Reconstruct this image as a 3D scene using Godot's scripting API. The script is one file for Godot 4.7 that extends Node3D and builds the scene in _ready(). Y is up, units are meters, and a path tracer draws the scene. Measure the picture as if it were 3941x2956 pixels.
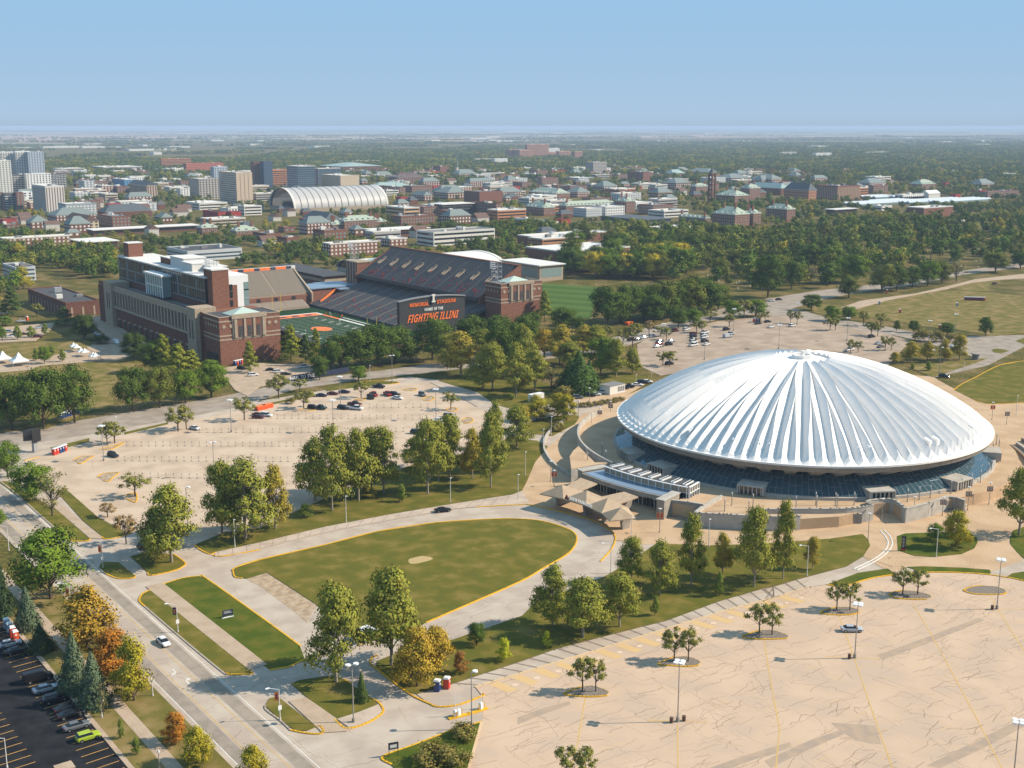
extends Node3D
# An arena, a stadium and a campus seen from the air. World frame: x = east, z = south, y = up, metres; the viewer stands over the origin.
const AVENUE := [81.4, -424.5, 95.5, -420.7, 123.1, -420.9, 155.4, -424.9, 184.4, -429.5, 218.7, -446.6, 252.3, -446.8, 268.5, -444.2, 375, -433.1, 425, -449.4, 497.3, -473.2, 535.5, -472.3, 536, -469.1, 562.8, -475.2, 607, -489.3, 655.2, -496.7, 710.6, -498.2, 793.4, -511.8, 874.6, -512.7, 901.3, -528.7, 816.4, -526.9, 741.7, -515.5, 679.8, -515.6, 642.6, -518.4, 616.4, -516.3, 577.2, -511.4, 577.3, -504.8, 523.5, -498.5, 450.8, -477, 396.2, -457.8, 296.2, -458.5, 265.5, -459.3, 226.2, -461.6, 192, -452.4, 168.4, -448.9, 139.6, -445.8, 100.8, -442, 85.7, -444.5]
const CROSS := [548.8, -491.6, 561.9, -470, 549.1, -440.2, 550, -398.6, 546.5, -377.5, 556.7, -356.3, 585.2, -339.6, 604.4, -325.4, 577.8, -310.7, 553.4, -320.6, 495.4, -304, 453.2, -302.6, 436.2, -282.6, 418.8, -276.3, 447, -307.2, 457.1, -305.9, 507.8, -316, 512.6, -327.3, 527, -365.1, 531.5, -388.6, 534.5, -430, 535.2, -455.9, 524.4, -469.4]
const PAVE := {"lot_nw": [97.7, -399.5, 103, -401.8, 107.6, -403.3, 122.8, -412, 135.7, -413.6, 153.8, -419.4, 198.7, -425.9, 218.4, -428.3, 238.8, -434, 259, -430.6, 270.8, -424, 261.1, -375.2, 253.5, -345.5, 240.8, -328.2, 195.4, -319.3, 165.1, -308.4, 141.4, -297, 111.2, -289.1, 101.1, -307, 98.2, -327.4, 99.1, -359.6], "lot_se": [123.4, -178.7, 125.6, -179, 134, -178.3, 152.9, -177.3, 172.3, -176.6, 191.3, -175.9, 206.7, -174.4, 216.7, -173.8, 221.7, -172.7, 224.2, -169.5, 234.7, -168.7, 246.8, -164, 256.6, -155.9, 260.3, -149.7, 261.4, -146, 263.5, -138.7, 244.3, -117.3, 158, -77.1, 122.4, -103.5, 99.1, -148.1, 105.3, -154.5, 116.4, -166.3, 122.4, -174.5], "lot_ne": [367.4, -398.9, 403.8, -439.6, 429.9, -454.7, 449.2, -458.8, 491.1, -467.3, 529.7, -462.7, 530.9, -464.5, 537.2, -449, 532.3, -426.6, 532.9, -406.4, 530.9, -384.4, 522.6, -364.1, 499.6, -352.4, 458.8, -331.1, 419.2, -360.5, 374.7, -376.7, 360, -376.4], "walk_south": [112.6, -182.9, 120.1, -182.4, 137.2, -182.5, 146.7, -182.9, 158.7, -181.8, 175.9, -179.9, 193.4, -180.8, 212.8, -179.8, 207.1, -179.6, 219.1, -179.1, 235, -177.7, 244.1, -179.7, 244, -170.5, 241.9, -170.6, 233.7, -173.1, 221.7, -172.7, 216.9, -174, 201.7, -174.7, 206.7, -174.4, 191.5, -176, 172.5, -176.8, 153, -177.4, 134.1, -178.4, 128.2, -178.7, 123.5, -178.8, 122.4, -174.9, 116.9, -174.5, 113.3, -176.1, 112.5, -178.3], "walk_north": [113.1, -280.6, 125.5, -280.6, 145.5, -281.7, 164.7, -280.4, 186.7, -277.6, 203.8, -274.8, 208.3, -276.1, 202.5, -264.4, 188.8, -271.5, 181.4, -273.9, 162.1, -276.1, 142.9, -277.5, 123.4, -276, 116.7, -275.7, 111.7, -277.3], "plaza": [208.3, -276.1, 215.6, -283.2, 230.5, -298.5, 246.1, -311.5, 249.8, -313.6, 273.7, -330.6, 283.2, -339.4, 315.3, -353, 388.5, -383.2, 439.4, -345.5, 452.7, -302.9, 426.4, -265.4, 425.3, -259.5, 438, -251.6, 450.5, -239.8, 379.4, -200.3, 298.6, -161.9, 293.2, -168.2, 283.6, -163.7, 274.7, -154, 260.5, -154.3, 246.7, -168.5, 240.3, -167.8, 243.8, -179.5, 252.1, -183.6, 255.6, -186.7, 258.2, -190.6, 248.1, -193.4, 231.2, -201.1, 218.3, -209, 208.6, -218.1, 205.2, -219.5, 201.7, -226.6, 204.1, -229.5, 206, -233.4, 207.5, -241.6, 205.8, -251.8, 202.1, -263.9], "bay": [111.9, -258.6, 117.5, -259.3, 118, -233.9, 116.1, -231.3, 117.7, -233.8, 111.5, -226.4, 112.1, -233.3, 112.4, -252.5, 111.9, -256.7], "service_lot": [301.3, -363.4, 327.3, -377.7, 346.5, -369.4, 315.7, -352.7, 293.5, -351.1]}
const LAWN := {"oval": [110.1, -261.4, 111.2, -264.9, 112.5, -267, 119.9, -268.4, 138.1, -268.5, 154.7, -269.7, 171.4, -266.4, 186.2, -259.4, 191.8, -255.2, 195.8, -249.7, 197.3, -241.3, 196.2, -236.5, 193.6, -232.6, 189.5, -228.9, 184, -225.4, 173.8, -221.6, 163.8, -218, 141.2, -212.7, 135, -211.3, 121.6, -208.1, 115.9, -210.1, 116, -212.3, 117.8, -234.2, 117.9, -233.7, 117.6, -259.5, 111.9, -258.7, 111.1, -259.6], "north": [111.2, -289.1, 110.8, -285, 111.4, -280.4, 113.1, -280.6, 125.6, -280.7, 145.6, -281.9, 164.9, -280.6, 186.9, -277.7, 203.9, -275, 208.5, -276.3, 215.6, -283.2, 230.5, -298.5, 246.1, -311.5, 248, -319.8, 244.5, -325.4, 245.3, -332.9, 240.8, -328.2, 226.1, -321.6, 202.3, -321.1, 195.4, -319.3, 165.1, -308.4, 141.4, -297, 130.2, -291.4, 120.9, -293.5], "tri": [253.2, -337, 259.5, -341.1, 267, -344.5, 276.8, -344.2, 283.4, -341.7, 281.4, -337.3, 273.7, -330.6, 256.5, -322, 252.5, -329.1, 252.5, -333.3], "verge_a": [81.8, -382.3, 84.8, -377.8, 85.7, -356.5, 85.7, -351.6, 85.8, -314.8, 86.6, -311.4, 89.6, -309.2, 90.5, -310.2, 90.9, -340.9, 87, -378.4], "verge_b": [96.3, -359.4, 99.1, -359.6, 98.2, -327.4, 99.4, -314.3, 101, -307.9, 94, -307.6, 93.9, -310, 93.9, -327], "isle_a": [85.6, -287.4, 87.6, -291, 90.8, -288.1, 90.9, -276.9, 90, -275.6, 86.9, -277.6, 85.7, -282.4], "isle_b": [94.6, -290.5, 99.2, -291.4, 104, -285.2, 104.1, -278.3, 102.9, -276.1, 99.8, -274.4, 94.2, -274.6, 94.1, -276.6], "strip_a": [86.3, -260.6, 88.2, -264, 90.5, -265.1, 91.3, -210.9, 90.7, -210.2, 87.4, -212.3, 86.6, -215.1, 86.1, -237.8], "strip_b": [94.4, -267.1, 99.4, -268, 103.3, -266.8, 104, -264.2, 104.5, -235.5, 104.6, -216.1, 102.5, -209.7, 98.1, -208.5, 94.7, -209.4, 94.4, -213.6, 94.7, -214.8], "gate_a": [87.2, -195.9, 89.1, -198.1, 90.7, -197.9, 91.1, -182.8, 89, -182.5, 87.4, -183.9, 87, -189.2], "gate_b": [95.2, -201.2, 97.1, -201.7, 104.2, -199.4, 104.9, -185.8, 104.4, -183.7, 99.8, -183.1, 95.1, -183.2, 95.1, -194.2], "south": [112.4, -198, 112, -192, 111.7, -184.9, 112.6, -182.9, 120.1, -182.4, 137.2, -182.5, 146.7, -182.9, 158.7, -181.8, 175.9, -179.9, 193.4, -180.8, 212.8, -179.8, 207.1, -179.6, 219.1, -179.1, 235, -177.7, 244.1, -179.7, 252.1, -183.6, 255.6, -186.7, 258.2, -190.6, 248.1, -193.4, 231.2, -201.1, 218.3, -209, 208.6, -218.1, 201, -214.9, 185.2, -209.1, 180.7, -207.8, 170.6, -206.7, 161.7, -206.1, 162.3, -207.3, 151.8, -201, 129.9, -199.4, 125.8, -198.4, 118.7, -200.9, 114, -200.1], "crescent": [221.7, -172.7, 224.1, -169.8, 234.7, -168.7, 240.6, -167.6, 241.9, -170.6, 233.7, -173.1], "crescent_b": [246.7, -168.5, 250.5, -166.2, 257.5, -159.7, 261.4, -155.1, 259.8, -153.8, 258.1, -153.6, 254.9, -158, 246.9, -164.1], "round": [264, -184, 267.7, -184.1, 276.2, -179.1, 282.5, -174.4, 280.2, -170.8, 277.1, -168.5, 272.4, -166.4, 265.8, -165.8, 258.4, -168.7, 255, -172.2, 255, -177.1], "edge_r": [286.4, -165, 293.2, -168.2, 298.3, -168.1, 304.1, -165, 273.7, -147.5, 275.8, -154.7, 278.7, -158.4, 282.4, -162.3], "edge_r2": [260.5, -149.9, 263.6, -150.5, 267.1, -149.4, 271.1, -146, 263.4, -141.6, 261.4, -146], "corner": [95.3, -166.5, 101.6, -166.6, 109.8, -167, 116.1, -166.4, 105.3, -154.5, 100.1, -149.6, 94.8, -155.7], "grove": [134.8, -647.3, 147.4, -629.6, 170.2, -625.3, 186.2, -635.3, 185.6, -585.1, 187.7, -538.9, 169.1, -519.4, 146.3, -457.7, 138.5, -458.6, 116.1, -438.7, 101.1, -443.4, 85.7, -444.5], "field_r": [590.1, -449.1, 636, -461.3, 686.8, -467.7, 705.8, -466.5, 720.3, -446.4, 721.5, -421.1, 735.6, -390.7, 638.6, -337.8, 590.3, -342.7, 569, -347.2, 570.6, -368.9, 566.2, -391.4, 568.2, -412.8, 569.1, -436.2], "lawn_r": [437, -282, 449.6, -287, 467.5, -292, 499.7, -300.8, 518.8, -299.9, 534.7, -292.4, 454.7, -247.1, 438.6, -252, 425.3, -259.5, 426.4, -265.4], "lawn_c": [463.8, -324, 495, -321.9, 507.2, -315.7, 510.9, -313.7, 496.1, -310.4, 452.7, -302.9, 457, -312.4], "lawn_d": [533.1, -325.6, 538, -325.2, 537.4, -318.6, 528, -317.1, 527.2, -320.3], "lawn_e": [565.4, -332.4, 576.9, -334.7, 587.7, -328.9, 565.2, -315.9, 560.1, -324.6], "path_lawn": [715.2, -472, 756.4, -480.1, 784.6, -477.9, 779.6, -473.4, 762.7, -471.4, 723.8, -447.3, 713.5, -454.9], "lot_verge": [557.7, -467.3, 589.4, -476.8, 594.2, -461, 562.2, -425.1, 558.2, -444.3], "service": [335.2, -390, 351, -391, 352.8, -373.9, 346.5, -369.4, 338.5, -369.4, 327.3, -377.7], "grove_s": [275.6, -425, 290.9, -426, 308.1, -410.1, 309, -371.2, 301.3, -363.4, 269.7, -359, 269, -374.4, 276, -395.7], "verge_k": [109.5, -411.3, 124.1, -416.1, 122.8, -412, 108.8, -406.1], "verge_k2": [136.8, -416.9, 154.8, -422, 153.8, -419.4, 135.7, -413.6], "verge_k3": [199, -428.8, 207, -430.6, 220.6, -432.6, 218.6, -428.7, 198.9, -426.3], "verge_k4": [228.9, -439, 250.5, -443.6, 259.7, -434.6, 259.3, -431, 250.3, -433.3, 239, -434.4, 227.1, -434.7]}
const ISLE := {"g1": [135.4, -165.8, 137.3, -166.3, 140.2, -166.3, 142.1, -165.4, 142.8, -163.4, 142.9, -161.5, 141.6, -160.6, 139.5, -161.6, 137.1, -163.6], "g2": [159, -164.7, 161.5, -165.3, 164.1, -165.2, 165.9, -164.3, 166.8, -162.5, 166.7, -160.4, 165.2, -159.6, 163.1, -160.5, 160.6, -162.9], "g3": [182.8, -163.7, 185.5, -164.2, 188.5, -163.9, 190.2, -162.8, 191.1, -160.8, 191, -158.2, 189.7, -157.7, 187, -159.3, 184.1, -161.6], "g4": [206.5, -162.2, 209, -162.8, 212.2, -162.3, 214.4, -160.7, 214.8, -158.5, 213.6, -157.4, 211.3, -157.7, 208.6, -159.5], "g5": [228.1, -159.9, 230.1, -160.2, 232.8, -159.6, 234.8, -157.2, 235.4, -154.5, 234.4, -153, 232.5, -153.1, 229.7, -155.2, 227.5, -157.7], "g6": [244.3, -151, 247.6, -151.3, 250.3, -150.3, 252.5, -147.9, 252.4, -145.5, 251, -144.3, 248.8, -144.7, 244.6, -148.1]}
const DIRT := {"i1": [110.9, -390.9, 113.9, -393.7, 117.2, -392.1, 117.3, -391.2, 114.4, -388, 111.4, -384.6, 111.1, -387], "i2": [110.8, -366.3, 113.3, -369.3, 116.9, -368, 117.5, -366.7, 114.4, -362.9, 112.2, -359.8, 111.1, -361.4], "i3": [111.3, -342.5, 112.7, -343.2, 114.7, -342.8, 111.7, -334.4, 110.8, -335.7, 110.5, -338.8], "i4": [122.3, -399.4, 124.6, -400.2, 127.2, -400.9, 131.2, -403, 130.9, -401.7, 125.8, -396.8, 123.3, -397.4], "i5": [253.4, -418.6, 256.6, -420, 258.9, -418.2, 258.7, -415.5, 256.5, -414.3, 253.5, -416], "i6": [250.6, -398.3, 254.8, -401.8, 256.7, -400.4, 255, -396.4, 251.9, -394.7, 250.1, -396.1], "i7": [247.5, -377.4, 250.9, -379.7, 252.8, -378.4, 251.7, -375.2, 249.3, -374, 247.3, -375.1], "i8": [243.4, -359.7, 247.1, -362.7, 248.3, -360.7, 246.7, -357.3, 243.8, -354.9, 241.6, -355.5], "i9": [202.3, -410.9, 205.2, -411.6, 207.2, -409.7, 207.6, -407.4, 204.1, -407.6], "i10": [228.7, -414.5, 231.5, -415.1, 233.2, -413.3, 230.8, -411.1, 228.9, -412.3]}
const WALK := {"path_e": [90.4, -268, 94.6, -268, 95.2, -212, 91.2, -212], "path_gate": [91.5, -194.8, 94.9, -194.4, 95.8, -178.2, 94.7, -178, 90.9, -180.1, 91.1, -182.7], "path_far": [585.5, -458.4, 619.6, -470.2, 678.1, -470.5, 725.3, -479.6, 775.4, -490.5, 832.4, -487.4, 859.3, -485.7, 825.5, -466.2, 806.3, -471.9, 784.6, -477.9, 756.4, -480.1, 712, -470.7, 686.8, -467.7, 636, -461.3, 589, -449.9, 580.6, -450.3], "path_nw": [90.8, -345.1, 93.3, -344.6, 93.7, -309.6, 93, -308.3, 90.7, -310.7, 90.9, -340.9], "west_lot": [142.4, -681.5, 166.7, -682.6, 189.8, -682.9, 180.2, -658.2, 164.4, -629.5, 133.2, -640.1], "west_plaza": [213.6, -694.2, 217.9, -691, 214.3, -652.3, 206.9, -585.5, 198.2, -568, 180.1, -551.7, 173.9, -556.2, 179.3, -593.8, 199.1, -625.8, 203.9, -659.9], "tent_plaza": [122.9, -594, 142.1, -587, 151.4, -576.5, 164.3, -585.4, 168.9, -593.5, 179.2, -589.9, 175.7, -554.9, 162.5, -557.6, 147.4, -560.1, 140.9, -553.2, 114.9, -558], "stad_lot": [212.8, -506.6, 230.9, -506.9, 252.6, -483.9, 245, -469.5, 224.5, -462.8, 208.9, -459.6, 196.9, -446.1, 197.6, -459.4, 207.7, -497.2], "walk_corner_a": [95.1, -183.1, 99.7, -183, 104.6, -183.5, 103.8, -180.7, 100.7, -179, 97.5, -178.5, 95, -179.3]}
const KERBS := [["y", [111.1, -259.6, 110.1, -261.4, 111.2, -264.9, 112.5, -267, 120, -268.8, 138.3, -268.9, 154.8, -269.9, 171.6, -266.7, 186.4, -259.6, 192, -255.5, 196, -250, 197.4, -241.5, 196.4, -236.6, 193.7, -232.6, 189.6, -228.8, 184, -225.3, 173.6, -221.4, 163.6, -217.7, 141.1, -212.5, 134.9, -211.1, 132.7, -210.7]],
	["y", [188.6, -271.4, 199.7, -265.8, 202.1, -263.8, 205.8, -251.7, 207.5, -241.5, 206, -233.4, 204.2, -229.5, 201.7, -226.4, 196.2, -221.7, 188.4, -216.8]],
	["y", [115.2, -209.5, 117.4, -209.4, 118.8, -209.8]],
	["d", [123.4, -275.9, 142.8, -277.4, 162.1, -276, 181.4, -273.8, 188.6, -271.4]],
	["y", [111.8, -278.9, 113.1, -276.9, 116.9, -276.1, 123.2, -275.6]],
	["y", [111.1, -288.7, 110.8, -285, 111.4, -280.3, 113, -280.3]],
	["y", [93.7, -309.6, 93.9, -307.4, 96.8, -306.7, 101, -308]],
	["y", [85.7, -314.7, 86.5, -311.1, 89.5, -308.9, 90.6, -309.9]],
	["d", [82.3, -384.3, 85.3, -379.7, 85.8, -356.8, 85.8, -351.8, 85.7, -314.7]],
	["y", [85.6, -282.2, 86.9, -277.4, 89.9, -275.4, 90.9, -276.5]],
	["d", [85.5, -287.3, 85.4, -284.1, 85.6, -282.2]],
	["y", [94, -276.5, 94.2, -274.4, 99.7, -274.2, 102.9, -275.9, 104.1, -278.3, 104.1, -285.4]],
	["y", [90.5, -265.2, 88.3, -264.2, 86.2, -260.6, 86, -256.5]],
	["d", [86, -256.5, 86.1, -237.7, 86.5, -215, 87, -213.1]],
	["y", [87, -213.1, 87.3, -212.2, 90.6, -210, 91.3, -210.7]],
	["y", [94.3, -267.1, 99.4, -268.1, 103.4, -266.9, 104.1, -264.4, 104.6, -235.6, 104.7, -216.2]],
	["y", [102.6, -209.6, 98.1, -208.4, 94.6, -209.3]],
	["y", [86.8, -184.4, 88.6, -181.7, 90.2, -180.2, 91.3, -180.4, 91.8, -182.2, 91.3, -182.7]],
	["d", [87.2, -195.9, 86.6, -194, 86.9, -189.1, 86.8, -184.4]],
	["y", [104.9, -185.8, 105, -183.9, 103.9, -180.6, 100.7, -178.9, 97.4, -178.4, 95, -179.2, 95.1, -183]],
	["y", [104.7, -194.2, 104.5, -196.6]],
	["y", [115.3, -202.3, 114, -202.2, 112.3, -200, 112.1, -197.6, 111.8, -191.8, 111.6, -184.8, 111.8, -181.7, 112.5, -178.2, 113.2, -176, 116.9, -174.4, 122.5, -174.8, 122.7, -175.3]],
	["p", [123.4, -178.7, 133.9, -178.2, 152.9, -177.4, 172.4, -176.7, 191.4, -176, 206.8, -174.5, 201.7, -174.7, 215.5, -174.3, 217.1, -173.8]],
	["y", [221.5, -172.6, 223.9, -169.6, 234.6, -168.7, 246.7, -163.9, 256.5, -155.8, 260.3, -149.7, 261.4, -146, 262.7, -141.2]],
	["y", [109.8, -167, 101.6, -166.6, 95.3, -166.4, 95.3, -163.3]],
	["y", [109.8, -167, 116.2, -166.4]],
	["p", [116.2, -166.3, 105.3, -154.5, 99.1, -148.1]],
	["y", [436.4, -281.9, 449.2, -286.8, 467.1, -291.7, 499.2, -300.5, 518.8, -299.9, 534.7, -292.4]],
	["y", [425.8, -265.1, 424.9, -259.3, 438.2, -251.8, 453.7, -246.5]],
	["y", [97.9, -399.7, 102.9, -401.5]],
	["y", [250.2, -443.2, 259.6, -434.4, 259.4, -431, 254.6, -431]],
	["d", [270.8, -424, 266.6, -399.9, 261.1, -375.2]],
	["y", [141.6, -160.6, 139.5, -161.6, 137.1, -163.6, 135.4, -165.8, 137.3, -166.3, 140.2, -166.3]],
	["p", [140.2, -166.3, 142.1, -165.4, 142.8, -163.4, 142.9, -161.5, 141.6, -160.6]],
	["y", [165.2, -159.6, 163.1, -160.5, 160.6, -162.9, 159, -164.7, 161.5, -165.3, 164.1, -165.2]],
	["p", [164.1, -165.2, 165.9, -164.3, 166.8, -162.5, 166.7, -160.4, 165.2, -159.6]],
	["y", [189.7, -157.7, 187, -159.3, 184.1, -161.6, 182.8, -163.7, 185.5, -164.2, 188.5, -163.9]],
	["p", [188.5, -163.9, 190.2, -162.8, 191.1, -160.8, 191, -158.2, 189.7, -157.7]],
	["y", [213.6, -157.4, 211.3, -157.7, 208.6, -159.5, 206.5, -162.2, 209, -162.8, 212.2, -162.3]],
	["p", [212.2, -162.3, 214.4, -160.7, 214.8, -158.5, 213.6, -157.4]],
	["y", [232.5, -153.1, 229.7, -155.2, 227.5, -157.7, 228.1, -159.9, 230.1, -160.2, 232.8, -159.6]],
	["p", [232.8, -159.6, 234.8, -157.2, 235.4, -154.5, 234.4, -153, 232.5, -153.1]],
	["y", [251, -144.3, 248.8, -144.7, 244.6, -148.1, 244.3, -151, 247.6, -151.3, 250.3, -150.3]],
	["p", [250.3, -150.3, 252.5, -147.9, 252.4, -145.5, 251, -144.3]],
	["y", [110.9, -390.9, 113.9, -393.7, 117.2, -392.1, 117.3, -391.2, 114.4, -388, 111.4, -384.6, 111.1, -387]],
	["y", [110.8, -366.3, 113.3, -369.3, 116.9, -368, 117.5, -366.7, 114.4, -362.9, 112.2, -359.8, 111.1, -361.4]],
	["y", [111.3, -342.5, 112.7, -343.2, 114.7, -342.8, 111.7, -334.4, 110.8, -335.7, 110.5, -338.8]],
	["y", [122.3, -399.4, 124.6, -400.2, 127.2, -400.9, 131.2, -403, 130.9, -401.7, 125.8, -396.8, 123.3, -397.4]],
	["y", [253.4, -418.6, 256.6, -420, 258.9, -418.2, 258.7, -415.5, 256.5, -414.3, 253.5, -416]],
	["y", [250.6, -398.3, 254.8, -401.8, 256.7, -400.4, 255, -396.4, 251.9, -394.7, 250.1, -396.1]],
	["y", [247.5, -377.4, 250.9, -379.7, 252.8, -378.4, 251.7, -375.2, 249.3, -374, 247.3, -375.1]],
	["y", [243.4, -359.7, 247.1, -362.7, 248.3, -360.7, 246.7, -357.3, 243.8, -354.9, 241.6, -355.5]],
	["y", [202.3, -410.9, 205.2, -411.6, 207.2, -409.7, 207.6, -407.4, 204.1, -407.6]],
	["y", [228.7, -414.5, 231.5, -415.1, 233.2, -413.3, 230.8, -411.1, 228.9, -412.3]]]
const SANDY := [155.5, -244.7, 155.605, -243.431, 154.425, -242.758, 152.929, -242.622, 151.671, -242.622, 150.175, -242.758, 148.995, -243.431, 149.1, -244.7, 149.839, -245.969, 150.435, -246.642, 151.504, -246.778, 153.096, -246.778, 154.165, -246.642, 154.761, -245.969]
const PAIRS := [[264.4, -189.6, 260.9, -185.1, 257.4, -181.9, 252.3, -179.1, 245.1, -176.9, 235.2, -175.5],[265.6, -189.3, 262.2, -184.7, 257.9, -181, 252.7, -178.3, 244.5, -175.8, 235.2, -174.5]]
const LOTLINES := [[137.9, -162.5, 124.7, -149],[144.6, -144.3, 130.3, -129.5],[185.4, -160.1, 175, -149.5, 158.2, -132, 144.6, -121.1],[208.7, -158.9, 193.3, -142.7, 177.3, -126.2, 163.3, -111.5],[228, -153.4, 210.9, -134.6, 191.2, -113.7, 178.3, -100.4],[240.5, -139.9, 219.4, -118.7],[124.3, -148.8, 119.4, -144.1],[246.1, -145.2, 240.5, -139.9],[141.5, -148.8, 149.7, -141.5],[189.4, -146.9, 197.5, -139.3],[236.6, -143.6, 245.2, -136.4],[141.1, -148.4, 144.5, -145.6]]
const BAYS := [[126.2, -178, 128.5, -177.9, 129.5, -172.9, 127.2, -173],[131.5, -177.8, 133.8, -177.7, 134.8, -172.8, 132.5, -172.8],[136.8, -177.6, 139.1, -177.5, 140.1, -172.5, 137.8, -172.6],[142, -177.4, 144.3, -177.3, 145.4, -172.3, 143.1, -172.4],[147.3, -177.1, 149.6, -177, 150.7, -172.1, 148.4, -172.2],[152.6, -176.9, 154.9, -176.8, 156, -171.9, 153.7, -172],[157.9, -176.7, 160.2, -176.6, 161.3, -171.7, 159, -171.8],[163.2, -176.5, 165.5, -176.4, 166.6, -171.5, 164.3, -171.6],[168.5, -176.3, 170.8, -176.2, 171.9, -171.3, 169.6, -171.4],[173.8, -176.1, 176.1, -176.1, 177.2, -171.1, 174.9, -171.2],[179.1, -175.9, 181.4, -175.9, 182.5, -170.9, 180.2, -171],[184.4, -175.7, 186.7, -175.7, 187.8, -170.7, 185.5, -170.8],[189.7, -175.6, 192, -175.4, 193, -170.5, 190.7, -170.6],[195, -175.1, 197.3, -174.9, 198, -169.9, 195.7, -170.1],[200.3, -174.6, 202.5, -174.4, 203.3, -169.4, 201, -169.6],[205.5, -174.1, 205.2, -174, 205.4, -169, 205.7, -169],[202.3, -174.1, 203, -174.1, 204.1, -169.2, 203.5, -169.2],[205.9, -174, 208.2, -174, 209.4, -169.1, 207.1, -169.1]]
const BAYDOTS := [
	[130.3, -174.8], [135.5, -174.6], [140.8, -174.4], [146.1, -174.2],
	[151.4, -174], [156.7, -173.8], [162, -173.6], [167.3, -173.4],
	[172.6, -173.2], [177.9, -173], [183.2, -172.8], [188.5, -172.6],
	[193.6, -172.2], [198.9, -171.7], [204.1, -171.2], [203.2, -171.1],
	[204.8, -171], [210.1, -171]]
const BAYLINE := [117.7, -257.2, 117, -234.8]
const JOINTS := [[114, -280.6, 112.5, -277],[117.9, -280.6, 116, -275.9],[121.8, -280.6, 119.7, -275.8],[125.7, -280.6, 123.4, -276],[129.5, -280.8, 127, -276.3],[133.4, -281, 130.7, -276.6],[137.3, -281.2, 134.4, -276.8],[141.2, -281.5, 138, -277.1],[145.1, -281.7, 141.7, -277.4],[148.9, -281.5, 145.4, -277.3],[152.8, -281.2, 149.1, -277.1],[156.7, -280.9, 152.7, -276.8],[160.6, -280.7, 156.4, -276.5],[164.4, -280.4, 160.1, -276.2],[168.3, -279.9, 163.7, -275.9],[172.2, -279.5, 167.4, -275.5],[176, -279, 171.1, -275.1],[179.9, -278.5, 174.7, -274.7],[183.7, -278, 178.4, -274.2],[187.6, -277.5, 182, -273.7],[191.4, -276.8, 185.5, -272.6],[195.2, -276.2, 189, -271.4],[199.1, -275.6, 192.3, -269.7],[202.9, -274.9, 195.5, -268],[121.2, -182.4, 124.5, -178.8],[124.9, -182.4, 128, -178.7],[128.7, -182.5, 131.5, -178.5],[132.4, -182.5, 135, -178.4],[136.2, -182.5, 138.5, -178.2],[139.9, -182.6, 142, -178],[143.6, -182.8, 145.5, -177.8],[147.4, -182.8, 149, -177.6],[151.1, -182.5, 152.5, -177.4],[154.8, -182.2, 156, -177.3],[158.5, -181.8, 159.5, -177.2],[162.2, -181.4, 163, -177.1],[166, -181, 166.5, -177],[169.7, -180.6, 170, -176.9],[173.4, -180.2, 173.5, -176.8],[177.1, -180, 177, -176.6],[180.9, -180.2, 180.5, -176.5],[184.6, -180.3, 184, -176.3],[188.3, -180.5, 187.5, -176.2],[192.1, -180.7, 191, -176],[195.8, -180.7, 194.5, -175.7],[199.5, -180.5, 197.9, -175.3],[203.3, -180.3, 201.4, -175],[207, -180.1, 204.9, -174.6],[210.7, -179.9, 205, -174.5],[211.1, -179.7, 201.9, -174.7],[207.4, -179.6, 205.4, -174.5],[210.5, -179.5, 208.9, -174.4],[214.3, -179.3, 212.4, -174.2],[218, -179.1, 215.9, -174]]
const WEAR := [[167.6, -128.1, 170.6, -125.3, 173.3, -122.5, 168.5, -117.6, 167.2, -119.1, 166, -121.2, 166.6, -125.3],[198.4, -141.1, 215.1, -140.3, 232.9, -139.7, 232.7, -138.2, 214.3, -138.3, 197.5, -138.9],[168.6, -108.5, 179.4, -108.4, 197.9, -108.1, 198.2, -106.2, 181.2, -106.1, 169.9, -106.6],[122.7, -163.9, 128.8, -163.9, 134.5, -163.2, 133.7, -162, 125.9, -162, 121.1, -161.7],[147.5, -126.1, 159.8, -126.1, 166.6, -125.3, 166.2, -123.9, 154.2, -124.1, 146.7, -123.8],[135.3, -130.3, 145.7, -129.4, 156.1, -127.8, 155.1, -126.4, 144, -127.7, 135.3, -127.6]]
const PRACT := [512.6, -656.7, 532.4, -617.2, 436.9, -515.3, 425.4, -542.7]
const CEM := [633.8, -640.5, 767, -732.8, 874.3, -789.9, 980.2, -825, 1089.9, -836.2, 1183.5, -827.8, 1280.9, -755.6, 1235.8, -689.8, 916.4, -508.8, 831.4, -531.6, 751.8, -553.1, 683.5, -519.5, 617.1, -516.9, 570.9, -510.6, 593.9, -513.4, 589.7, -551.5]
const FARM := [
	[2086.5, -8734.9, 3354.9, 6637.8], [4304.2, -16215.4, 3498.4, 7435.5], [1765.3, -7396.1, 575.2, 1150.6], [3619, -8401.9, 1143, 1838.5],
	[6712.7, -14430.6, 3010.5, 5041], [4491.3, -8693.7, 2363.6, 3302.7], [7430.9, -13898.3, 7164, 8109.7], [7069.4, -9231.3, 2770, 2882.2],
	[7662, -8091.4, 3314.6, 3179.4], [13690.9, -16531.4, 10823.2, 7947.9], [11800, -8331.8, 12090.4, 6787.9], [16292.5, -14603.5, 17111.3, 10788.4],
	[4808.5, -7104.1, 907.6, 682], [8904.5, -26224.9, 8448.1, 11061.6], [20571.1, -27401.2, 19715.7, 9265.5], [33094.7, -25621, 24676.5, 8911.3]]
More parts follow.
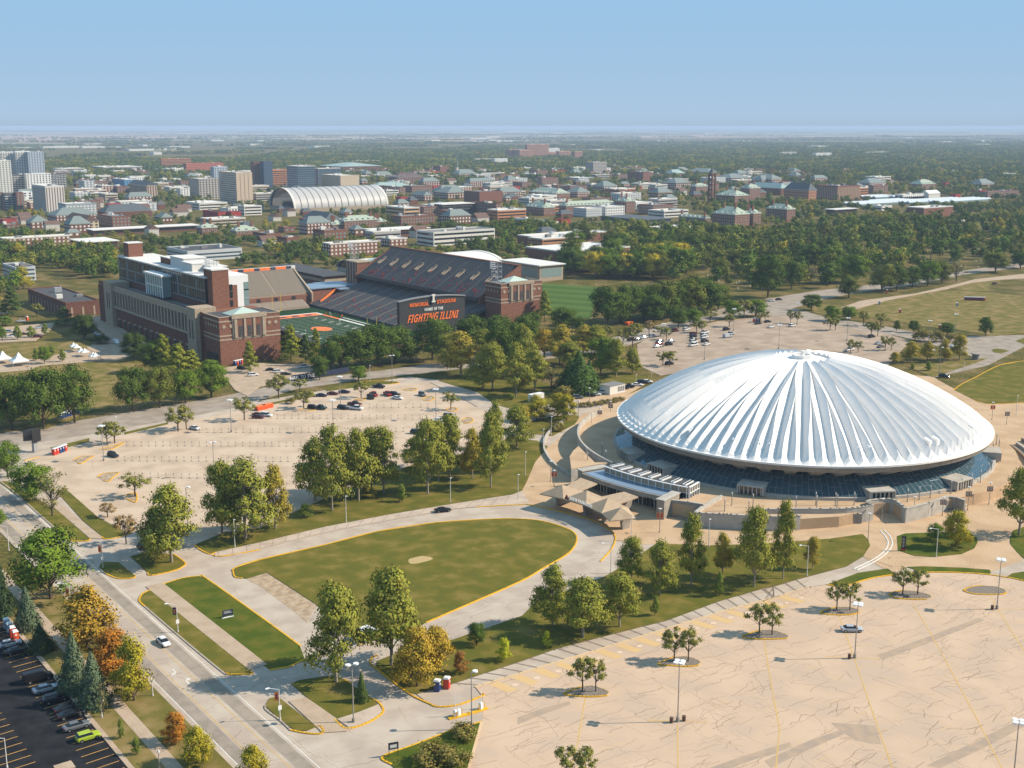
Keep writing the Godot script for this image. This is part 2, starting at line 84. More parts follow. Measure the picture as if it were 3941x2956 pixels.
const TERRACE := [226.3, -221.8, 230.8, -217, 234, -213.6, 242.2, -205.8, 247.3, -203.2, 257.7, -198.2, 266, -197.2, 270.6, -197.1, 272.7, -200.4, 279.8, -197.4, 275.3, -189.7, 294.4, -189.5, 298.8, -188.7, 303.9, -188, 309, -187.6, 314, -187.6, 319.1, -188, 324.2, -188.7, 329.2, -189.8, 334.1, -191.2, 338.8, -192.9, 343.5, -195, 347, -199.1, 353.2, -203.2, 359, -207.8, 364.3, -213.1, 368.9, -218.9, 373, -225.1, 376.4, -231.7, 379, -238.7, 380.9, -245.8, 382.1, -253.2, 382.5, -260.6, 382.1, -268, 380.9, -275.4, 379, -282.5, 376.4, -289.5, 373, -296.1, 368.9, -302.3, 364.3, -308.1, 359, -313.4, 353.2, -318, 347, -322.1, 340.4, -325.5, 333.4, -328.1, 326.3, -330, 318.9, -331.2, 311.5, -331.6, 304.1, -331.2, 296.7, -330, 289.6, -328.1, 284.3, -327.9, 279.7, -325.9, 275.2, -323.5, 270.9, -320.8, 266.8, -317.8, 262.9, -314.6, 259.3, -311, 255.9, -307.3, 252.8, -303.3, 249.9, -299.1, 247.4, -294.7, 245.2, -290.1, 243.3, -285.4, 241.7, -280.6, 240.5, -275.7, 239.6, -270.7, 235.5, -263.3, 235.7, -255.3, 237.2, -244.8, 238.8, -238.4, 243.4, -228.4]
const PARAPETS := [[[226.3, -221.8, 230.8, -217, 234, -213.6, 242.2, -205.8, 247.3, -203.2], 4.1],[[242.4, -212.3, 251.1, -206.5, 259.9, -200, 266.1, -197.3, 269.8, -196.5], 4.4],[[241.5, -213, 250.8, -206.1, 260, -199.9, 265, -196.6], 2.8],[[270.6, -197.1, 272.7, -200.4, 279.8, -197.4, 275.3, -189.7], 4.1],[[275.3, -189.7, 284.9, -189.1, 294.4, -189.5], 4.1],[[226.3, -221.8, 232, -224.4, 243.2, -228.2], 4.1],[[295.8, -190.5, 297, -188.2, 296.6, -185.5], 3.6]]
const STEPS := []
const BEDS := [[247.7, -203.4, 250.3, -205.5, 259.4, -202.5, 267.8, -198.8, 266.1, -198.2, 256.5, -200.9],[282.7, -193.8, 291.7, -193.5, 297.9, -191.6, 299.5, -187.7, 292, -189.9],[226.8, -233.7, 228.4, -232.5, 229.5, -225.3, 228.1, -225.7]]
const WINGS := [[[299.7, -195.1, 299.3, -187.2, 301.1, -187.9, 302.8, -194.9], 2.6],[[330.8, -200.1, 328, -189.9, 329.9, -190.8, 332.9, -198.6], 2.4],[[350.1, -210.7, 353.5, -208.2, 355.4, -209.4, 352.3, -212], 2.4]]
const HALLDECK := [227.9, -232.2, 238.6, -235.6, 243.2, -228.3, 232.2, -224.6]
const HALLWALL := [228, -232.5, 230.4, -228.7, 232.2, -224.6]
const RAMPHOUSE := [225.7, -274.1, 233.2, -273.5, 239.3, -272.2, 243.9, -269.7, 236.2, -275.4, 244.7, -293.6, 239.6, -290.1, 234.2, -285.3]
const DOORWAY := [227.7, -275.4, 229.5, -274.1]
const ARMORY := [691.1, 826.1, -1392.2, -1464.2, 24.5]
const VAULT := [430, 540, -740, -800, 7.5]
const BELL := [1249.9, -1212.9, 49.105]
const SPIRE := [1468.9, -2175.9, 47.1334]
const CRANE := [939.5, -1564.7]
const GREEN := [
	[1518.2, -1135.8, 53.7, 32], [1436.5, -1058.4, 71, 32], [1453.3, -1029.8, 142.5, 32], [1498.8, -1012.2, 126.6, 32],
	[1550.7, -1111.8, 52.7, 32], [1367, -1046.9, 107.7, 32]]
const BUILD := [
	[405, -1672, 20.5, 9.8, 22.7, "brick", "w"], [509.5, -2083, 51.6, 19.8, 30.2, "whitetower", "w"], [609.6, -2472.2, 57.8, 31.9, 14, "whitegrid", "w"], [341, -1394, 6.3, 14, 14, "redwall", "h"],
	[272.3, -1118.2, 9.8, 57.7, 14, "dorm", "w"], [411.8, -1667, 20.5, 17.1, 14, "darkgrid", "w"], [321.9, -1304.1, 7.2, 13.3, 25.2, "brick", "w"], [752, -2970, 6.2, 12, 9, "slate", "h"],
	[532.8, -2109.9, 27.8, 28.5, 14, "darkgrid", "w"], [358.5, -1428.7, 5.9, 13.2, 17.9, "brick", "w"], [222, -885.5, 9.1, 13.5, 34.7, "whitedorm", "w"], [633.2, -2454.6, 58.9, 27.7, 14, "whitegrid", "w"],
	[424.7, -1657.4, 21.2, 9.1, 14, "brick", "w"], [475, -1849, 11.2, 28, 16, "slate", "h"], [470, -1827, 10, 39, 28, "orange", "h"], [792, -3054, 6.5, 29, 23, "orange", "h"],
	[378, -1471, 5, 13, 11, "house", "h"], [363, -1407, 4.8, 13, 10, "house", "h"], [502, -1930, 6.6, 15, 12, "house", "h"], [726, -2766, 6.6, 22, 26, "white", "h"],
	[450, -1726, 8.3, 36, 15, "beige", "h"], [460.8, -1765.3, 16.7, 12.7, 14, "white", "w"], [554.7, -2093.7, 29.3, 39.2, 14, "white", "w"], [652.3, -2440.5, 57.8, 29.9, 14, "bluetower", "w"],
	[441, -1660, 8.4, 35, 14, "dorm", "h"], [354, -1333, 7.4, 19, 20, "slate", "h"], [485, -1797, 7.6, 29, 18, "orange", "h"], [628, -2314, 11.1, 37, 26, "greylow", "h"],
	[483, -1749, 6.1, 18, 12, "slatelow", "h"], [358, -1294, 7.5, 14, 9, "house", "h"], [439.6, -1578.6, 32.6, 23.3, 58.6, "slab", "w"], [743, -2642, 10.3, 45, 16, "brick", "h"],
	[624.7, -2209.5, 24.5, 28.3, 14, "darkgrid", "w"], [558, -1967, 7.5, 19, 10, "house", "h"], [792, -2758, 11.3, 28, 17, "whitelow", "h"], [405.4, -1421.4, 7.2, 45.9, 34.8, "slate", "w"],
	[874, -3016, 6.5, 16, 11, "slate", "h"], [813.2, -2804.5, 13, 59.6, 45.5, "greylow", "w"], [748, -2531, 5.6, 14, 9, "house", "h"], [437.9, -1492.4, 14.7, 37, 31.6, "greyapt", "w"],
	[200.7, -698.3, 7.8, 19.1, 77.7, "gym", "w"], [356, -1213, 4.5, 12, 9, "slate", "h"], [371, -1255, 9.5, 21, 20, "slate", "h"], [819, -2709, 11.4, 34, 22, "greyapt", "h"],
	[557.1, -1848.1, 9.5, 19.8, 26.2, "greyapt", "w"], [678, -2239, 6.2, 16, 14, "slatelow", "h"], [592, -1959, 8.9, 44, 15, "dorm", "h"], [707, -2312, 8.8, 22, 19, "brick", "h"],
	[640, -2087, 7.1, 37, 14, "dorm", "h"], [775, -2520, 5, 15, 12, "slate", "h"], [489, -1600, 11.4, 25, 25, "brick", "h"], [769, -2485, 6.4, 11, 12, "slate", "h"],
	[327.5, -1070.9, 7, 29.5, 38.4, "whiteroof", "w"], [396.1, -1289.9, 9.1, 15.4, 62.7, "cream", "w"], [628.1, -2030.3, 18.1, 16.7, 27.8, "greyapt", "w"], [762.8, -2453.2, 11.5, 20.6, 14, "white", "w"],
	[602, -1934, 7.2, 31, 14, "orange", "h"], [706, -2254, 7.5, 41, 27, "brick", "h"], [586, -1869, 6.9, 23, 27, "greylow", "h"], [515, -1639, 6.3, 16, 13, "house", "h"],
	[381.8, -1214.4, 5.1, 109.3, 20.9, "whiteroof", "w"], [542, -1705, 6.2, 11, 9, "house", "h"], [783.5, -2437.9, 10.4, 24.6, 14, "whitelow", "w"], [645, -1996, 11.2, 20, 28, "dorm", "h"],
	[939.5, -2884.7, 12, 93.7, 83.5, "greylow", "w"], [573, -1758.2, 10.9, 17.8, 29.9, "beige", "w"], [468.5, -1441.5, 7.5, 56.1, 28.4, "slatelow", "w"], [522, -1593, 6.6, 18, 10, "redwall", "h"],
	[788, -2390, 5.1, 13, 13, "house", "h"], [548, -1664, 6.4, 11, 13, "house", "h"], [430, -1302.1, 11.3, 20, 48.1, "brick", "w"], [881, -2637, 11.5, 24, 22, "beige", "h"],
	[787, -2355, 7.3, 27, 17, "brick", "h"], [668, -1987.4, 9.5, 19.1, 53.3, "brick", "w"], [549, -1627, 7.2, 41, 20, "greyapt", "h"], [789, -2320, 4.7, 14, 14, "slate", "h"],
	[751.3, -2194.7, 11.6, 25.7, 61.3, "blue", "w"], [578, -1676, 10.7, 34, 16, "slate", "h"], [824, -2373, 9.4, 42, 21, "white", "h"], [877, -2505, 4.8, 11, 12, "house", "h"],
	[547, -1571, 7.3, 18, 13, "redwall", "h"], [995, -2838, 8.9, 20, 17, "beige", "h"], [686, -1962, 7, 26, 26, "beige", "h"], [961, -2731, 7.8, 32, 26, "brick", "h"],
	[536, -1524, 10, 26, 27, "greyapt", "h"], [928, -2618, 9.6, 23, 23, "brick", "h"], [528, -1495, 6.7, 14, 14, "house", "h"], [688, -1942, 6.9, 11, 11, "redwall", "h"],
	[742, -2093, 7.1, 14, 10, "slate", "h"], [784, -2171, 4.5, 12, 13, "slatelow", "h"], [909, -2515, 6, 12, 9, "slatelow", "h"], [643.8, -1783.8, 20.5, 15.7, 74.8, "stone", "w"],
	[424, -1176, 7.2, 10, 13, "house", "h"], [1041, -2841, 6, 19, 9, "slatelow", "h"], [770, -2076, 9.4, 19, 28, "beige", "h"], [574, -1553, 7.4, 10, 9, "slatelow", "h"],
	[1128.2, -3009.4, 25.4, 78, 14, "orange", "w"], [494.4, -1328, 6.6, 12.7, 22.6, "slate", "w"], [858.7, -2287.5, 6.7, 35.6, 23.7, "whitelow", "w"], [1028, -2732, 10.9, 37, 17, "greyapt", "h"],
	[814, -2150, 6.8, 12, 9, "slatelow", "h"], [1024, -2697, 11.4, 43, 22, "white", "h"], [736, -1933, 9, 39, 27, "whitelow", "h"], [543, -1419, 5.3, 19, 12, "house", "h"],
	[1099, -2842, 7.8, 29, 23, "greyapt", "h"], [575, -1483, 4.7, 17, 13, "house", "h"], [817.3, -2092.6, 11.3, 14.8, 14, "brick", "w"], [718, -1841, 10.7, 36, 18, "white", "h"],
	[989, -2529, 7.1, 19, 10, "redwall", "h"], [1049, -2646.4, 24, 88.3, 17.2, "salmon", "w"], [367.3, -934.6, 7.8, 47, 44.8, "whitedorm", "w"], [928, -2336, 9.2, 21, 18, "slate", "h"],
	[955, -2373, 11.5, 18, 18, "white", "h"], [646, -1600, 4.5, 13, 12, "redwall", "h"], [613.9, -1511.5, 8.3, 38.6, 46.8, "whitelow", "w"], [704.3, -1731.7, 29.7, 33.1, 36.6, "concrete", "w"],
	[473.4, -1162.9, 6.7, 16.6, 14, "georgian", "w"], [950, -2299, 8.9, 37, 17, "greylow", "h"], [937, -2249, 8.8, 35, 16, "brick", "h"], [520, -1254, 7.3, 42, 27, "beige", "h"],
	[1164, -2781, 11.7, 30, 15, "greylow", "h"], [803.5, -1909.2, 40.7, 23.8, 14, "bluetower", "w"], [795, -1879, 4.9, 19, 10, "house", "h"], [568.5, -1344.6, 7.8, 9.9, 46.1, "redwall", "w"],
	[895, -2085, 10, 25, 15, "white", "h"], [739, -1708, 4.8, 12, 14, "slatelow", "h"], [611, -1413, 7.1, 44, 26, "white", "h"], [834, -1922, 8.7, 20, 24, "brick", "h"],
	[580.7, -1335.5, 8.2, 12.2, 14, "redwall", "w"], [1087, -2490, 5.2, 11, 12, "house", "h"], [639, -1463, 6.5, 16, 9, "slatelow", "h"], [1062, -2414, 6.7, 10, 12, "house", "h"],
	[495.5, -1130.1, 4.7, 24.2, 14, "georgian", "w"], [707.7, -1604.9, 42.6, 24.3, 59.3, "tower", "w"], [1096, -2459, 11.8, 42, 21, "white", "h"], [519, -1165, 7, 12, 11, "slatelow", "h"],
	[619, -1384, 10.9, 23, 19, "whitelow", "h"], [848, -1880, 9.6, 39, 17, "beige", "h"], [1102, -2428, 7, 14, 13, "redwall", "h"], [1228, -2697, 6.8, 15, 10, "redwall", "h"],
	[905.5, -1976.1, 45.4, 11.5, 14, "redtower", "w"], [753, -1639, 10.9, 38, 18, "greylow", "h"], [667, -1452, 5.7, 10, 9, "house", "h"], [980, -2115, 4.8, 11, 13, "slatelow", "h"],
	[468, -1010, 5.4, 13, 12, "house", "h"], [915.6, -1958.7, 46.6, 16.6, 14, "bluedark", "m"], [498.2, -1065.5, 5.8, 15, 31, "brick", "m"], [1122, -2381, 7.8, 38, 28, "dorm", "h"],
	[963.2, -2026.8, 29.7, 29.7, 14, "orange", "m"], [797, -1678, 6.4, 11, 13, "house", "h"], [608, -1281, 4.9, 10, 14, "house", "h"], [1237, -2591, 5.5, 13, 10, "house", "h"],
	[777, -1631, 6.2, 17, 10, "redwall", "h"], [970.8, -2032, 6.3, 26, 14, "brick", "m"], [990, -2071, 11.5, 40, 22, "whitelow", "h"], [673, -1400, 5.5, 19, 9, "slatelow", "h"],
	[1213, -2509, 6.4, 16, 9, "slatelow", "h"], [882, -1819, 6.3, 10, 13, "house", "h"], [550.5, -1134.7, 4.8, 12.1, 14, "brick", "m"], [947, -1937, 6.6, 12, 10, "house", "h"],
	[492.8, -1011.9, 6.4, 14.5, 20.1, "brick", "m"], [752, -1539, 9.2, 23, 18, "beige", "h"], [654, -1338, 6.5, 11, 14, "house", "h"], [730, -1483, 9.9, 28, 19, "brick", "h"],
	[790, -1602, 10.3, 36, 15, "beige", "h"], [1121, -2266, 5.8, 11, 9, "slate", "h"], [844, -1699, 9.4, 23, 29, "slate", "h"], [1305, -2616, 5.1, 10, 10, "redwall", "h"],
	[1231, -2458, 8, 44, 22, "dorm", "h"], [879.8, -1757.6, 44.2, 30.8, 38.7, "glass", "m"], [1214, -2414, 10.3, 26, 22, "whitelow", "h"], [1095, -2178, 10.1, 38, 19, "orange", "h"],
	[678, -1344, 5.3, 12, 9, "slatelow", "h"], [1118, -2204, 4.6, 18, 10, "redwall", "h"], [1269, -2492, 6.3, 15, 14, "slatelow", "h"], [628, -1237, 6.3, 13, 9, "slate", "h"],
	[558, -1099, 11.5, 27, 17, "slate", "h"], [585, -1150, 10.6, 22, 20, "brick", "h"], [1627.9, -3178, 6.7, 99.4, 14.1, "whitelow", "m"], [731, -1408, 10.4, 19, 28, "beige", "h"],
	[1010.2, -1939.3, 33.2, 45.8, 14, "glass", "m"], [386.8, -739.4, 5.5, 19.4, 81.5, "darkflat", "m"], [538, -1025, 9.7, 24, 23, "brick", "h"], [1263, -2392, 7.3, 42, 19, "beige", "h"],
	[608.3, -1154.8, 9.1, 20.1, 53.9, "slatelow", "m"], [1008, -1893, 7, 36, 25, "orange", "h"], [476.5, -897.9, 10.5, 46, 14, "dorm", "m"], [600.3, -1124.2, 6.5, 13.4, 14, "georgian", "m"],
	[933.8, -1717.5, 29.5, 33.9, 66.2, "creambrick", "m"], [370.1, -684.7, 4, 12.6, 35.4, "bluelow", "m"], [1370.3, -2511.5, 15, 107.4, 110, "greenroof", "m"], [1693.5, -3102.3, 8.6, 130, 14, "white", "m"],
	[696, -1273, 7.3, 11, 13, "slate", "h"], [612.3, -1120.7, 9.8, 39.9, 14, "georgian", "m"], [1312, -2393, 5.6, 18, 14, "slate", "h"], [1082, -1974, 4.7, 18, 9, "house", "h"],
	[1335, -2425, 11, 34, 22, "brick", "h"], [1105, -2007, 5.2, 12, 10, "slate", "h"], [1133, -2051, 6.7, 12, 10, "redwall", "h"], [931, -1670, 7.3, 16, 14, "redwall", "h"],
	[591, -1061, 6.4, 11, 12, "slate", "h"], [845, -1508, 8.7, 26, 23, "dorm", "h"], [1373, -2441, 8.2, 19, 29, "white", "h"], [1209, -2148, 8.3, 31, 19, "greyapt", "h"],
	[895, -1584, 5.3, 19, 10, "slate", "h"], [1138, -2011, 6.6, 14, 10, "slate", "h"], [822, -1448, 4.6, 18, 13, "redwall", "h"], [1273.1, -2232.4, 10.7, 15.8, 24.2, "slate", "m"],
	[1449.8, -2524.9, 8.2, 35.5, 19.1, "orange", "m"], [891, -1551, 9.6, 19, 17, "brick", "h"], [1369, -2375, 5.8, 13, 13, "house", "h"], [924, -1598, 7, 10, 13, "house", "h"],
	[572, -991, 9.2, 30, 16, "greylow", "h"], [975, -1680, 8.3, 22, 18, "brick", "h"], [1421, -2443, 9.4, 38, 20, "brick", "h"], [1489, -2558, 7.5, 31, 23, "brick", "h"],
	[1288, -2212, 6.8, 39, 20, "slate", "h"], [867, -1490, 5.9, 16, 14, "house", "h"], [595.4, -1024.1, 6.8, 59.9, 26.1, "whiteroof", "m"], [1015.5, -1743.2, 7.6, 70.7, 46.2, "greenroof", "m"],
	[654.9, -1125.9, 6.9, 11.8, 14, "georgian", "m"], [1236, -2120, 10.3, 19, 25, "dorm", "h"], [884, -1515, 5.4, 13, 9, "redwall", "h"], [981, -1656, 7.3, 23, 20, "whitelow", "h"],
	[560, -940, 7, 18, 17, "dorm", "h"], [1151, -1913, 7.2, 33, 29, "greyapt", "h"], [1182, -1962, 5.9, 18, 10, "house", "h"], [847, -1399, 5.6, 18, 14, "slate", "h"],
	[1205.2, -1988.6, 12.1, 58.3, 38.5, "mansard", "m"], [1008.9, -1661.8, 11.1, 11.2, 71.4, "brick", "m"], [718, -1182, 5.7, 12, 9, "redwall", "h"], [908, -1493, 6.6, 14, 13, "redwall", "h"],
	[695, -1143, 9.2, 45, 23, "brick", "h"], [1150, -1887, 7.3, 11, 10, "slate", "h"], [743.4, -1215, 13, 21.3, 42.4, "tan", "m"], [1365, -2209, 8.1, 41, 15, "greyapt", "h"],
	[887, -1433, 7.4, 12, 12, "slatelow", "h"], [1059, -1705, 9.5, 40, 29, "brick", "h"], [1434, -2300, 9.3, 42, 19, "brick", "h"], [626, -1001, 6.5, 14, 14, "house", "h"],
	[1411, -2245, 7.8, 34, 29, "whitelow", "h"], [1395, -2211, 6.5, 17, 9, "house", "h"], [1175, -1853, 9.4, 35, 18, "slate", "h"], [787, -1241, 10.8, 45, 23, "brick", "h"],
	[949.9, -1496.2, 8.5, 14.3, 36.8, "slate", "m"], [1025, -1606, 4.7, 11, 12, "slatelow", "h"], [1543, -2407, 10.5, 24, 19, "brick", "h"], [1482.4, -2308.6, 7, 34.7, 14, "redwall", "m"],
	[828, -1291, 8.9, 45, 22, "greylow", "h"], [1319, -2052, 9.3, 36, 23, "white", "h"], [1151, -1783, 5, 19, 11, "redwall", "h"], [595, -922.4, 12.2, 68.4, 28.6, "whitemodern", "m"],
	[891, -1371, 4.8, 13, 9, "slatelow", "h"], [1537.7, -2352.4, 15.9, 24.5, 29.4, "brickblank", "m"], [1049, -1603, 7.8, 45, 26, "slate", "h"], [810.9, -1235.2, 13.3, 45.3, 28.7, "darkglass", "m"],
	[1420, -2161, 6.2, 15, 13, "redwall", "h"], [1001.2, -1511.7, 9.9, 29.7, 38.3, "slate", "m"], [1264, -1907, 6.5, 19, 13, "house", "h"], [741, -1115, 10, 28, 18, "slate", "h"],
	[767, -1153, 11.5, 19, 27, "brick", "h"], [1130, -1685, 7, 35, 24, "dorm", "h"], [1396, -2065, 11.9, 43, 26, "slate", "h"], [1175, -1724, 6.1, 19, 14, "slatelow", "h"],
	[1507.1, -2209.5, 9.4, 25.1, 14, "stone", "m"], [1537, -2245, 6.7, 12, 11, "house", "h"], [1752, -2547.1, 7.9, 54.7, 14, "whitelow", "m"], [1226.1, -1779.3, 11.3, 53.9, 14, "slate", "m"],
	[2096, -3016, 9.7, 73.9, 14, "white", "m"], [1396, -2003, 11.6, 35, 24, "greyapt", "h"], [788, -1129, 4.9, 16, 14, "house", "h"], [981.8, -1401.8, 16, 40, 38.5, "brickblank", "m"],
	[1628, -2319, 6.8, 13, 13, "house", "h"], [1610, -2293, 5.9, 10, 12, "house", "h"], [1169, -1658, 4.5, 19, 13, "redwall", "h"], [1574, -2231, 9.5, 28, 26, "greylow", "h"],
	[1472.4, -2084.6, 9.7, 67.2, 14, "beige", "m"], [1333, -1882, 10.2, 21, 14, "white", "h"], [1042, -1465, 4.6, 17, 14, "slatelow", "h"], [1164.8, -1632.6, 9.6, 38.5, 14, "beige", "m"],
	[1364, -1909, 9.7, 20, 19, "brick", "h"], [1224, -1714, 9.9, 30, 24, "whitelow", "h"], [1104, -1535, 5.2, 16, 10, "redwall", "h"], [1983.3, -2756.8, 17.6, 44.6, 14, "white", "m"],
	[859.2, -1192.2, 14.5, 8.8, 52.4, "brick", "m"], [817, -1130, 11.9, 41, 21, "orange", "h"], [1289, -1780, 7.2, 45, 29, "whitelow", "h"], [1433.1, -1976.1, 11.6, 50.5, 14, "brick", "m"],
	[1084, -1492, 8.7, 40, 20, "slate", "h"], [877, -1206, 4.8, 15, 12, "slate", "h"], [1035, -1412, 5.7, 10, 14, "slate", "h"], [1321, -1794, 11.2, 21, 19, "slate", "h"],
	[1072, -1455, 4.9, 18, 12, "slatelow", "h"], [1345, -1824, 6.1, 19, 13, "slate", "h"], [1115, -1511, 7.8, 31, 16, "beige", "h"], [2390, -3236, 31.1, 39.5, 14, "pink", "m"],
	[1547, -2085, 5.7, 19, 14, "house", "h"], [1419, -1912, 5, 14, 12, "house", "h"], [1245, -1677, 4.8, 15, 11, "redwall", "h"], [1624, -2183, 7.4, 10, 13, "house", "h"],
	[1404, -1882, 8, 28, 28, "greyapt", "h"], [2398.4, -3194.5, 30.1, 53, 77.8, "pink", "c"], [1305.1, -1731.2, 8.3, 21, 28.1, "brick", "c"], [1768, -2339, 8.8, 30, 29, "greylow", "h"],
	[1601, -2113, 6.3, 17, 11, "slate", "h"], [2506.7, -3295.8, 44.8, 93.2, 14, "pink", "c"], [1022, -1339, 8.8, 43, 25, "whitelow", "h"], [1544, -2017, 8.5, 22, 29, "greylow", "h"],
	[673, -878.3, 7.5, 95.3, 21.6, "brickflat", "c"], [2568, -3346.2, 19.9, 66.8, 14, "pink", "c"], [1568.7, -2027.7, 15.8, 28.1, 28.6, "brick", "c"], [1475, -1902, 6.4, 17, 9, "house", "h"],
	[1052, -1354, 10.7, 31, 29, "whitelow", "h"], [517.1, -665.2, 10.8, 21.1, 44.8, "smith", "c"], [1359.8, -1743.7, 14.7, 38.1, 14, "brick", "c"], [975, -1250, 4.9, 16, 14, "slate", "h"],
	[728, -933, 5.9, 18, 11, "slatelow", "h"], [667, -854, 7.4, 45, 22, "orange", "h"], [1211, -1551, 7.4, 11, 12, "house", "h"], [909.4, -1162.3, 9.9, 17.8, 36.7, "georgian", "c"],
	[949, -1212, 7.7, 39, 22, "orange", "h"], [1259, -1603, 7.8, 19, 19, "beige", "h"], [2875.7, -3655.7, 24.1, 59.7, 14, "white", "c"], [1238, -1572, 10.9, 22, 17, "dorm", "h"],
	[1801, -2283, 7.3, 45, 21, "greylow", "h"], [2613.5, -3312.5, 17.9, 41.3, 14, "pink", "c"], [1188, -1505, 9.4, 36, 26, "orange", "h"], [1666.3, -2107.4, 10.2, 48.1, 14, "redwall", "c"],
	[1006, -1272, 9.1, 37, 22, "greylow", "h"], [820, -1032.3, 4.5, 8.1, 70.8, "whitelow", "c"], [1149.4, -1438.9, 7, 27.4, 67.5, "georgian", "c"], [1755, -2188, 7.5, 10, 14, "house", "h"],
	[2592.9, -3231.9, 23.4, 51, 14, "pink", "c"], [897, -1113, 6.1, 17, 10, "slatelow", "h"], [845, -1048, 4.8, 13, 13, "redwall", "h"], [594.6, -734.9, 10.1, 70.2, 48.9, "brickflat", "c"],
	[943.7, -1161.5, 10.8, 81.9, 14, "georgian", "c"], [1216.5, -1487.4, 13.7, 34.8, 47.9, "brick", "c"], [1458, -1783, 6.6, 10, 14, "house", "h"], [1660, -2018, 9.3, 27, 24, "slate", "h"],
	[1839.1, -2236.4, 11, 36, 17.8, "white", "c"], [2499.2, -3033.8, 25.9, 31.4, 14, "pink", "c"], [1428, -1730, 7.2, 12, 9, "slatelow", "h"], [1187, -1434, 8.3, 25, 26, "slate", "h"],
	[1501.5, -1811.2, 8.9, 38.4, 43.3, "greyapt", "c"], [1773, -2127, 6.9, 18, 14, "slate", "h"], [2544, -3034.6, 7.5, 74.8, 14, "whitelow", "c"], [994, -1184, 6.7, 20, 18, "white", "h"],
	[937, -1115, 9.7, 25, 25, "greyapt", "h"], [1825, -2164, 5.3, 10, 11, "house", "h"], [1106, -1308, 7.1, 38, 18, "brick", "h"], [1336, -1578, 10.1, 32, 15, "greylow", "h"],
	[1747, -2063, 4.5, 14, 12, "house", "h"], [1775.9, -2091.1, 27.2, 40.1, 26.3, "concrete", "c"], [1578.1, -1849, 11.5, 35.3, 14, "darkgrid", "c"], [1856, -2167, 10.6, 39, 16, "white", "h"],
	[1366.5, -1585.3, 6, 34.6, 43.9, "whitelow", "c"], [1294, -1497, 11.8, 30, 28, "slate", "h"], [988, -1140, 4.8, 19, 13, "house", "h"], [971, -1119, 10.3, 31, 28, "white", "h"],
	[1791, -2063, 5.8, 14, 14, "house", "h"], [1669, -1915, 7.6, 41, 27, "brick", "h"], [2000.5, -2290.7, 10.6, 34.7, 14, "brick", "c"], [1274, -1447, 9.4, 44, 24, "orange", "h"],
	[1588, -1796.8, 13.6, 27.3, 14, "brick", "c"], [1219, -1375, 11.6, 24, 14, "brick", "h"], [1182, -1331, 10, 42, 21, "greyapt", "h"], [1125, -1264, 4.5, 18, 12, "house", "h"],
	[1459, -1638, 5.7, 19, 10, "slate", "h"], [1916, -2150, 8.8, 25, 19, "dorm", "h"], [814.9, -909.9, 4, 43.4, 14, "brickflat", "c"], [1023.7, -1140.5, 14.6, 15.1, 20.5, "georgian", "c"],
	[1939, -2147, 11.8, 38, 29, "brick", "h"], [1807, -1998, 5.4, 18, 13, "house", "h"], [1418, -1561, 4.6, 19, 11, "redwall", "h"], [1694, -1859, 11.4, 36, 14, "slate", "h"],
	[1081, -1185, 8.3, 28, 28, "white", "h"], [1445, -1576, 8.4, 41, 22, "whitelow", "h"], [1059, -1150, 5.2, 19, 10, "house", "h"], [1873, -2037, 7.6, 23, 15, "slate", "h"],
	[1578.4, -1712.1, 20.9, 18.1, 44.5, "brickblank", "c"], [922, -996.7, 4, 41.3, 74.3, "darkroof", "c"], [1797, -1943, 10, 24, 22, "dorm", "h"], [1693, -1821, 10.7, 34, 15, "brick", "h"],
	[1420, -1517, 6.4, 19, 10, "redwall", "h"], [1028, -1096, 11.1, 35, 26, "brick", "h"], [1370, -1458, 5.5, 15, 10, "redwall", "h"], [1391, -1478, 11.7, 27, 16, "whitelow", "h"],
	[1976, -2093, 6.8, 14, 11, "slate", "h"], [1559, -1649, 5.9, 13, 12, "slatelow", "h"], [1273.6, -1346.8, 8.8, 29.1, 21.1, "pavilion", "c"], [1117, -1180, 11.6, 34, 20, "greylow", "h"],
	[1064, -1120, 4.9, 10, 11, "redwall", "h"], [834, -876, 7.3, 40, 22, "whitelow", "h"], [1006, -1053, 7.6, 40, 28, "whitelow", "h"], [1210, -1260, 6.3, 18, 14, "slate", "h"],
	[1621, -1679, 7.7, 45, 20, "dorm", "h"], [1817.4, -1880.2, 8.6, 37.8, 25.5, "greenroof", "c"], [1785, -1839, 8.5, 25, 19, "brick", "h"], [1490.6, -1532.6, 10.1, 36.6, 34.3, "slate", "c"],
	[1390, -1428, 5.1, 12, 9, "house", "h"], [1976, -2023, 7.5, 33, 19, "slate", "h"], [1353, -1381, 7.3, 15, 13, "house", "h"], [1304, -1302, 7.2, 17, 11, "slatelow", "h"],
	[1429.6, -1423, 10.1, 29.4, 14, "georgian", "c"], [982.7, -962, 5.9, 8, 42.3, "georgian", "c"], [1738, -1701, 7.5, 42, 17, "white", "h"], [2071, -2028, 6.5, 14, 11, "slate", "h"],
	[1944.5, -1901.2, 7.6, 36.4, 65.9, "slate", "c"], [1510, -1470, 9.5, 22, 17, "brick", "h"], [1670, -1622, 10.6, 38, 29, "greyapt", "h"], [1913, -1857, 4.8, 14, 12, "house", "h"],
	[1821, -1754, 7, 12, 12, "house", "h"], [1720, -1619.1, 9.9, 51.5, 43.6, "slate", "c"], [2129, -2002, 6.8, 15, 12, "redwall", "h"], [1501, -1410, 4.6, 16, 10, "slate", "h"],
	[967.8, -903.5, 13.8, 23, 33.7, "georgian", "c"], [1272.5, -1189.7, 10.7, 29.4, 38.1, "georgian", "c"], [1702, -1585, 7.4, 43, 19, "beige", "h"], [1899, -1768, 9.7, 27, 19, "slate", "h"],
	[2109, -1943, 9.4, 28, 17, "beige", "h"], [1817, -1667, 9.4, 23, 23, "white", "h"], [1900, -1743, 5.5, 12, 14, "slatelow", "h"], [2011, -1843, 9, 45, 22, "beige", "h"],
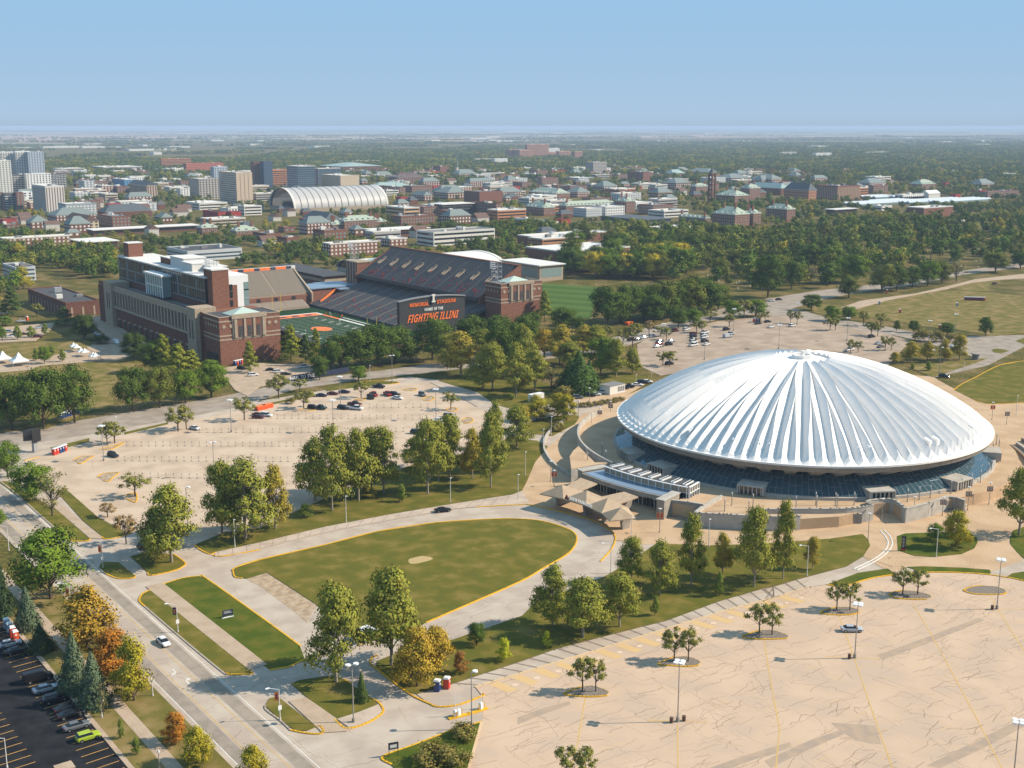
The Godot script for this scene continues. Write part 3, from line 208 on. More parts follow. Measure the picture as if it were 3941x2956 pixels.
	[1957, -1791, 7.3, 33, 26, "dorm", "h"], [1362, -1244.3, 16.4, 23.8, 18.5, "georgian", "c"], [1634, -1490, 5.8, 17, 9, "redwall", "h"], [995.2, -902.5, 14, 12.8, 15.3, "georgian", "c"],
	[2210, -2001, 6.7, 26, 29, "brick", "h"], [1450, -1303, 5.3, 15, 12, "slatelow", "h"], [1890, -1698, 6.3, 10, 12, "house", "h"], [1731, -1552.3, 8.7, 48.9, 23.8, "slate", "c"],
	[2180, -1929, 6.2, 18, 12, "redwall", "h"], [1745.4, -1541.6, 10.8, 28.6, 47.3, "slate", "e"], [1685, -1484, 4.7, 16, 14, "slatelow", "h"], [2133, -1860, 5.7, 13, 9, "house", "h"],
	[1483.2, -1289.7, 11, 20, 72.4, "greenroof", "e"], [3383.3, -2944.7, 14.4, 77.8, 14, "whitelow", "e"], [2048, -1779, 5.3, 18, 9, "slate", "h"], [1716, -1488, 7.3, 18, 9, "redwall", "h"],
	[1574, -1364, 8.5, 27, 27, "greylow", "h"], [1634, -1414, 6.9, 12, 12, "redwall", "h"], [1551, -1342, 8.6, 42, 24, "slate", "h"], [1075.6, -924.8, 14, 14.7, 30.8, "georgian", "e"],
	[2013, -1723, 11.7, 42, 29, "brick", "h"], [2131, -1817, 7.8, 25, 27, "slate", "h"], [2091, -1779, 6, 16, 10, "house", "h"], [1950, -1657, 8.7, 18, 22, "slate", "h"],
	[1892, -1592, 6, 10, 11, "house", "h"], [1387.7, -1154.5, 16.8, 17.3, 45.5, "hiptall", "e"], [1867.3, -1540.2, 8.9, 37.5, 14, "slate", "e"], [3290.8, -2714.7, 16.4, 81.3, 16.1, "white", "e"],
	[2302, -1859, 6.8, 11, 12, "house", "h"], [1209.8, -964.3, 5.7, 42.7, 14, "whiteroof", "e"], [1644, -1311, 6.9, 10, 9, "redwall", "h"], [1455.2, -1157.1, 19.7, 52.8, 41.8, "brickcol", "e"],
	[1532, -1208, 9.4, 24, 20, "slate", "h"], [2283, -1798, 7.2, 17, 13, "house", "h"], [1682, -1319, 7.1, 19, 29, "dorm", "h"], [1745, -1344, 5, 15, 12, "slate", "h"],
	[1570.3, -1204.9, 12.7, 20, 14, "orange", "e"], [3775.2, -2873.1, 11.6, 130, 14, "whitelow", "e"], [1795.6, -1357.3, 8.2, 46, 29.8, "slate", "e"], [1642, -1234, 11.5, 38, 16, "brick", "h"],
	[1944, -1456, 11.6, 45, 27, "whitelow", "h"], [2244, -1678, 6.7, 19, 14, "redwall", "h"], [1312.6, -971.8, 5.7, 21.4, 14, "whitelow", "e"], [3292.7, -2445.7, 8.1, 50.8, 14, "redwall", "e"],
	[1936, -1418, 5.6, 12, 9, "house", "h"], [3399.9, -2452.4, 8.3, 68.3, 14, "pink", "e"], [1550.7, -1111.8, 6.1, 51.6, 14, "white", "e"], [1800.2, -1254.3, 9.9, 39, 24.3, "georgian", "e"],
	[1247.6, -864.2, 11.7, 58.7, 23.8, "brickwhite", "e"], [1607.7, -1106.8, 6.2, 29.1, 14, "whitegable", "e"], [2482, -1680, 6.5, 17, 11, "house", "h"], [2446, -1652, 6, 10, 10, "slate", "h"],
	[1938, -1301, 6.5, 10, 10, "redwall", "h"], [2394, -1592, 6.9, 19, 14, "slate", "h"], [1617, -1067, 6.2, 12, 10, "redwall", "h"], [2101, -1387, 6.1, 16, 9, "slate", "h"],
	[1184.5, -776, 5.1, 12.6, 14, "tan", "e"], [1765, -1122, 5.5, 18, 14, "redwall", "h"], [2247, -1427, 7, 13, 13, "house", "h"], [1954.5, -1239.5, 7.2, 39.1, 23.9, "slate", "e"],
	[2006, -1272, 6.7, 19, 14, "slatelow", "h"], [1701.7, -1067.9, 7.5, 86.2, 14, "brick", "e"], [2339, -1428, 9.7, 34, 24, "greyapt", "h"]]
const TREES := [
	[100.8, -452.1, 18.7, 12.8, "rnd", "kirby"], [72.7, -334, 5.3, 5.7, "rng", "verge"], [58.6, -270.5, 14.1, 5, "sprd", "front"], [151, -639.5, 7.3, 4.8, "rng", "grovw"],
	[165.1, -688.7, 5.2, 7.1, "rng", "grovw"], [88.5, -383.7, 10.8, 8.1, "rng", "verge"], [105.4, -444.4, 18.6, 13.9, "rnd", "kirby"], [177.2, -721.2, 17, 11.5, "pind", "grovw"],
	[158.2, -638.5, 7, 4.5, "yng", "grovw"], [255, -1007.5, 15.4, 15.4, "auy", "campus"], [215.2, -842.7, 14.3, 13.3, "auy", "campus"], [115.8, -463.5, 15.8, 13.3, "rnd", "kirby"],
	[61.1, -259, 9.5, 5.6, "spr", "front"], [165.7, -641.6, 5.8, 4.9, "yng", "grovw"], [88, -354, 10.9, 11.3, "rng", "verge"], [149.7, -574.1, 5.6, 3.3, "yng", "grovw"],
	[188.1, -713.1, 7.2, 7.4, "loc", "grovw"], [60.3, -246.3, 5.8, 5.6, "sprd", "front"], [115.1, -439.4, 21.2, 16.1, "rnd", "kirby"], [150.8, -564.6, 8, 5.9, "rng", "grovw"],
	[173.9, -644.4, 5.9, 4, "yng", "grovw"], [70.1, -273.9, 15.8, 15.8, "rng", "front"], [158, -578.9, 5.4, 4.4, "yng", "grovw"], [88.3, -335.7, 12.2, 9.9, "bare", "verge"],
	[158.6, -564.1, 5.8, 3.3, "yng", "grovw"], [191, -669.5, 10.4, 10.3, "pind", "stad"], [126.8, -441.6, 20.7, 13.8, "rnd", "kirby"], [60.4, -223.6, 11.9, 6.4, "spr", "front"],
	[185.7, -618.1, 12.8, 12.6, "drk", "stad"], [68.3, -241.7, 13.6, 12.3, "auo", "front"], [61.3, -215.1, 10.5, 6.2, "spr", "front"], [188.6, -601.1, 3.9, 8.8, "drk", "stad"],
	[61.3, -209.6, 6.7, 2.6, "bare", "front"], [126, -402.8, 7.5, 6.4, "loc", "lotn"], [100.4, -325.4, 3.9, 5.6, "brown", "verge"], [129.1, -404.4, 7.3, 7.7, "loc", "lotn"],
	[68.3, -224, 10.2, 8.8, "orange", "front"], [61.1, -199.7, 3.7, 1.2, "yng", "front"], [97.1, -300.7, 7.7, 6.2, "brown", "verge"], [150.5, -447.3, 16.5, 12.2, "rnd", "kirby"],
	[186.2, -547.1, 13, 11.5, "drk", "stad"], [68.1, -212.7, 12.7, 7.4, "auy", "front"], [113.2, -339.6, 6.8, 8.3, "loc", "lotw"], [61.3, -192.4, 3.3, 1.4, "yng", "front"],
	[183.8, -514.9, 13.8, 10.4, "rnd", "stad"], [101, -287.9, 12.6, 7.8, "syc", "isle"], [161, -446.9, 15.8, 11.9, "rnm", "kirby"], [187.6, -512.1, 16.9, 9.4, "pin", "stad"],
	[101.5, -280.2, 19.9, 13.8, "syc", "isle"], [68.6, -192.6, 5.6, 4.6, "orange", "front"], [152.8, -407.2, 8.9, 9.3, "loc", "lotn"], [190.2, -502.2, 13.9, 11.8, "pin", "stad"],
	[172.1, -448.7, 12.8, 10.7, "rng", "kirby"], [156.5, -408.7, 7.8, 7.2, "loc", "lotn"], [196.6, -502.2, 10.5, 8.8, "pin", "stad"], [68.7, -183.5, 6.8, 5.4, "auy", "front"],
	[205, -502.5, 5.3, 7.3, "rng", "stad"], [184.5, -452.6, 13, 13.3, "rng", "kirby"], [120.7, -293.7, 19.6, 10.4, "syc", "row"], [122.9, -292, 18.3, 8.2, "syc", "row"],
	[178.9, -408.6, 8.3, 8.3, "loc", "lotn"], [123.8, -285.6, 21.3, 14.9, "syc", "row"], [218.2, -489.5, 13.8, 6.8, "pin", "stad"], [74.1, -172.9, 6.2, 5.3, "auy", "front"],
	[133.7, -288.2, 17.4, 8.3, "syg", "row"], [205.3, -434.5, 9.6, 9.9, "loc", "lotn"], [205.1, -423, 2.6, 4.2, "bush", "lotn"], [245, -503.5, 16.6, 10.9, "pin", "south"],
	[218.2, -441.3, 5.2, 6.8, "loc", "lotn"], [205, -411.8, 7.2, 8.2, "loc", "lotn"], [144.9, -292.4, 3.9, 3.6, "yng", "row"], [247.9, -494.3, 13.2, 7, "pind", "south"],
	[154.3, -304.9, 18.4, 11.3, "syc", "row"], [249.4, -486.3, 16.8, 6.4, "pin", "south"], [235.8, -457.5, 10.3, 7.1, "rnd", "south"], [249.2, -473, 13.3, 10.5, "rnd", "south"],
	[153.6, -293.2, 24.4, 11, "syc", "row"], [102.7, -196.6, 19.9, 11.1, "syc", "gate"], [254.3, -472.5, 15, 15.9, "rnd", "south"], [161.8, -302.2, 18.9, 9, "syc", "row"],
	[248, -445.4, 6.4, 7.6, "rng", "lotn"], [164, -296.4, 21.2, 11.3, "syc", "row"], [262.9, -469.5, 17.2, 15.9, "rnd", "south"], [232.5, -415.7, 7, 7.1, "loc", "lotn"],
	[102.7, -186.5, 5.9, 2.5, "arb", "gate"], [167.9, -297.7, 3.6, 4.8, "syg", "row"], [172.2, -303.2, 18.9, 9.2, "syc", "row"], [272, -469.5, 18.5, 16.1, "rnd", "south"],
	[174, -298.9, 19.8, 10.5, "syc", "row"], [115.2, -196.5, 20.1, 12.4, "syc", "gate"], [281, -469.8, 17, 17.3, "rnd", "south"], [173.8, -288.4, 5.2, 2.7, "yng", "row"],
	[289.6, -470.5, 11.7, 10.9, "rnd", "south"], [196.1, -316.2, 10.3, 9.8, "syc", "row"], [114.5, -185.6, 11.9, 9.6, "gold", "gate"], [183.9, -290.1, 22.3, 10.5, "syc", "row"],
	[299.5, -466.7, 18.9, 17.6, "rnd", "south"], [100.9, -158.7, 3.5, 6.6, "bush", "corner"], [120.7, -188.4, 9.5, 7, "gold", "gate"], [193.7, -299.4, 18.6, 8.7, "syc", "row"],
	[297.5, -450.7, 14.1, 11.8, "syc", "south"], [199.3, -301.5, 19.4, 9.9, "syc", "row"], [250.1, -377.2, 6.7, 6.3, "loc", "lotn"], [104.1, -157.3, 3.3, 6, "bush", "corner"],
	[124.7, -185.5, 4.5, 3.1, "brown2", "park"], [289.6, -428.5, 19, 17, "syg", "south"], [110.6, -163.6, 2.5, 5, "bush", "corner"], [329.6, -478.4, 16.3, 15, "rnd", "south"],
	[203.5, -295.2, 15.8, 7.3, "syg", "row"], [134.6, -194.1, 4.9, 4.2, "rnd", "park"], [327.1, -464.8, 11.4, 12.4, "syc", "mid"], [281.5, -400.1, 15.9, 12.7, "syc", "mid"],
	[202.7, -284.3, 22.8, 9.2, "syc", "row"], [283.3, -395.9, 19.3, 12.6, "syc", "mid"], [214.3, -298.6, 21.4, 8.6, "syc", "row"], [351.4, -486.8, 13.2, 15.5, "rnd", "south"],
	[301.4, -415.1, 22.8, 12.8, "rnd", "mid"], [135, -184.9, 4.8, 3.1, "lime", "park"], [278.5, -376.3, 2.6, 2.8, "yng", "mid"], [327.9, -442.1, 17.7, 13.1, "rnd", "mid"],
	[283.2, -379.5, 21.6, 12.3, "syc", "mid"], [236.6, -316.7, 14.4, 10.4, "syc", "row"], [250.1, -330.9, 9.9, 6.3, "syg", "tri"], [309.3, -409.2, 22.8, 13.3, "syc", "mid"],
	[351, -462.5, 16.3, 12.7, "rnd", "mid"], [382, -499.3, 10.7, 11.2, "rnd", "mid"], [297.4, -385.4, 16.3, 12.2, "syc", "mid"], [265.7, -343.2, 9.4, 10, "auy", "tri"],
	[345.2, -440.2, 12.9, 12.2, "gold", "mid"], [412.2, -525.8, 16.6, 9.2, "pin", "pract"], [146.1, -184.8, 3.4, 2, "lime", "park"], [301.5, -379.6, 10.9, 8.7, "bare", "mid"],
	[154.1, -192.9, 13.7, 8.5, "syc", "park"], [261.3, -326.8, 3.5, 6.3, "bush", "tri"], [275.3, -343, 9, 8.8, "auy", "tri"], [342, -424.6, 17.5, 14.1, "syg", "mid"],
	[299.2, -369, 4.6, 8.1, "bush", "mid"], [401.2, -494.4, 12.1, 13.8, "rnd", "pract"], [574.8, -707.1, 17, 14.5, "rnd", "oaks"], [116.3, -141.6, 5.8, 5.1, "loc", "lots"],
	[274.7, -336.6, 9.8, 8.3, "auy", "tri"], [312, -380.3, 12, 11.8, "fir", "mid"], [342.4, -417.4, 10.9, 12.3, "syc", "mid"], [598.7, -729.7, 19.4, 18.9, "rnm", "oaks"],
	[567.6, -691.2, 18.1, 17.9, "rnd", "oaks"], [560.4, -681, 18.2, 17.8, "rnd", "oaks"], [664.7, -806.3, 18, 17.5, "rng", "oaks"], [583.4, -703.3, 16.7, 14.9, "rng", "oaks"],
	[309, -371.2, 16.7, 15.9, "fir", "mid"], [405.4, -486.6, 7.6, 5.6, "rnd", "pract"], [293.3, -350.1, 1.9, 3.2, "bush", "yard"], [139, -164.7, 7, 5.2, "loc", "lots"],
	[155.2, -184, 13, 10.5, "syc", "park"], [365.7, -436.2, 13.7, 13.5, "syg", "mid"], [118.6, -139.5, 5.8, 4.7, "loc", "lots"], [725.6, -861.8, 18.2, 17.8, "rnm", "oaks"],
	[296.1, -349.2, 2, 3.4, "bush", "yard"], [316.9, -373.8, 11.9, 9.8, "fir", "mid"], [583.8, -689.7, 15.3, 14.6, "rnm", "oaks"], [597.7, -700.4, 16.8, 16.6, "rnd", "oaks"],
	[370.2, -432.8, 13.7, 13.5, "syc", "mid"], [141.1, -163.2, 6.7, 4.5, "loc", "lots"], [299.6, -349.1, 1.9, 3.4, "bush", "yard"], [563.4, -658.1, 18.2, 16.8, "yel", "oaks"],
	[339.7, -393, 16.2, 12.4, "rng", "mid"], [302.9, -348.7, 1.9, 3.5, "bush", "yard"], [594.6, -683.2, 16.1, 14.4, "rnd", "oaks"], [395.9, -453.8, 8.4, 7.7, "loc", "road"],
	[430.1, -492.3, 20.7, 19.3, "rnd", "oaks"], [622.1, -712.5, 19.4, 16.6, "rnd", "oaks"], [569.2, -650.9, 18.1, 16.8, "rng", "oaks"], [306.5, -348.6, 1.9, 3.5, "bush", "yard"],
	[631.7, -716.9, 19.9, 17.1, "rng", "oaks"], [695.3, -788.6, 18.3, 17.5, "rnm", "oaks"], [309.7, -348.8, 1.9, 3.3, "bush", "yard"], [341.8, -385.2, 16.6, 10.2, "syc", "mid"],
	[165.2, -183.5, 11.9, 8.5, "syc", "park"], [576, -646.2, 15.5, 13.8, "syc", "oaks"], [684.2, -768.1, 18.9, 16.1, "syc", "oaks"], [441.2, -494.1, 17, 14.3, "rnd", "oaks"],
	[312.8, -349.1, 1.8, 2.8, "bush", "yard"], [673.8, -754.6, 18.6, 18.2, "rnd", "oaks"], [398.1, -443.8, 7.2, 7.1, "loc", "road"], [582.6, -649.9, 16.6, 13.8, "yel", "oaks"],
	[449.8, -497.9, 19.9, 16.5, "rnd", "oaks"], [185, -201.6, 11, 7, "syc", "park"], [613.5, -675.4, 14.8, 14.5, "rnm", "oaks"], [352.6, -386.6, 11.1, 7.8, "syc", "mid"],
	[397.5, -436.1, 11.8, 9.9, "loc", "road"], [593.5, -645.5, 17.3, 16.5, "rng", "oaks"], [775.3, -843.5, 19.5, 18.5, "syc", "oaks"], [600.8, -650.6, 17.4, 16.3, "rnm", "oaks"],
	[463, -498.7, 18.1, 18.7, "rnd", "oaks"], [620.8, -667.6, 17.8, 16.7, "rng", "oaks"], [722.7, -775.4, 19.7, 18.4, "rnd", "oaks"], [645.4, -692, 17.4, 16.3, "rnm", "oaks"],
	[427.5, -456.5, 7.5, 7.4, "brown", "road"], [711.4, -758.9, 18.8, 16.3, "syc", "oaks"], [700.8, -746.8, 16.6, 16.5, "rnm", "oaks"], [590.6, -627.9, 17.7, 15.1, "yel", "oaks"],
	[458.6, -486.3, 15.2, 14.4, "rnd", "oaks"], [599.4, -636.2, 19.8, 17.1, "rnm", "oaks"], [175.6, -183.4, 4.6, 2, "yng", "park"], [634, -671, 19.3, 15.9, "yel", "oaks"],
	[622.5, -655.9, 16.4, 15.8, "rnd", "oaks"], [184.8, -191.6, 13, 7.4, "syc", "park"], [470.5, -493.1, 20.8, 17.3, "rnm", "oaks"], [429.9, -450.2, 5, 7.9, "loc", "road"],
	[645.9, -677.8, 18.7, 15.8, "rnd", "oaks"], [593.2, -620.8, 16.5, 13.4, "rnm", "oaks"], [376.4, -392.2, 6.3, 6.4, "loc", "lote"], [659.6, -689, 18.8, 18.1, "rnm", "oaks"],
	[702.1, -733.4, 19.8, 18.8, "rnd", "oaks"], [630.9, -656.7, 19.7, 19.3, "rng", "oaks"], [425, -440.7, 6.1, 6.6, "loc", "road"], [473.7, -490.7, 14.8, 13.3, "rnd", "oaks"],
	[377, -388.4, 6.8, 6.4, "loc", "lote"], [668.7, -689.5, 18.1, 17.1, "rnd", "oaks"], [640.9, -659.7, 16.6, 15, "rnm", "oaks"], [162.6, -163.8, 6.5, 5.3, "loc", "lots"],
	[483, -494.6, 19, 17.6, "rnd", "oaks"], [633.2, -649.1, 17.8, 15, "rnd", "oaks"], [658.2, -672.9, 17.8, 17.1, "yel", "oaks"], [455.6, -463.6, 10.3, 10.2, "rnd", "road"],
	[757.2, -773.4, 19.3, 16.9, "rnm", "oaks"], [652, -663.9, 18.6, 18.1, "yel", "oaks"], [626.8, -631.1, 18.5, 14.5, "rng", "oaks"], [164.9, -162.1, 7.2, 4.8, "loc", "lots"],
	[493.2, -492.5, 20.5, 19, "rnm", "oaks"], [194.9, -191.4, 17.3, 7, "syc", "park"], [730.3, -727.8, 19.8, 16.9, "rnm", "oaks"], [467.9, -464.3, 9.1, 9, "rng", "road"],
	[740.7, -737, 19.1, 18.3, "rnd", "oaks"], [719.6, -713.5, 17.2, 16, "rnd", "oaks"], [452.7, -446.9, 6.3, 6.8, "loc", "road"], [786.4, -778.2, 18.4, 17.4, "syc", "oaks"],
	[506.7, -499.3, 20.8, 15.2, "rnd", "oaks"], [822.9, -813.4, 18.3, 18, "rnd", "oaks"], [455, -445.3, 6.3, 6.8, "loc", "road"], [507.8, -492.8, 18.7, 19.3, "rnd", "oaks"],
	[483.9, -467.5, 6.6, 9.8, "loc", "road"], [730.4, -706.8, 18.8, 17.1, "rnm", "oaks"], [811.6, -784.5, 19.3, 17.8, "rnm", "oaks"], [522.9, -498.9, 14.1, 14, "rnm", "oaks"],
	[627.6, -598.8, 15.1, 14, "rnm", "cem"], [195.5, -182.8, 5.8, 2.3, "yng", "park"], [205.3, -191.3, 10.8, 5.4, "syg", "park"], [803.6, -760.2, 18.9, 17.8, "rnd", "oaks"],
	[480.7, -449.9, 7.1, 7, "loc", "road"], [503.2, -468.9, 10.1, 11.3, "rng", "road"], [508.6, -464.9, 10.8, 10, "loc", "road"], [206.3, -182, 19.2, 9.2, "syc", "park"],
	[520.4, -466.8, 9.5, 12.2, "rng", "road"], [186.9, -162.8, 6.9, 5.6, "loc", "lots"], [506.5, -450.8, 5.3, 4.9, "loc", "road"], [511.8, -452, 5.3, 4.9, "loc", "road"],
	[585.1, -515.5, 26.2, 19.5, "rnd", "cem"], [188.8, -160.9, 6.5, 5.1, "loc", "lots"], [644.6, -558.9, 19.6, 16.3, "rnm", "cem"], [215.9, -181.5, 19.3, 6.5, "syc", "park"],
	[516.9, -438, 7.2, 4.9, "loc", "lote"], [627.9, -533, 18.1, 14.2, "rnd", "cem"], [518.2, -434.5, 6.9, 5.2, "loc", "lote"], [733.9, -606.6, 18.3, 17.9, "rnd", "cem"],
	[563.8, -462.7, 9.1, 11.5, "rnd", "road"], [663, -545.3, 11.5, 10.6, "bare", "cem"], [226.6, -181.4, 8.2, 4.1, "syg", "park"], [515.5, -409.7, 7, 6.9, "loc", "lote"],
	[673.5, -537.5, 13.9, 16.3, "rnd", "cem"], [741.8, -592.4, 17.3, 17.1, "rng", "cem"], [542.1, -429.6, 8.3, 9.2, "rng", "road"], [517.9, -408, 6.4, 5.7, "loc", "lote"],
	[210.9, -161.4, 6.6, 4.8, "loc", "lots"], [685.2, -536.8, 15.6, 12.3, "rng", "cem"], [552.9, -426.8, 7.4, 9.3, "rng", "road"], [626.6, -484.7, 14.3, 14.2, "rnm", "cem"],
	[213.3, -159.6, 6.2, 4.5, "loc", "lots"], [471.4, -361.7, 6.3, 5.1, "loc", "lote"], [693.8, -530.4, 18.9, 16.5, "rng", "cem"], [474.3, -359.5, 5.2, 5.1, "loc", "lote"],
	[542.7, -408.9, 7.8, 7.7, "loc", "road"], [519.5, -386.1, 7.1, 7.4, "loc", "lote"], [520.7, -383, 7.1, 6.1, "loc", "lote"], [550.2, -403.3, 6.5, 7.7, "loc", "road"],
	[666.8, -489.6, 17.9, 17.9, "rnm", "cem"], [490, -355.6, 6.7, 5.2, "loc", "lote"], [492.4, -353.8, 6.1, 5.2, "loc", "lote"], [466.1, -332.6, 5, 4.9, "syg", "drive"],
	[541.1, -386.1, 5.7, 3.8, "rnd", "road"], [679.8, -487.2, 16.4, 14.1, "rnd", "cem"], [230.6, -158.1, 6.3, 5.5, "loc", "lots"], [474.6, -329.9, 9.4, 8.2, "syg", "drive"],
	[698.1, -488.4, 14.3, 11.9, "rnd", "cem"], [460.9, -319.4, 2.7, 2.1, "yng", "drive"], [545.2, -378.4, 6.3, 5.3, "rnd", "road"], [233.4, -156, 6.1, 5.5, "loc", "lots"],
	[526.5, -361.3, 6.1, 8.4, "bush", "road"], [485.7, -328.8, 8.4, 7.1, "syg", "drive"], [717, -489.6, 16.9, 16.1, "rng", "cem"], [463.2, -312.8, 4, 3.1, "yng", "drive"],
	[269.6, -176.3, 4.4, 4.3, "rng", "plaza"], [530.2, -354.2, 5.4, 8.3, "bush", "road"], [735.8, -491.3, 14.7, 12.2, "rnm", "cem"], [486.9, -320.8, 10.5, 6.5, "syg", "drive"],
	[553, -363.5, 6.2, 8.6, "rnd", "road"], [537, -351.3, 4.5, 6.6, "bush", "road"], [269.2, -169.8, 9.6, 7.6, "auy", "plaza"], [755.5, -492.9, 14.9, 14.1, "bare", "cem"],
	[497.6, -319.9, 11.4, 8.2, "syg", "drive"], [565.8, -349.5, 9.6, 7.9, "rnd", "field"], [825.5, -506.2, 14.5, 18.5, "rnm", "cem"], [291.8, -165.7, 17.8, 10.1, "syc", "plaza"],
	[865, -510, 11.7, 13.6, "rnd", "cem"], [937.7, -531.6, 16, 15.5, "drk", "cem"]]
const GROVES := [[[633.8, -640.5, 767, -732.8, 874.3, -789.9, 980.2, -825, 1089.9, -836.2, 1183.5, -827.8, 1280.9, -755.6, 1235.8, -689.8, 916.4, -508.8, 831.4, -531.6, 751.8, -553.1, 683.5, -519.5, 617.1, -516.9, 570.9, -510.6, 593.9, -513.4, 589.7, -551.5], 13, 10, 17, 0.38],[[697.7, -849, 822.4, -907.7, 884.7, -895.7, 893.8, -854.8, 874.3, -789.9, 767, -732.8, 637.4, -637.9, 583.9, -601.2, 594.5, -612.2, 563.3, -651.9, 559.6, -680.6, 576.4, -711], 9.5, 10, 18, 0.8],[[293.1, -1283.3, 334, -1132.4, 364.9, -1095.7, 303, -913.5, 275.5, -832.4, 266.5, -855.2, 220.4, -850, 167.1, -762.6, 198.1, -931.1], 11, 8, 15, 0.8],[[158.1, -751.9, 206.6, -809.6, 191.3, -744.6, 165.6, -688.3, 139.8, -669.7], 13, 7, 12, 0.5],[[521.3, -1130.8, 581.8, -1120.2, 642.6, -1129.4, 640.5, -1009.7, 773.4, -1032.5, 865.2, -1063.7, 768.1, -947.9, 610.3, -812.7, 585.8, -867, 580.7, -935.7, 504.4, -868.2, 465.2, -897.2, 430, -934.7], 10, 7, 14, 0.85]]
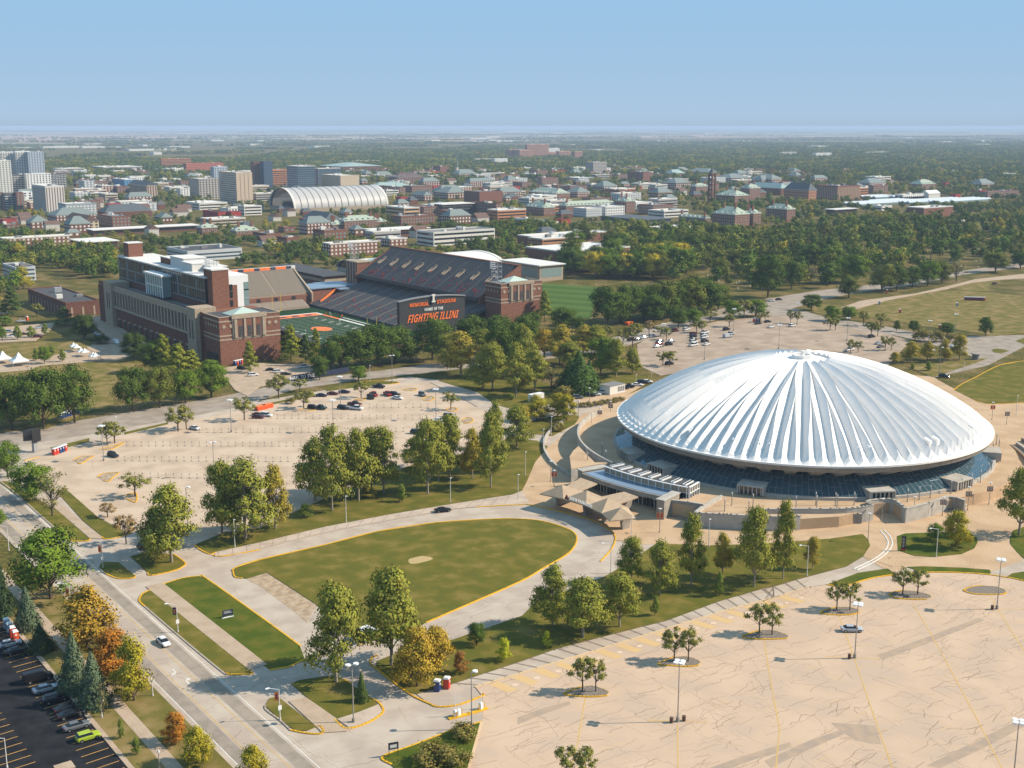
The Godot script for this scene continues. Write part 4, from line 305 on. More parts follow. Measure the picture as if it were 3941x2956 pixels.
const CARS := [
	[175, -732.7, "grey", "sedan", 0, "grovew"], [156.2, -647.7, "white", "sedan", 20, "grovew"], [160.3, -663.6, "silver", "suv", 30, "grovew"], [55.6, -252.6, "silver", "sedan", 0, "asphalt"],
	[158.6, -649.1, "grey", "sedan", 20, "grovew"], [55.9, -248.1, "black", "sedan", 0, "asphalt"], [175.4, -697.2, "silver", "sedan", 0, "grovew"], [164.5, -651.4, "maroon", "sedan", 20, "grovew"],
	[55.8, -232.3, "black", "van", 0, "asphalt"], [168.4, -638.7, "maroon", "suv", 10, "grovew"], [176.5, -666.7, "silver", "sedan", 0, "grovew"], [55.7, -226.8, "silver", "sedan", 0, "asphalt"],
	[55.9, -221.3, "black", "suv", 0, "asphalt"], [56.6, -216.2, "black", "sedan", 0, "asphalt"], [56.4, -213.4, "black", "sedan", 0, "asphalt"], [55.9, -208.3, "grey", "sedan", 0, "asphalt"],
	[56.3, -203, "lime", "hatch", 0, "asphalt"], [195.1, -628.7, "silver", "sedan", 80, "stad"], [195.1, -622, "grey", "sedan", 80, "stad"], [122.7, -387.2, "black", "suv", 75, "nw"],
	[194.7, -596.6, "white", "van", 90, "stad"], [99.6, -293.3, "maroon", "suv", 60, "isle"], [82, -234.2, "white", "sedan", 90, "first"], [158.7, -406.1, "white", "sedan", 75, "nw"],
	[218, -497.8, "black", "suv", 60, "stad"], [215.9, -481.5, "white", "suv", 10, "stad"], [185.8, -411.6, "maroon", "sedan", 60, "nw"], [184.3, -408.1, "maroon", "sedan", 40, "nw"],
	[188.1, -409.2, "white", "suv", 60, "nw"], [227.3, -487.6, "black", "sedan", 20, "stad"], [227.8, -481.6, "white", "suv", 20, "stad"], [228.2, -474.6, "black", "sedan", 20, "stad"],
	[241.9, -485, "white", "pickup", 0, "stad"], [207.9, -409.6, "black", "suv", 60, "nw"], [209.8, -407.7, "green", "pickup", 60, "nw"], [220.7, -427.1, "navy", "sedan", 35, "nw"],
	[225.9, -427.3, "maroon", "sedan", 35, "nw"], [217, -402.4, "black", "suv", 60, "nw"], [231.3, -427.4, "navy", "sedan", 35, "nw"], [223.7, -405.4, "maroon", "pickup", 60, "nw"],
	[220.7, -398.7, "white", "pickup", 60, "nw"], [234.7, -412, "black", "suv", 100, "nw"], [238.4, -415.9, "red", "pickup", 100, "nw"], [247.7, -427.9, "black", "pickup", 60, "nw"],
	[243.2, -413.2, "red", "pickup", 100, "nw"], [245.4, -411, "black", "suv", 60, "nw"], [242.9, -404.8, "white", "sedan", 60, "nw"], [219.5, -353.1, "green", "suv", 60, "nw"],
	[254.2, -404.2, "grey", "suv", 100, "nw"], [236, -363.7, "white", "sedan", 30, "nw"], [178.4, -273.7, "black", "sedan", 18, "ovald"], [242.7, -367.1, "silver", "suv", 60, "nw"],
	[240.1, -360.6, "white", "sedan", 30, "nw"], [301.5, -362.7, "grey", "suv", 30, "service"], [307.9, -362.5, "black", "suv", 40, "service"], [311.1, -362.9, "white", "sedan", 40, "service"],
	[315, -364, "white", "pickup", 40, "service"], [328.5, -365.2, "black", "sedan", 40, "service"], [331.4, -365.9, "black", "pickup", 40, "service"], [408.2, -448.9, "black", "suv", 0, "ne"],
	[337.2, -366.5, "white", "sedan", 40, "service"], [412, -448.2, "grey", "sedan", 0, "ne"], [342.2, -368.7, "navy", "suv", 40, "service"], [418.7, -450.6, "white", "sedan", 0, "ne"],
	[344.8, -368.6, "white", "sedan", 40, "service"], [424.5, -450.7, "silver", "suv", 0, "ne"], [406.3, -427.6, "white", "sedan", 0, "ne"], [412.3, -432.5, "red", "sedan", 0, "ne"],
	[417.6, -437.7, "grey", "sedan", 0, "ne"], [414.9, -428.5, "black", "suv", 0, "ne"], [380.1, -391.8, "black", "suv", 0, "ne"], [422.2, -434.3, "silver", "sedan", 0, "ne"],
	[445.8, -455.8, "maroon", "suv", 0, "ne"], [453.8, -455.5, "white", "suv", 0, "ne"], [422.9, -419.3, "white", "pickup", 0, "ne"], [429.3, -425.7, "white", "suv", 0, "ne"],
	[435.1, -431.5, "green", "sedan", 0, "ne"], [441.1, -437.5, "navy", "suv", 0, "ne"], [446.2, -442.6, "maroon", "suv", 0, "ne"], [453.9, -442.4, "white", "pickup", 0, "ne"],
	[443.6, -432.2, "white", "suv", 0, "ne"], [449.5, -438, "navy", "sedan", 0, "ne"], [435.8, -424.2, "black", "suv", 0, "ne"], [430, -417.3, "white", "sedan", 0, "ne"],
	[471, -442.7, "black", "suv", 0, "ne"], [454.8, -426.5, "silver", "van", 0, "ne"], [461.6, -431.3, "silver", "pickup", 0, "ne"], [888.5, -825.9, "silver", "sedan", 0, "campus"],
	[916.4, -829.7, "white", "sedan", 0, "campus"], [500, -446.5, "black", "sedan", 0, "ne"], [508.9, -447.5, "black", "sedan", 0, "ne"], [496.6, -434.2, "white", "sedan", 0, "ne"],
	[572.8, -501.7, "silver", "sedan", 15, "kirby"], [581.4, -503, "black", "sedan", 15, "kirby"], [508.9, -430, "white", "suv", 0, "ne"], [474.7, -365, "white", "pickup", 0, "ne"],
	[204.1, -151.9, "silver", "sedan", 37, "se"], [488.2, -370.9, "silver", "pickup", 0, "ne"], [514.6, -382.2, "black", "suv", 0, "ne"], [501.5, -368, "silver", "sedan", 0, "ne"],
	[494.5, -361.4, "grey", "sedan", 0, "ne"], [504.8, -340.7, "white", "suv", 40, "drive"], [455.8, -299.7, "black", "jeep", 65, "drive"], [519.9, -336.6, "white", "van", 30, "drive"],
	[761.6, -466.7, "maroon", "sedan", 0, "far"]]
const LAMPS := [
	[145.4, -145.1, 11.8, 4], [193.7, -143, 11.8, 4], [240.6, -140.2, 11.8, 4], [118.6, -384, 11.8, 4],
	[167.7, -394.7, 11.8, 4], [140.1, -344.7, 11.3, 2], [115.2, -303.8, 11.3, 1], [218.8, -407.7, 11.8, 4],
	[257.8, -433.6, 11.8, 2], [236.2, -366.2, 11.8, 4], [196.7, -372.6, 11.8, 4], [408.6, -425.9, 11.8, 4],
	[401.8, -390.9, 11.8, 4], [472.6, -439.2, 11.8, 4], [450.7, -388.6, 11.8, 2], [516.6, -433.2, 11.8, 2],
	[452, -389.7, 11.8, 4], [496.4, -383.5, 11.8, 4], [522.5, -353.7, 11.8, 4], [551.3, -358.1, 11.8, 4],
	[97.4, -180.2, 11.5, 2], [113.4, -165.3, 11.2, 1], [461.5, -305.9, 11.8, 1], [174.2, -95.9, 11.8, 4]]
const SLAMPS := [
	[87, -189.1, 6.1, "arm", "orange"], [86.7, -238.2, 6.4, "arm", "navy"], [86.4, -286.6, 6.5, "post", "orange"], [71, -313.4, 6.5, "arm", "-"],
	[71, -261.3, 7.4, "arm", "orange"], [151.9, -281.8, 7.4, "post", "-"], [184.9, -279.5, 7.3, "post", "-"], [202.5, -270.3, 7.4, "post", "-"],
	[118.8, -281.1, 7.4, "post", "-"], [185, -209.1, 7.5, "arm", "-"], [215.4, -224, 6.6, "disc", "orange"], [217.9, -208.2, 7.4, "post", "-"],
	[221.3, -278.7, 6.4, "disc", "-"], [219.1, -274.2, 4.9, "disc", "orange"], [218.9, -288.4, 7.6, "post", "-"], [241.2, -307.9, 7.5, "post", "-"],
	[256.7, -323, 6.7, "post", "-"], [271.6, -318.8, 6.6, "disc", "-"], [280.7, -324.9, 6.2, "disc", "maroon"], [290.5, -330.1, 6.2, "disc", "maroon"],
	[296, -348.8, 7.4, "disc", "-"], [282.3, -339, 6.1, "disc", "-"], [222, -179.2, 7.7, "arm", "-"], [254.9, -186.4, 7.5, "disc", "-"],
	[258.9, -168.5, 7.4, "arm", "-"], [279.5, -189.9, 6.6, "disc", "-"], [270.7, -193.9, 6.6, "disc", "-"], [289, -187.2, 5.3, "disc", "maroon"],
	[299, -185.8, 6.8, "disc", "maroon"], [308.8, -185.3, 6.5, "disc", "maroon"], [294.1, -183.5, 3.2, "post", "-"], [402.6, -243.3, 6.6, "disc", "orange"],
	[400.5, -236.1, 5.3, "disc", "maroon"], [416.9, -242.2, 7.5, "post", "-"], [205.1, -223.9, 6.2, "post", "-"], [339.7, -370, 3.8, "post", "-"],
	[354.1, -376, 3.2, "post", "-"], [71.6, -212.4, 3.2, "post", "-"], [62.7, -185.1, 3.2, "globe", "-"], [42.1, -201.3, 5.5, "arm", "-"],
	[61, -209.7, 3.2, "post", "-"], [134.5, -418.7, 5.6, "post", "-"], [474.8, -302.5, 3.7, "post", "-"], [251.4, -441.4, 6.9, "post", "-"]]
const TPOSTS := [
	[240.2, -284.2], [236.1, -278.7], [247.2, -284.6], [242.4, -277.4],
	[250.8, -281.1], [248.7, -276.5], [236, -220], [241.5, -222.5],
	[240.2, -215], [245.1, -217.9], [253.2, -209.5], [260.4, -208.5],
	[258, -206.2], [264.4, -204.9], [263.4, -203.5], [269, -202.1],
	[283.8, -195.2], [288, -194.3], [291.9, -193.4], [300.6, -192.5],
	[306, -192.6], [311.6, -193], [317.5, -193.9], [326.2, -196.9],
	[359.9, -217.5], [329.8, -198.1], [349.3, -209.8], [361, -215.8],
	[355.5, -211.5]]
const POSTROWS := [
	[158.2, -400.6, 217.2, -358.4, 29], [187.9, -405.4, 236.2, -367.8, 24], [212.2, -407.7, 244.8, -385.3, 15], [131.1, -398, 178.6, -362.1, 25],
	[122.2, -381.3, 166.5, -347.3, 24], [120.2, -359.4, 140.9, -341.7, 12]]
const TOILETS := [
	[116.7, -181.8, 118.8, -181.6, "br", 2, "on the corner pavement by the gate", 0.64], [107.7, -401, 112.2, -404.1, "rrbbr", 5, "beside the digital sign", 0.64], [57.6, -262.4, 57.4, -254.6, "ggro", 4, "at the edge of the asphalt lot", 0], [124.5, -451.2, 132.3, -456, "bbbbbbbb", 8, "in shade along the avenue", 0.64],
	[219.4, -508.5, 223.1, -509.9, "brbr", 4, "at the stadium corner", 0.64], [674.5, -432.8, 681.9, -424.1, "mmmmmmmmmmmo", 12, "in the long row on the field", 0.64], [615.6, -453.1, 615.6, -453.1, "g", 1, "alone by the field path", 0.64], [647.2, -420.5, 647.2, -420.5, "g", 1, "alone in the middle of the field", 0.64],
	[597.6, -425.2, 597.6, -425.2, "r", 1, "alone by the near field edge", 0.64], [566.6, -377.5, 566.6, -377.5, "r", 1, "alone by the street", 0.64], [663.3, -482.9, 663.3, -482.9, "o", 1, "alone under the cemetery trees", 0.64], [503.6, -452.9, 506.6, -451.7, "rbb", 3, "at the far car park edge", 0.64],
	[179.6, -700.8, 179.6, -700.8, "o", 1, "alone beyond the tents", 0.64]]
const TENTS := [
	[135.9, -577.3, 4.2], [140.3, -567.2, 4.6], [171.7, -589.6, 2.2], [171.9, -585.5, 2.2],
	[170.3, -573.4, 2.2], [171.2, -570.9, 2.2], [171.1, -558.3, 2.2], [171.8, -557.1, 2.2]]
const SIGNS := [103.8, -408.9, 98.6, -239.2, 255.9, -176.2, 97, -165.4, 117.2, -210.3, 504.3, -315.7, 320.1, -363, 285.2, -368.8, 194.2, -421.8, 191.3, -420.7, 441.6, -487.8]
const GATES := [
	[113.6, -170.9], [114.3, -170.9], [119.1, -170.5]]
const GATEKERB := [[112.4, -170.9, 116.2, -170.3, 120, -170.1]]
const FENCE := [224.4, -461.4, 253.4, -463.3]
const PEOPLE := [
	[300.1, -571], [316.4, -645.4], [301.2, -599.5], [328.5, -604.7],
	[310.4, -647.7], [308.6, -636.9], [314.8, -594.8], [331.7, -578.1],
	[312.4, -596.6], [327.3, -633.8], [333.4, -619], [329.1, -603.8],
	[343.4, -634.1], [340.7, -642.4], [342.6, -648.5], [342.1, -627.9],
	[340.8, -649.8], [342.2, -640.3], [339.4, -641], [341.1, -634.5],
	[342.7, -633.9], [340.7, -628.8]]
const FARWHITE := [
	[1276, -5065, 57, 52, 5], [1515, -5935, 98, 61, 9], [1748.5, -6250, 130, 52, 8], [1849.3, -6381.7, 133, 53, 8],
	[1886.1, -6270.6, 131, 52, 8], [2163.3, -7101.1, 148, 59, 8], [1902.5, -6135.9, 128, 51, 8], [2794, -8728, 166, 92, 6],
	[2012, -6041, 58, 64, 6], [2975, -8749, 158, 92, 7], [1842.8, -5292.9, 112, 45, 8], [2345, -6517, 83, 69, 7],
	[1971.7, -5357.8, 114, 46, 8], [1673, -4539, 32, 48, 10], [2281, -5953, 105, 64, 6], [6185, -15889, 258, 171, 7],
	[1829, -4701, 75, 50, 6], [3505, -8363, 103, 91, 9], [4721, -10920, 190, 119, 6], [8978, -20489, 177, 224, 7],
	[2932, -6439, 129, 71, 7], [3722, -8035, 71, 89, 7], [9674, -20608, 202, 228, 6], [6058, -12241, 195, 137, 8],
	[2844, -5484, 105, 62, 9], [2432, -4093, 53, 48, 6], [4763.5, -7553.8, 179, 71, 8], [2766, -4228, 64, 51, 9],
	[2478, -3712, 43, 45, 5], [5714, -8282, 190, 101, 6], [5736.1, -8302.3, 202, 81, 8], [4677, -6743, 80, 82, 8],
	[5133.1, -7279.9, 178, 71, 8], [6809, -9591, 165, 118, 8], [2489, -3495, 68, 43, 8], [4932, -6854.6, 169, 68, 8],
	[13121, -17868, 462, 222, 8], [11102, -14025, 201, 179, 7], [4321, -5309, 82, 68, 6], [11651, -14059, 164, 183, 8],
	[3384, -3964, 41, 52, 9], [3234, -3605, 55, 48, 9], [16775, -18549, 336, 250, 8], [3300, -3527, 42, 48, 7],
	[3370, -3593, 62, 49, 6], [6141, -6526, 158, 90, 6], [3047, -3057, 66, 43, 7], [13555, -13549, 274, 192, 6],
	[4714, -4661, 97, 66, 7], [4729, -4664, 76, 66, 6], [11563, -11375, 178, 162, 7], [4263, -4085, 93, 59, 8],
	[6502, -6054, 123, 89, 6], [4872, -4022, 102, 63, 9], [9514, -6830, 99, 117, 6], [6981.3, -4748.3, 169, 68, 8],
	[4319, -2808, 43, 52, 6], [6099.7, -3924.8, 145, 58, 8], [7719, -4916, 156, 92, 7]]
class MB:
	var v := PackedVector3Array()
	var n := PackedVector3Array()
	var c := PackedColorArray()
	var uc := false
	var col := Color.WHITE
	func tri(a: Vector3, b: Vector3, d: Vector3) -> void:
		var m := (b - a).cross(d - a).normalized()
		v.append(a); v.append(d); v.append(b)
		for i in 3: n.append(m)
		if uc:
			for i in 3: c.append(col)
	func trin(a: Vector3, b: Vector3, d: Vector3, na: Vector3, nb: Vector3, nd: Vector3) -> void:
		v.append(a); v.append(d); v.append(b)
		n.append(na); n.append(nd); n.append(nb)
		if uc:
			for i in 3: c.append(col)
	func quad(a: Vector3, b: Vector3, d: Vector3, e: Vector3) -> void:
		tri(a, b, d); tri(a, d, e)
	func box(a: Vector3, b: Vector3, bottom := false) -> void:
		var p := [Vector3(a.x, a.y, a.z), Vector3(b.x, a.y, a.z), Vector3(b.x, a.y, b.z), Vector3(a.x, a.y, b.z), Vector3(a.x, b.y, a.z), Vector3(b.x, b.y, a.z), Vector3(b.x, b.y, b.z), Vector3(a.x, b.y, b.z)]
		hexa(p, bottom)
	func hexa(p: Array, bottom := true) -> void:
		quad(p[7], p[6], p[5], p[4])
		quad(p[3], p[2], p[6], p[7])
		quad(p[1], p[0], p[4], p[5])
		quad(p[2], p[1], p[5], p[6])
		quad(p[0], p[3], p[7], p[4])
		if bottom: quad(p[0], p[1], p[2], p[3])
	func cbox(x: float, y: float, z: float, sx: float, sy: float, sz: float, bottom := true) -> void:
		box(Vector3(x - sx / 2, y, z - sz / 2), Vector3(x + sx / 2, y + sy, z + sz / 2), bottom)
	func tube(a: Vector3, b: Vector3, ra: float, rb: float, k := 7, caps := true) -> void:
		var d := (b - a).normalized()
		var s := d.cross(Vector3.UP if absf(d.y) < 0.9 else Vector3.RIGHT).normalized()
		var t := d.cross(s)
		for i in k:
			var u := TAU * i / k
			var w := TAU * (i + 1) / k
			var n0 := s * cos(u) + t * sin(u)
			var n1 := s * cos(w) + t * sin(w)
			trin(a + n0 * ra, a + n1 * ra, b + n1 * rb, n0, n1, n1)
			trin(a + n0 * ra, b + n1 * rb, b + n0 * rb, n0, n1, n0)
			if caps: tri(b, b + n0 * rb, b + n1 * rb)
	func prism(poly: PackedVector2Array, y0: float, y1: float) -> void:
		var pts := poly
		if not Geometry2D.is_polygon_clockwise(pts):
			pts = poly.duplicate(); pts.reverse()
		var ix := Geometry2D.triangulate_polygon(pts)
		for i in range(0, ix.size(), 3):
			var a := pts[ix[i]]; var b := pts[ix[i + 1]]; var d := pts[ix[i + 2]]
			var A := Vector3(a.x, y1, a.y); var B := Vector3(b.x, y1, b.y); var D := Vector3(d.x, y1, d.y)
			if (B - A).cross(D - A).y < 0: tri(A, D, B)
			else: tri(A, B, D)
		if y0 < y1:
			for i in pts.size():
				var a := pts[i]; var b := pts[(i + 1) % pts.size()]
				quad(Vector3(b.x, y0, b.y), Vector3(a.x, y0, a.y), Vector3(a.x, y1, a.y), Vector3(b.x, y1, b.y))
	func mesh() -> ArrayMesh:
		var m := ArrayMesh.new()
		if v.is_empty(): return m
		var arr := []
		arr.resize(Mesh.ARRAY_MAX)
		arr[Mesh.ARRAY_VERTEX] = v
		arr[Mesh.ARRAY_NORMAL] = n
		if uc: arr[Mesh.ARRAY_COLOR] = c
		m.add_surface_from_arrays(Mesh.PRIMITIVE_TRIANGLES, arr)
		return m

var M := {}
var taken := {}
var rng := RandomNumberGenerator.new()

func numbered(called: String) -> String:
	taken[called] = taken.get(called, -1) + 1
	return called if taken[called] == 0 else "%s_%03d" % [called, taken[called]]
func thing(called: String, label: String, category: String, at := Vector3.ZERO, turn := 0.0, group := "") -> Node3D:
	var o := Node3D.new()
	o.name = numbered(called); add_child(o)
	o.position = at; o.rotation.y = turn
	tag(o, label, category, group)
	return o
func tag(o: Node, label: String, category: String, group := "", kind := "") -> void:
	if label: o.set_meta("label", label)
	if category: o.set_meta("category", category)
	if group: o.set_meta("group", group)
	if kind: o.set_meta("kind", kind)
func part(called: String, m, material: Material, parent: Node, at := Vector3.ZERO) -> MeshInstance3D:
	var o := MeshInstance3D.new()
	o.name = called
	o.mesh = m.mesh() if m is MB else m
	o.material_override = material
	o.position = at
	parent.add_child(o, true)
	return o
func struct(called: String, m: MB, material: Material) -> MeshInstance3D:
	var o := part(numbered(called), m, material, self)
	o.set_meta("kind", "structure")
	return o
func solo(called: String, m, material: Material, label: String, category: String, at := Vector3.ZERO, turn := 0.0, group := "") -> MeshInstance3D:
	var o := part(numbered(called), m, material, self, at)
	o.rotation.y = turn
	tag(o, label, category, group)
	return o
func copy(src: Node3D, called: String, at: Vector3, turn: float, label: String, group := "") -> Node3D:
	var o: Node3D = src.duplicate()
	o.name = numbered(called); add_child(o)
	o.position = at; o.rotation.y = turn
	o.set_meta("label", label)
	if group: o.set_meta("group", group)
	return o
func pv(a: Array) -> PackedVector2Array:
	var r := PackedVector2Array()
	for i in range(0, a.size(), 2): r.append(Vector2(a[i], a[i + 1]))
	return r
func nth(i: int) -> String:
	var w := ["first", "second", "third", "fourth", "fifth", "sixth", "seventh", "eighth", "ninth", "tenth", "eleventh", "twelfth"]
	if i < 12: return w[i]
	var k := i + 1
	var s := "th"
	if k % 100 < 11 or k % 100 > 13:
		if k % 10 == 1: s = "st"
		elif k % 10 == 2: s = "nd"
		elif k % 10 == 3: s = "rd"
	return str(k) + s

# ------------------------------------------------------------------ materials
func lin(r: float, g: float, b: float) -> Color:
	return Color(r * 0.84, g * 0.84, b * 0.84).linear_to_srgb()
func plain(r: float, g: float, b: float, rough := 0.85, metal := 0.0) -> StandardMaterial3D:
	var m := StandardMaterial3D.new()
	m.albedo_color = lin(r, g, b); m.roughness = rough; m.metallic = metal
	if rough > 0.6: m.metallic_specular = 0.2
	return m
func noise_tex(seed_: int, freq: float, cols: Array, offs: Array, size := 512, oct := 4, kind := FastNoiseLite.TYPE_SIMPLEX_SMOOTH) -> NoiseTexture2D:
	var f := FastNoiseLite.new()
	f.seed = seed_; f.frequency = freq; f.noise_type = kind; f.fractal_octaves = oct
	var t := NoiseTexture2D.new()
	t.width = size; t.height = size; t.seamless = true; t.noise = f
	var g := Gradient.new()
	var cc := PackedColorArray()
	for q in cols: cc.append(q)
	g.colors = cc; g.offsets = PackedFloat32Array(offs)
	t.color_ramp = g
	return t
func world_mat(tex: Texture2D, metres: float, detail: Texture2D = null, dm := 10.0, rough := 0.9) -> StandardMaterial3D:
	var m := StandardMaterial3D.new()
	m.albedo_texture = tex; m.roughness = rough; m.metallic_specular = 0.15
	m.uv1_triplanar = true; m.uv1_world_triplanar = true; m.uv1_scale = Vector3.ONE / metres
	if detail:
		m.detail_enabled = true; m.detail_blend_mode = BaseMaterial3D.BLEND_MODE_MUL; m.detail_albedo = detail
		m.detail_uv_layer = BaseMaterial3D.DETAIL_UV_2
		m.uv2_triplanar = true; m.uv2_world_triplanar = true; m.uv2_scale = Vector3.ONE / dm
	return m
func crack_tex(seed_: int, lines: int, size: int, dark: float, wide: int, steps: int) -> ImageTexture:
	var im := Image.create(size, size, false, Image.FORMAT_RGB8)
	im.fill(Color.WHITE)
	var r := RandomNumberGenerator.new(); r.seed = seed_
	for i in lines:
		var x := r.randf() * size
		var y := r.randf() * size
		var a := r.randf() * TAU
		var q0 := r.randf()
		if q0 < 0.55: a = r.randfn(0.05, 0.14)
		elif q0 < 0.8: a = PI / 2 + r.randfn(0, 0.2)
		var own := a
		var k := r.randf_range(0.25, 1.0)
		var shade := lerpf(1.0, dark, r.randf_range(0.35, 1.0))
		for s in int(steps * k):
			a += r.randfn(0, 0.05)
			if r.randf() < 0.035: a += r.randfn(0, 0.7)
			a = lerpf(a, own, 0.06)
			x += cos(a); y += sin(a)
			for q in (wide if i % 2 == 0 else 1):
				im.set_pixel(posmod(int(x), size), posmod(int(y) + q, size), Color(shade, shade * 0.985, shade * 0.97))
	return ImageTexture.create_from_image(im)
func grain(seed_: int, lo: float, freq := 0.05) -> NoiseTexture2D:
	return noise_tex(seed_, freq, [Color(lo, lo, lo), Color.WHITE], [0.25, 0.75], 512, 4)
func make_materials() -> void:
	var g1 := grain(11, 0.72, 0.03)
	var g3 := grain(13, 0.62, 0.09)
	var g2 := grain(12, 0.82, 0.06)
	var cr := crack_tex(5, 800, 2048, 0.50, 2, 210)
	var cr2 := crack_tex(6, 200, 2048, 0.5, 2, 300)
	var gr := func(a, b, d, seed_: int): return noise_tex(seed_, 0.012, [lin(a[0], a[1], a[2]), lin(b[0], b[1], b[2]), lin(d[0], d[1], d[2])], [0.28, 0.52, 0.8], 512, 5)
	M.ground = world_mat(gr.call([0.12, 0.115, 0.03], [0.18, 0.145, 0.04], [0.28, 0.20, 0.09], 1), 140, g1, 23)
	M.lawn = world_mat(gr.call([0.175, 0.172, 0.03], [0.225, 0.195, 0.036], [0.31, 0.24, 0.065], 2), 47, g3, 5.3)
	M.lawn_dry = world_mat(gr.call([0.21, 0.19, 0.045], [0.30, 0.235, 0.075], [0.42, 0.30, 0.13], 3), 58, g3, 6.1)
	M.lawn_green = world_mat(gr.call([0.105, 0.145, 0.018], [0.14, 0.17, 0.022], [0.20, 0.185, 0.032], 4), 43, g3, 4.7)
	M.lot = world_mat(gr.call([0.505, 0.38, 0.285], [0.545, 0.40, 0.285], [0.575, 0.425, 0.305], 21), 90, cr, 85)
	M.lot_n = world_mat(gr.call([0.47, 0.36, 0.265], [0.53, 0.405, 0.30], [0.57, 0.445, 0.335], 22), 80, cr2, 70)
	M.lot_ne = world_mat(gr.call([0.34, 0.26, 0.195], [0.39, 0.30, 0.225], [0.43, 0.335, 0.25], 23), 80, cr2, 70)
	M.road = world_mat(gr.call([0.42, 0.345, 0.28], [0.47, 0.39, 0.315], [0.50, 0.425, 0.35], 24), 60, cr2, 75)
	M.road_dark = world_mat(gr.call([0.29, 0.24, 0.195], [0.335, 0.28, 0.23], [0.37, 0.315, 0.26], 25), 60, cr2, 75)
	M.wheel_track = world_mat(gr.call([0.34, 0.285, 0.235], [0.385, 0.325, 0.265], [0.43, 0.36, 0.295], 40), 30, g2, 5)
	M.plaza = world_mat(gr.call([0.57, 0.395, 0.245], [0.63, 0.44, 0.275], [0.66, 0.47, 0.305], 26), 70, g2, 11)
	M.walk = world_mat(gr.call([0.44, 0.355, 0.285], [0.49, 0.395, 0.315], [0.53, 0.43, 0.345], 27), 40, cr2, 50)
	M.walk_tan = world_mat(gr.call([0.49, 0.37, 0.265], [0.54, 0.41, 0.30], [0.57, 0.44, 0.325], 28), 40, g2, 9)
	M.bay = world_mat(gr.call([0.40, 0.29, 0.20], [0.50, 0.38, 0.265], [0.56, 0.44, 0.32], 29), 14, g2, 5)
	M.asphalt = world_mat(gr.call([0.022, 0.023, 0.026], [0.028, 0.029, 0.032], [0.036, 0.037, 0.04], 30), 30, g2, 3)
	M.gravel = world_mat(gr.call([0.22, 0.18, 0.15], [0.32, 0.27, 0.22], [0.40, 0.34, 0.29], 31), 2.5, g1, 1.1)
	M.stone_bed = world_mat(gr.call([0.25, 0.19, 0.14], [0.42, 0.33, 0.25], [0.55, 0.45, 0.34], 32), 2.0, g1, 1.3)
	M.concrete = world_mat(gr.call([0.36, 0.32, 0.27], [0.42, 0.375, 0.32], [0.46, 0.42, 0.36], 33), 16, g2, 2.5)
	M.concrete_lt = world_mat(gr.call([0.50, 0.46, 0.40], [0.56, 0.52, 0.46], [0.60, 0.56, 0.50], 34), 20, g2, 3)
	M.canopy = world_mat(gr.call([0.48, 0.36, 0.25], [0.54, 0.41, 0.285], [0.57, 0.44, 0.31], 35), 16, g2, 3)
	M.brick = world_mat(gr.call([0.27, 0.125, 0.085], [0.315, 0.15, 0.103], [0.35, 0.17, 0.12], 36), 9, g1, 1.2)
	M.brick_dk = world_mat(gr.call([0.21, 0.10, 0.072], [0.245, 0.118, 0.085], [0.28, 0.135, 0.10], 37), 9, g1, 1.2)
	M.limestone = world_mat(gr.call([0.44, 0.35, 0.26], [0.50, 0.40, 0.30], [0.54, 0.44, 0.335], 38), 9, g2, 1.7)
	M.dome = world_mat(gr.call([0.88, 0.835, 0.79], [0.915, 0.87, 0.825], [0.93, 0.89, 0.845], 39), 26, null, 90, 0.85)
	M.yellow = plain(0.72, 0.40, 0.03, 0.7)
	M.yellow_worn = plain(0.58, 0.38, 0.14, 0.85)
	M.yellow_faint = plain(0.60, 0.41, 0.20, 0.9)
	M.orange_line = plain(0.62, 0.34, 0.10, 0.85)
	M.kerb = plain(0.40, 0.33, 0.26); M.kerb_pale = plain(0.62, 0.46, 0.28)
	M.white_line = plain(0.72, 0.70, 0.66)
	M.grey_post = plain(0.32, 0.30, 0.27); M.symbol = plain(0.66, 0.50, 0.37); M.tan_panel = plain(0.34, 0.27, 0.19, 0.25); M.patch = plain(0.62, 0.52, 0.40); M.wear = world_mat(gr.call([0.455, 0.355, 0.275], [0.50, 0.38, 0.28], [0.545, 0.40, 0.285], 61), 22, g2, 3); M.joint = plain(0.27, 0.21, 0.165); M.sand = plain(0.45, 0.33, 0.16)
	M.white = plain(0.78, 0.78, 0.77, 0.6); M.offwhite = plain(0.68, 0.66, 0.61, 0.7)
	M.grey = plain(0.30, 0.30, 0.30, 0.6); M.mid_grey = plain(0.20, 0.20, 0.20, 0.6); M.dark = plain(0.035, 0.036, 0.04, 0.5); M.black = plain(0.015, 0.015, 0.017, 0.5)
	M.roof_dark = plain(0.085, 0.085, 0.09); M.roof_grey = plain(0.22, 0.215, 0.21); M.roof_white = plain(0.68, 0.66, 0.63)
	M.metal = plain(0.42, 0.41, 0.40, 0.45, 0.4); M.steel = plain(0.50, 0.52, 0.54, 0.4, 0.5); M.pole = plain(0.36, 0.33, 0.30, 0.5, 0.3); M.pole_white = plain(0.62, 0.60, 0.57, 0.5)
	M.lens = plain(0.80, 0.80, 0.80, 0.3)
	M.bench = plain(0.30, 0.305, 0.32, 0.5, 0.3); M.bench_lt = plain(0.46, 0.42, 0.37, 0.6); M.step = plain(0.10, 0.10, 0.105); M.step_lt = plain(0.33, 0.27, 0.21)
	M.red = plain(0.50, 0.03, 0.02, 0.6); M.orange = plain(0.88, 0.19, 0.03, 0.6); M.navy = plain(0.015, 0.025, 0.07, 0.6); M.blue = plain(0.02, 0.06, 0.22, 0.6); M.maroon = plain(0.12, 0.02, 0.018, 0.6); M.board = plain(0.028, 0.028, 0.031, 0.6)
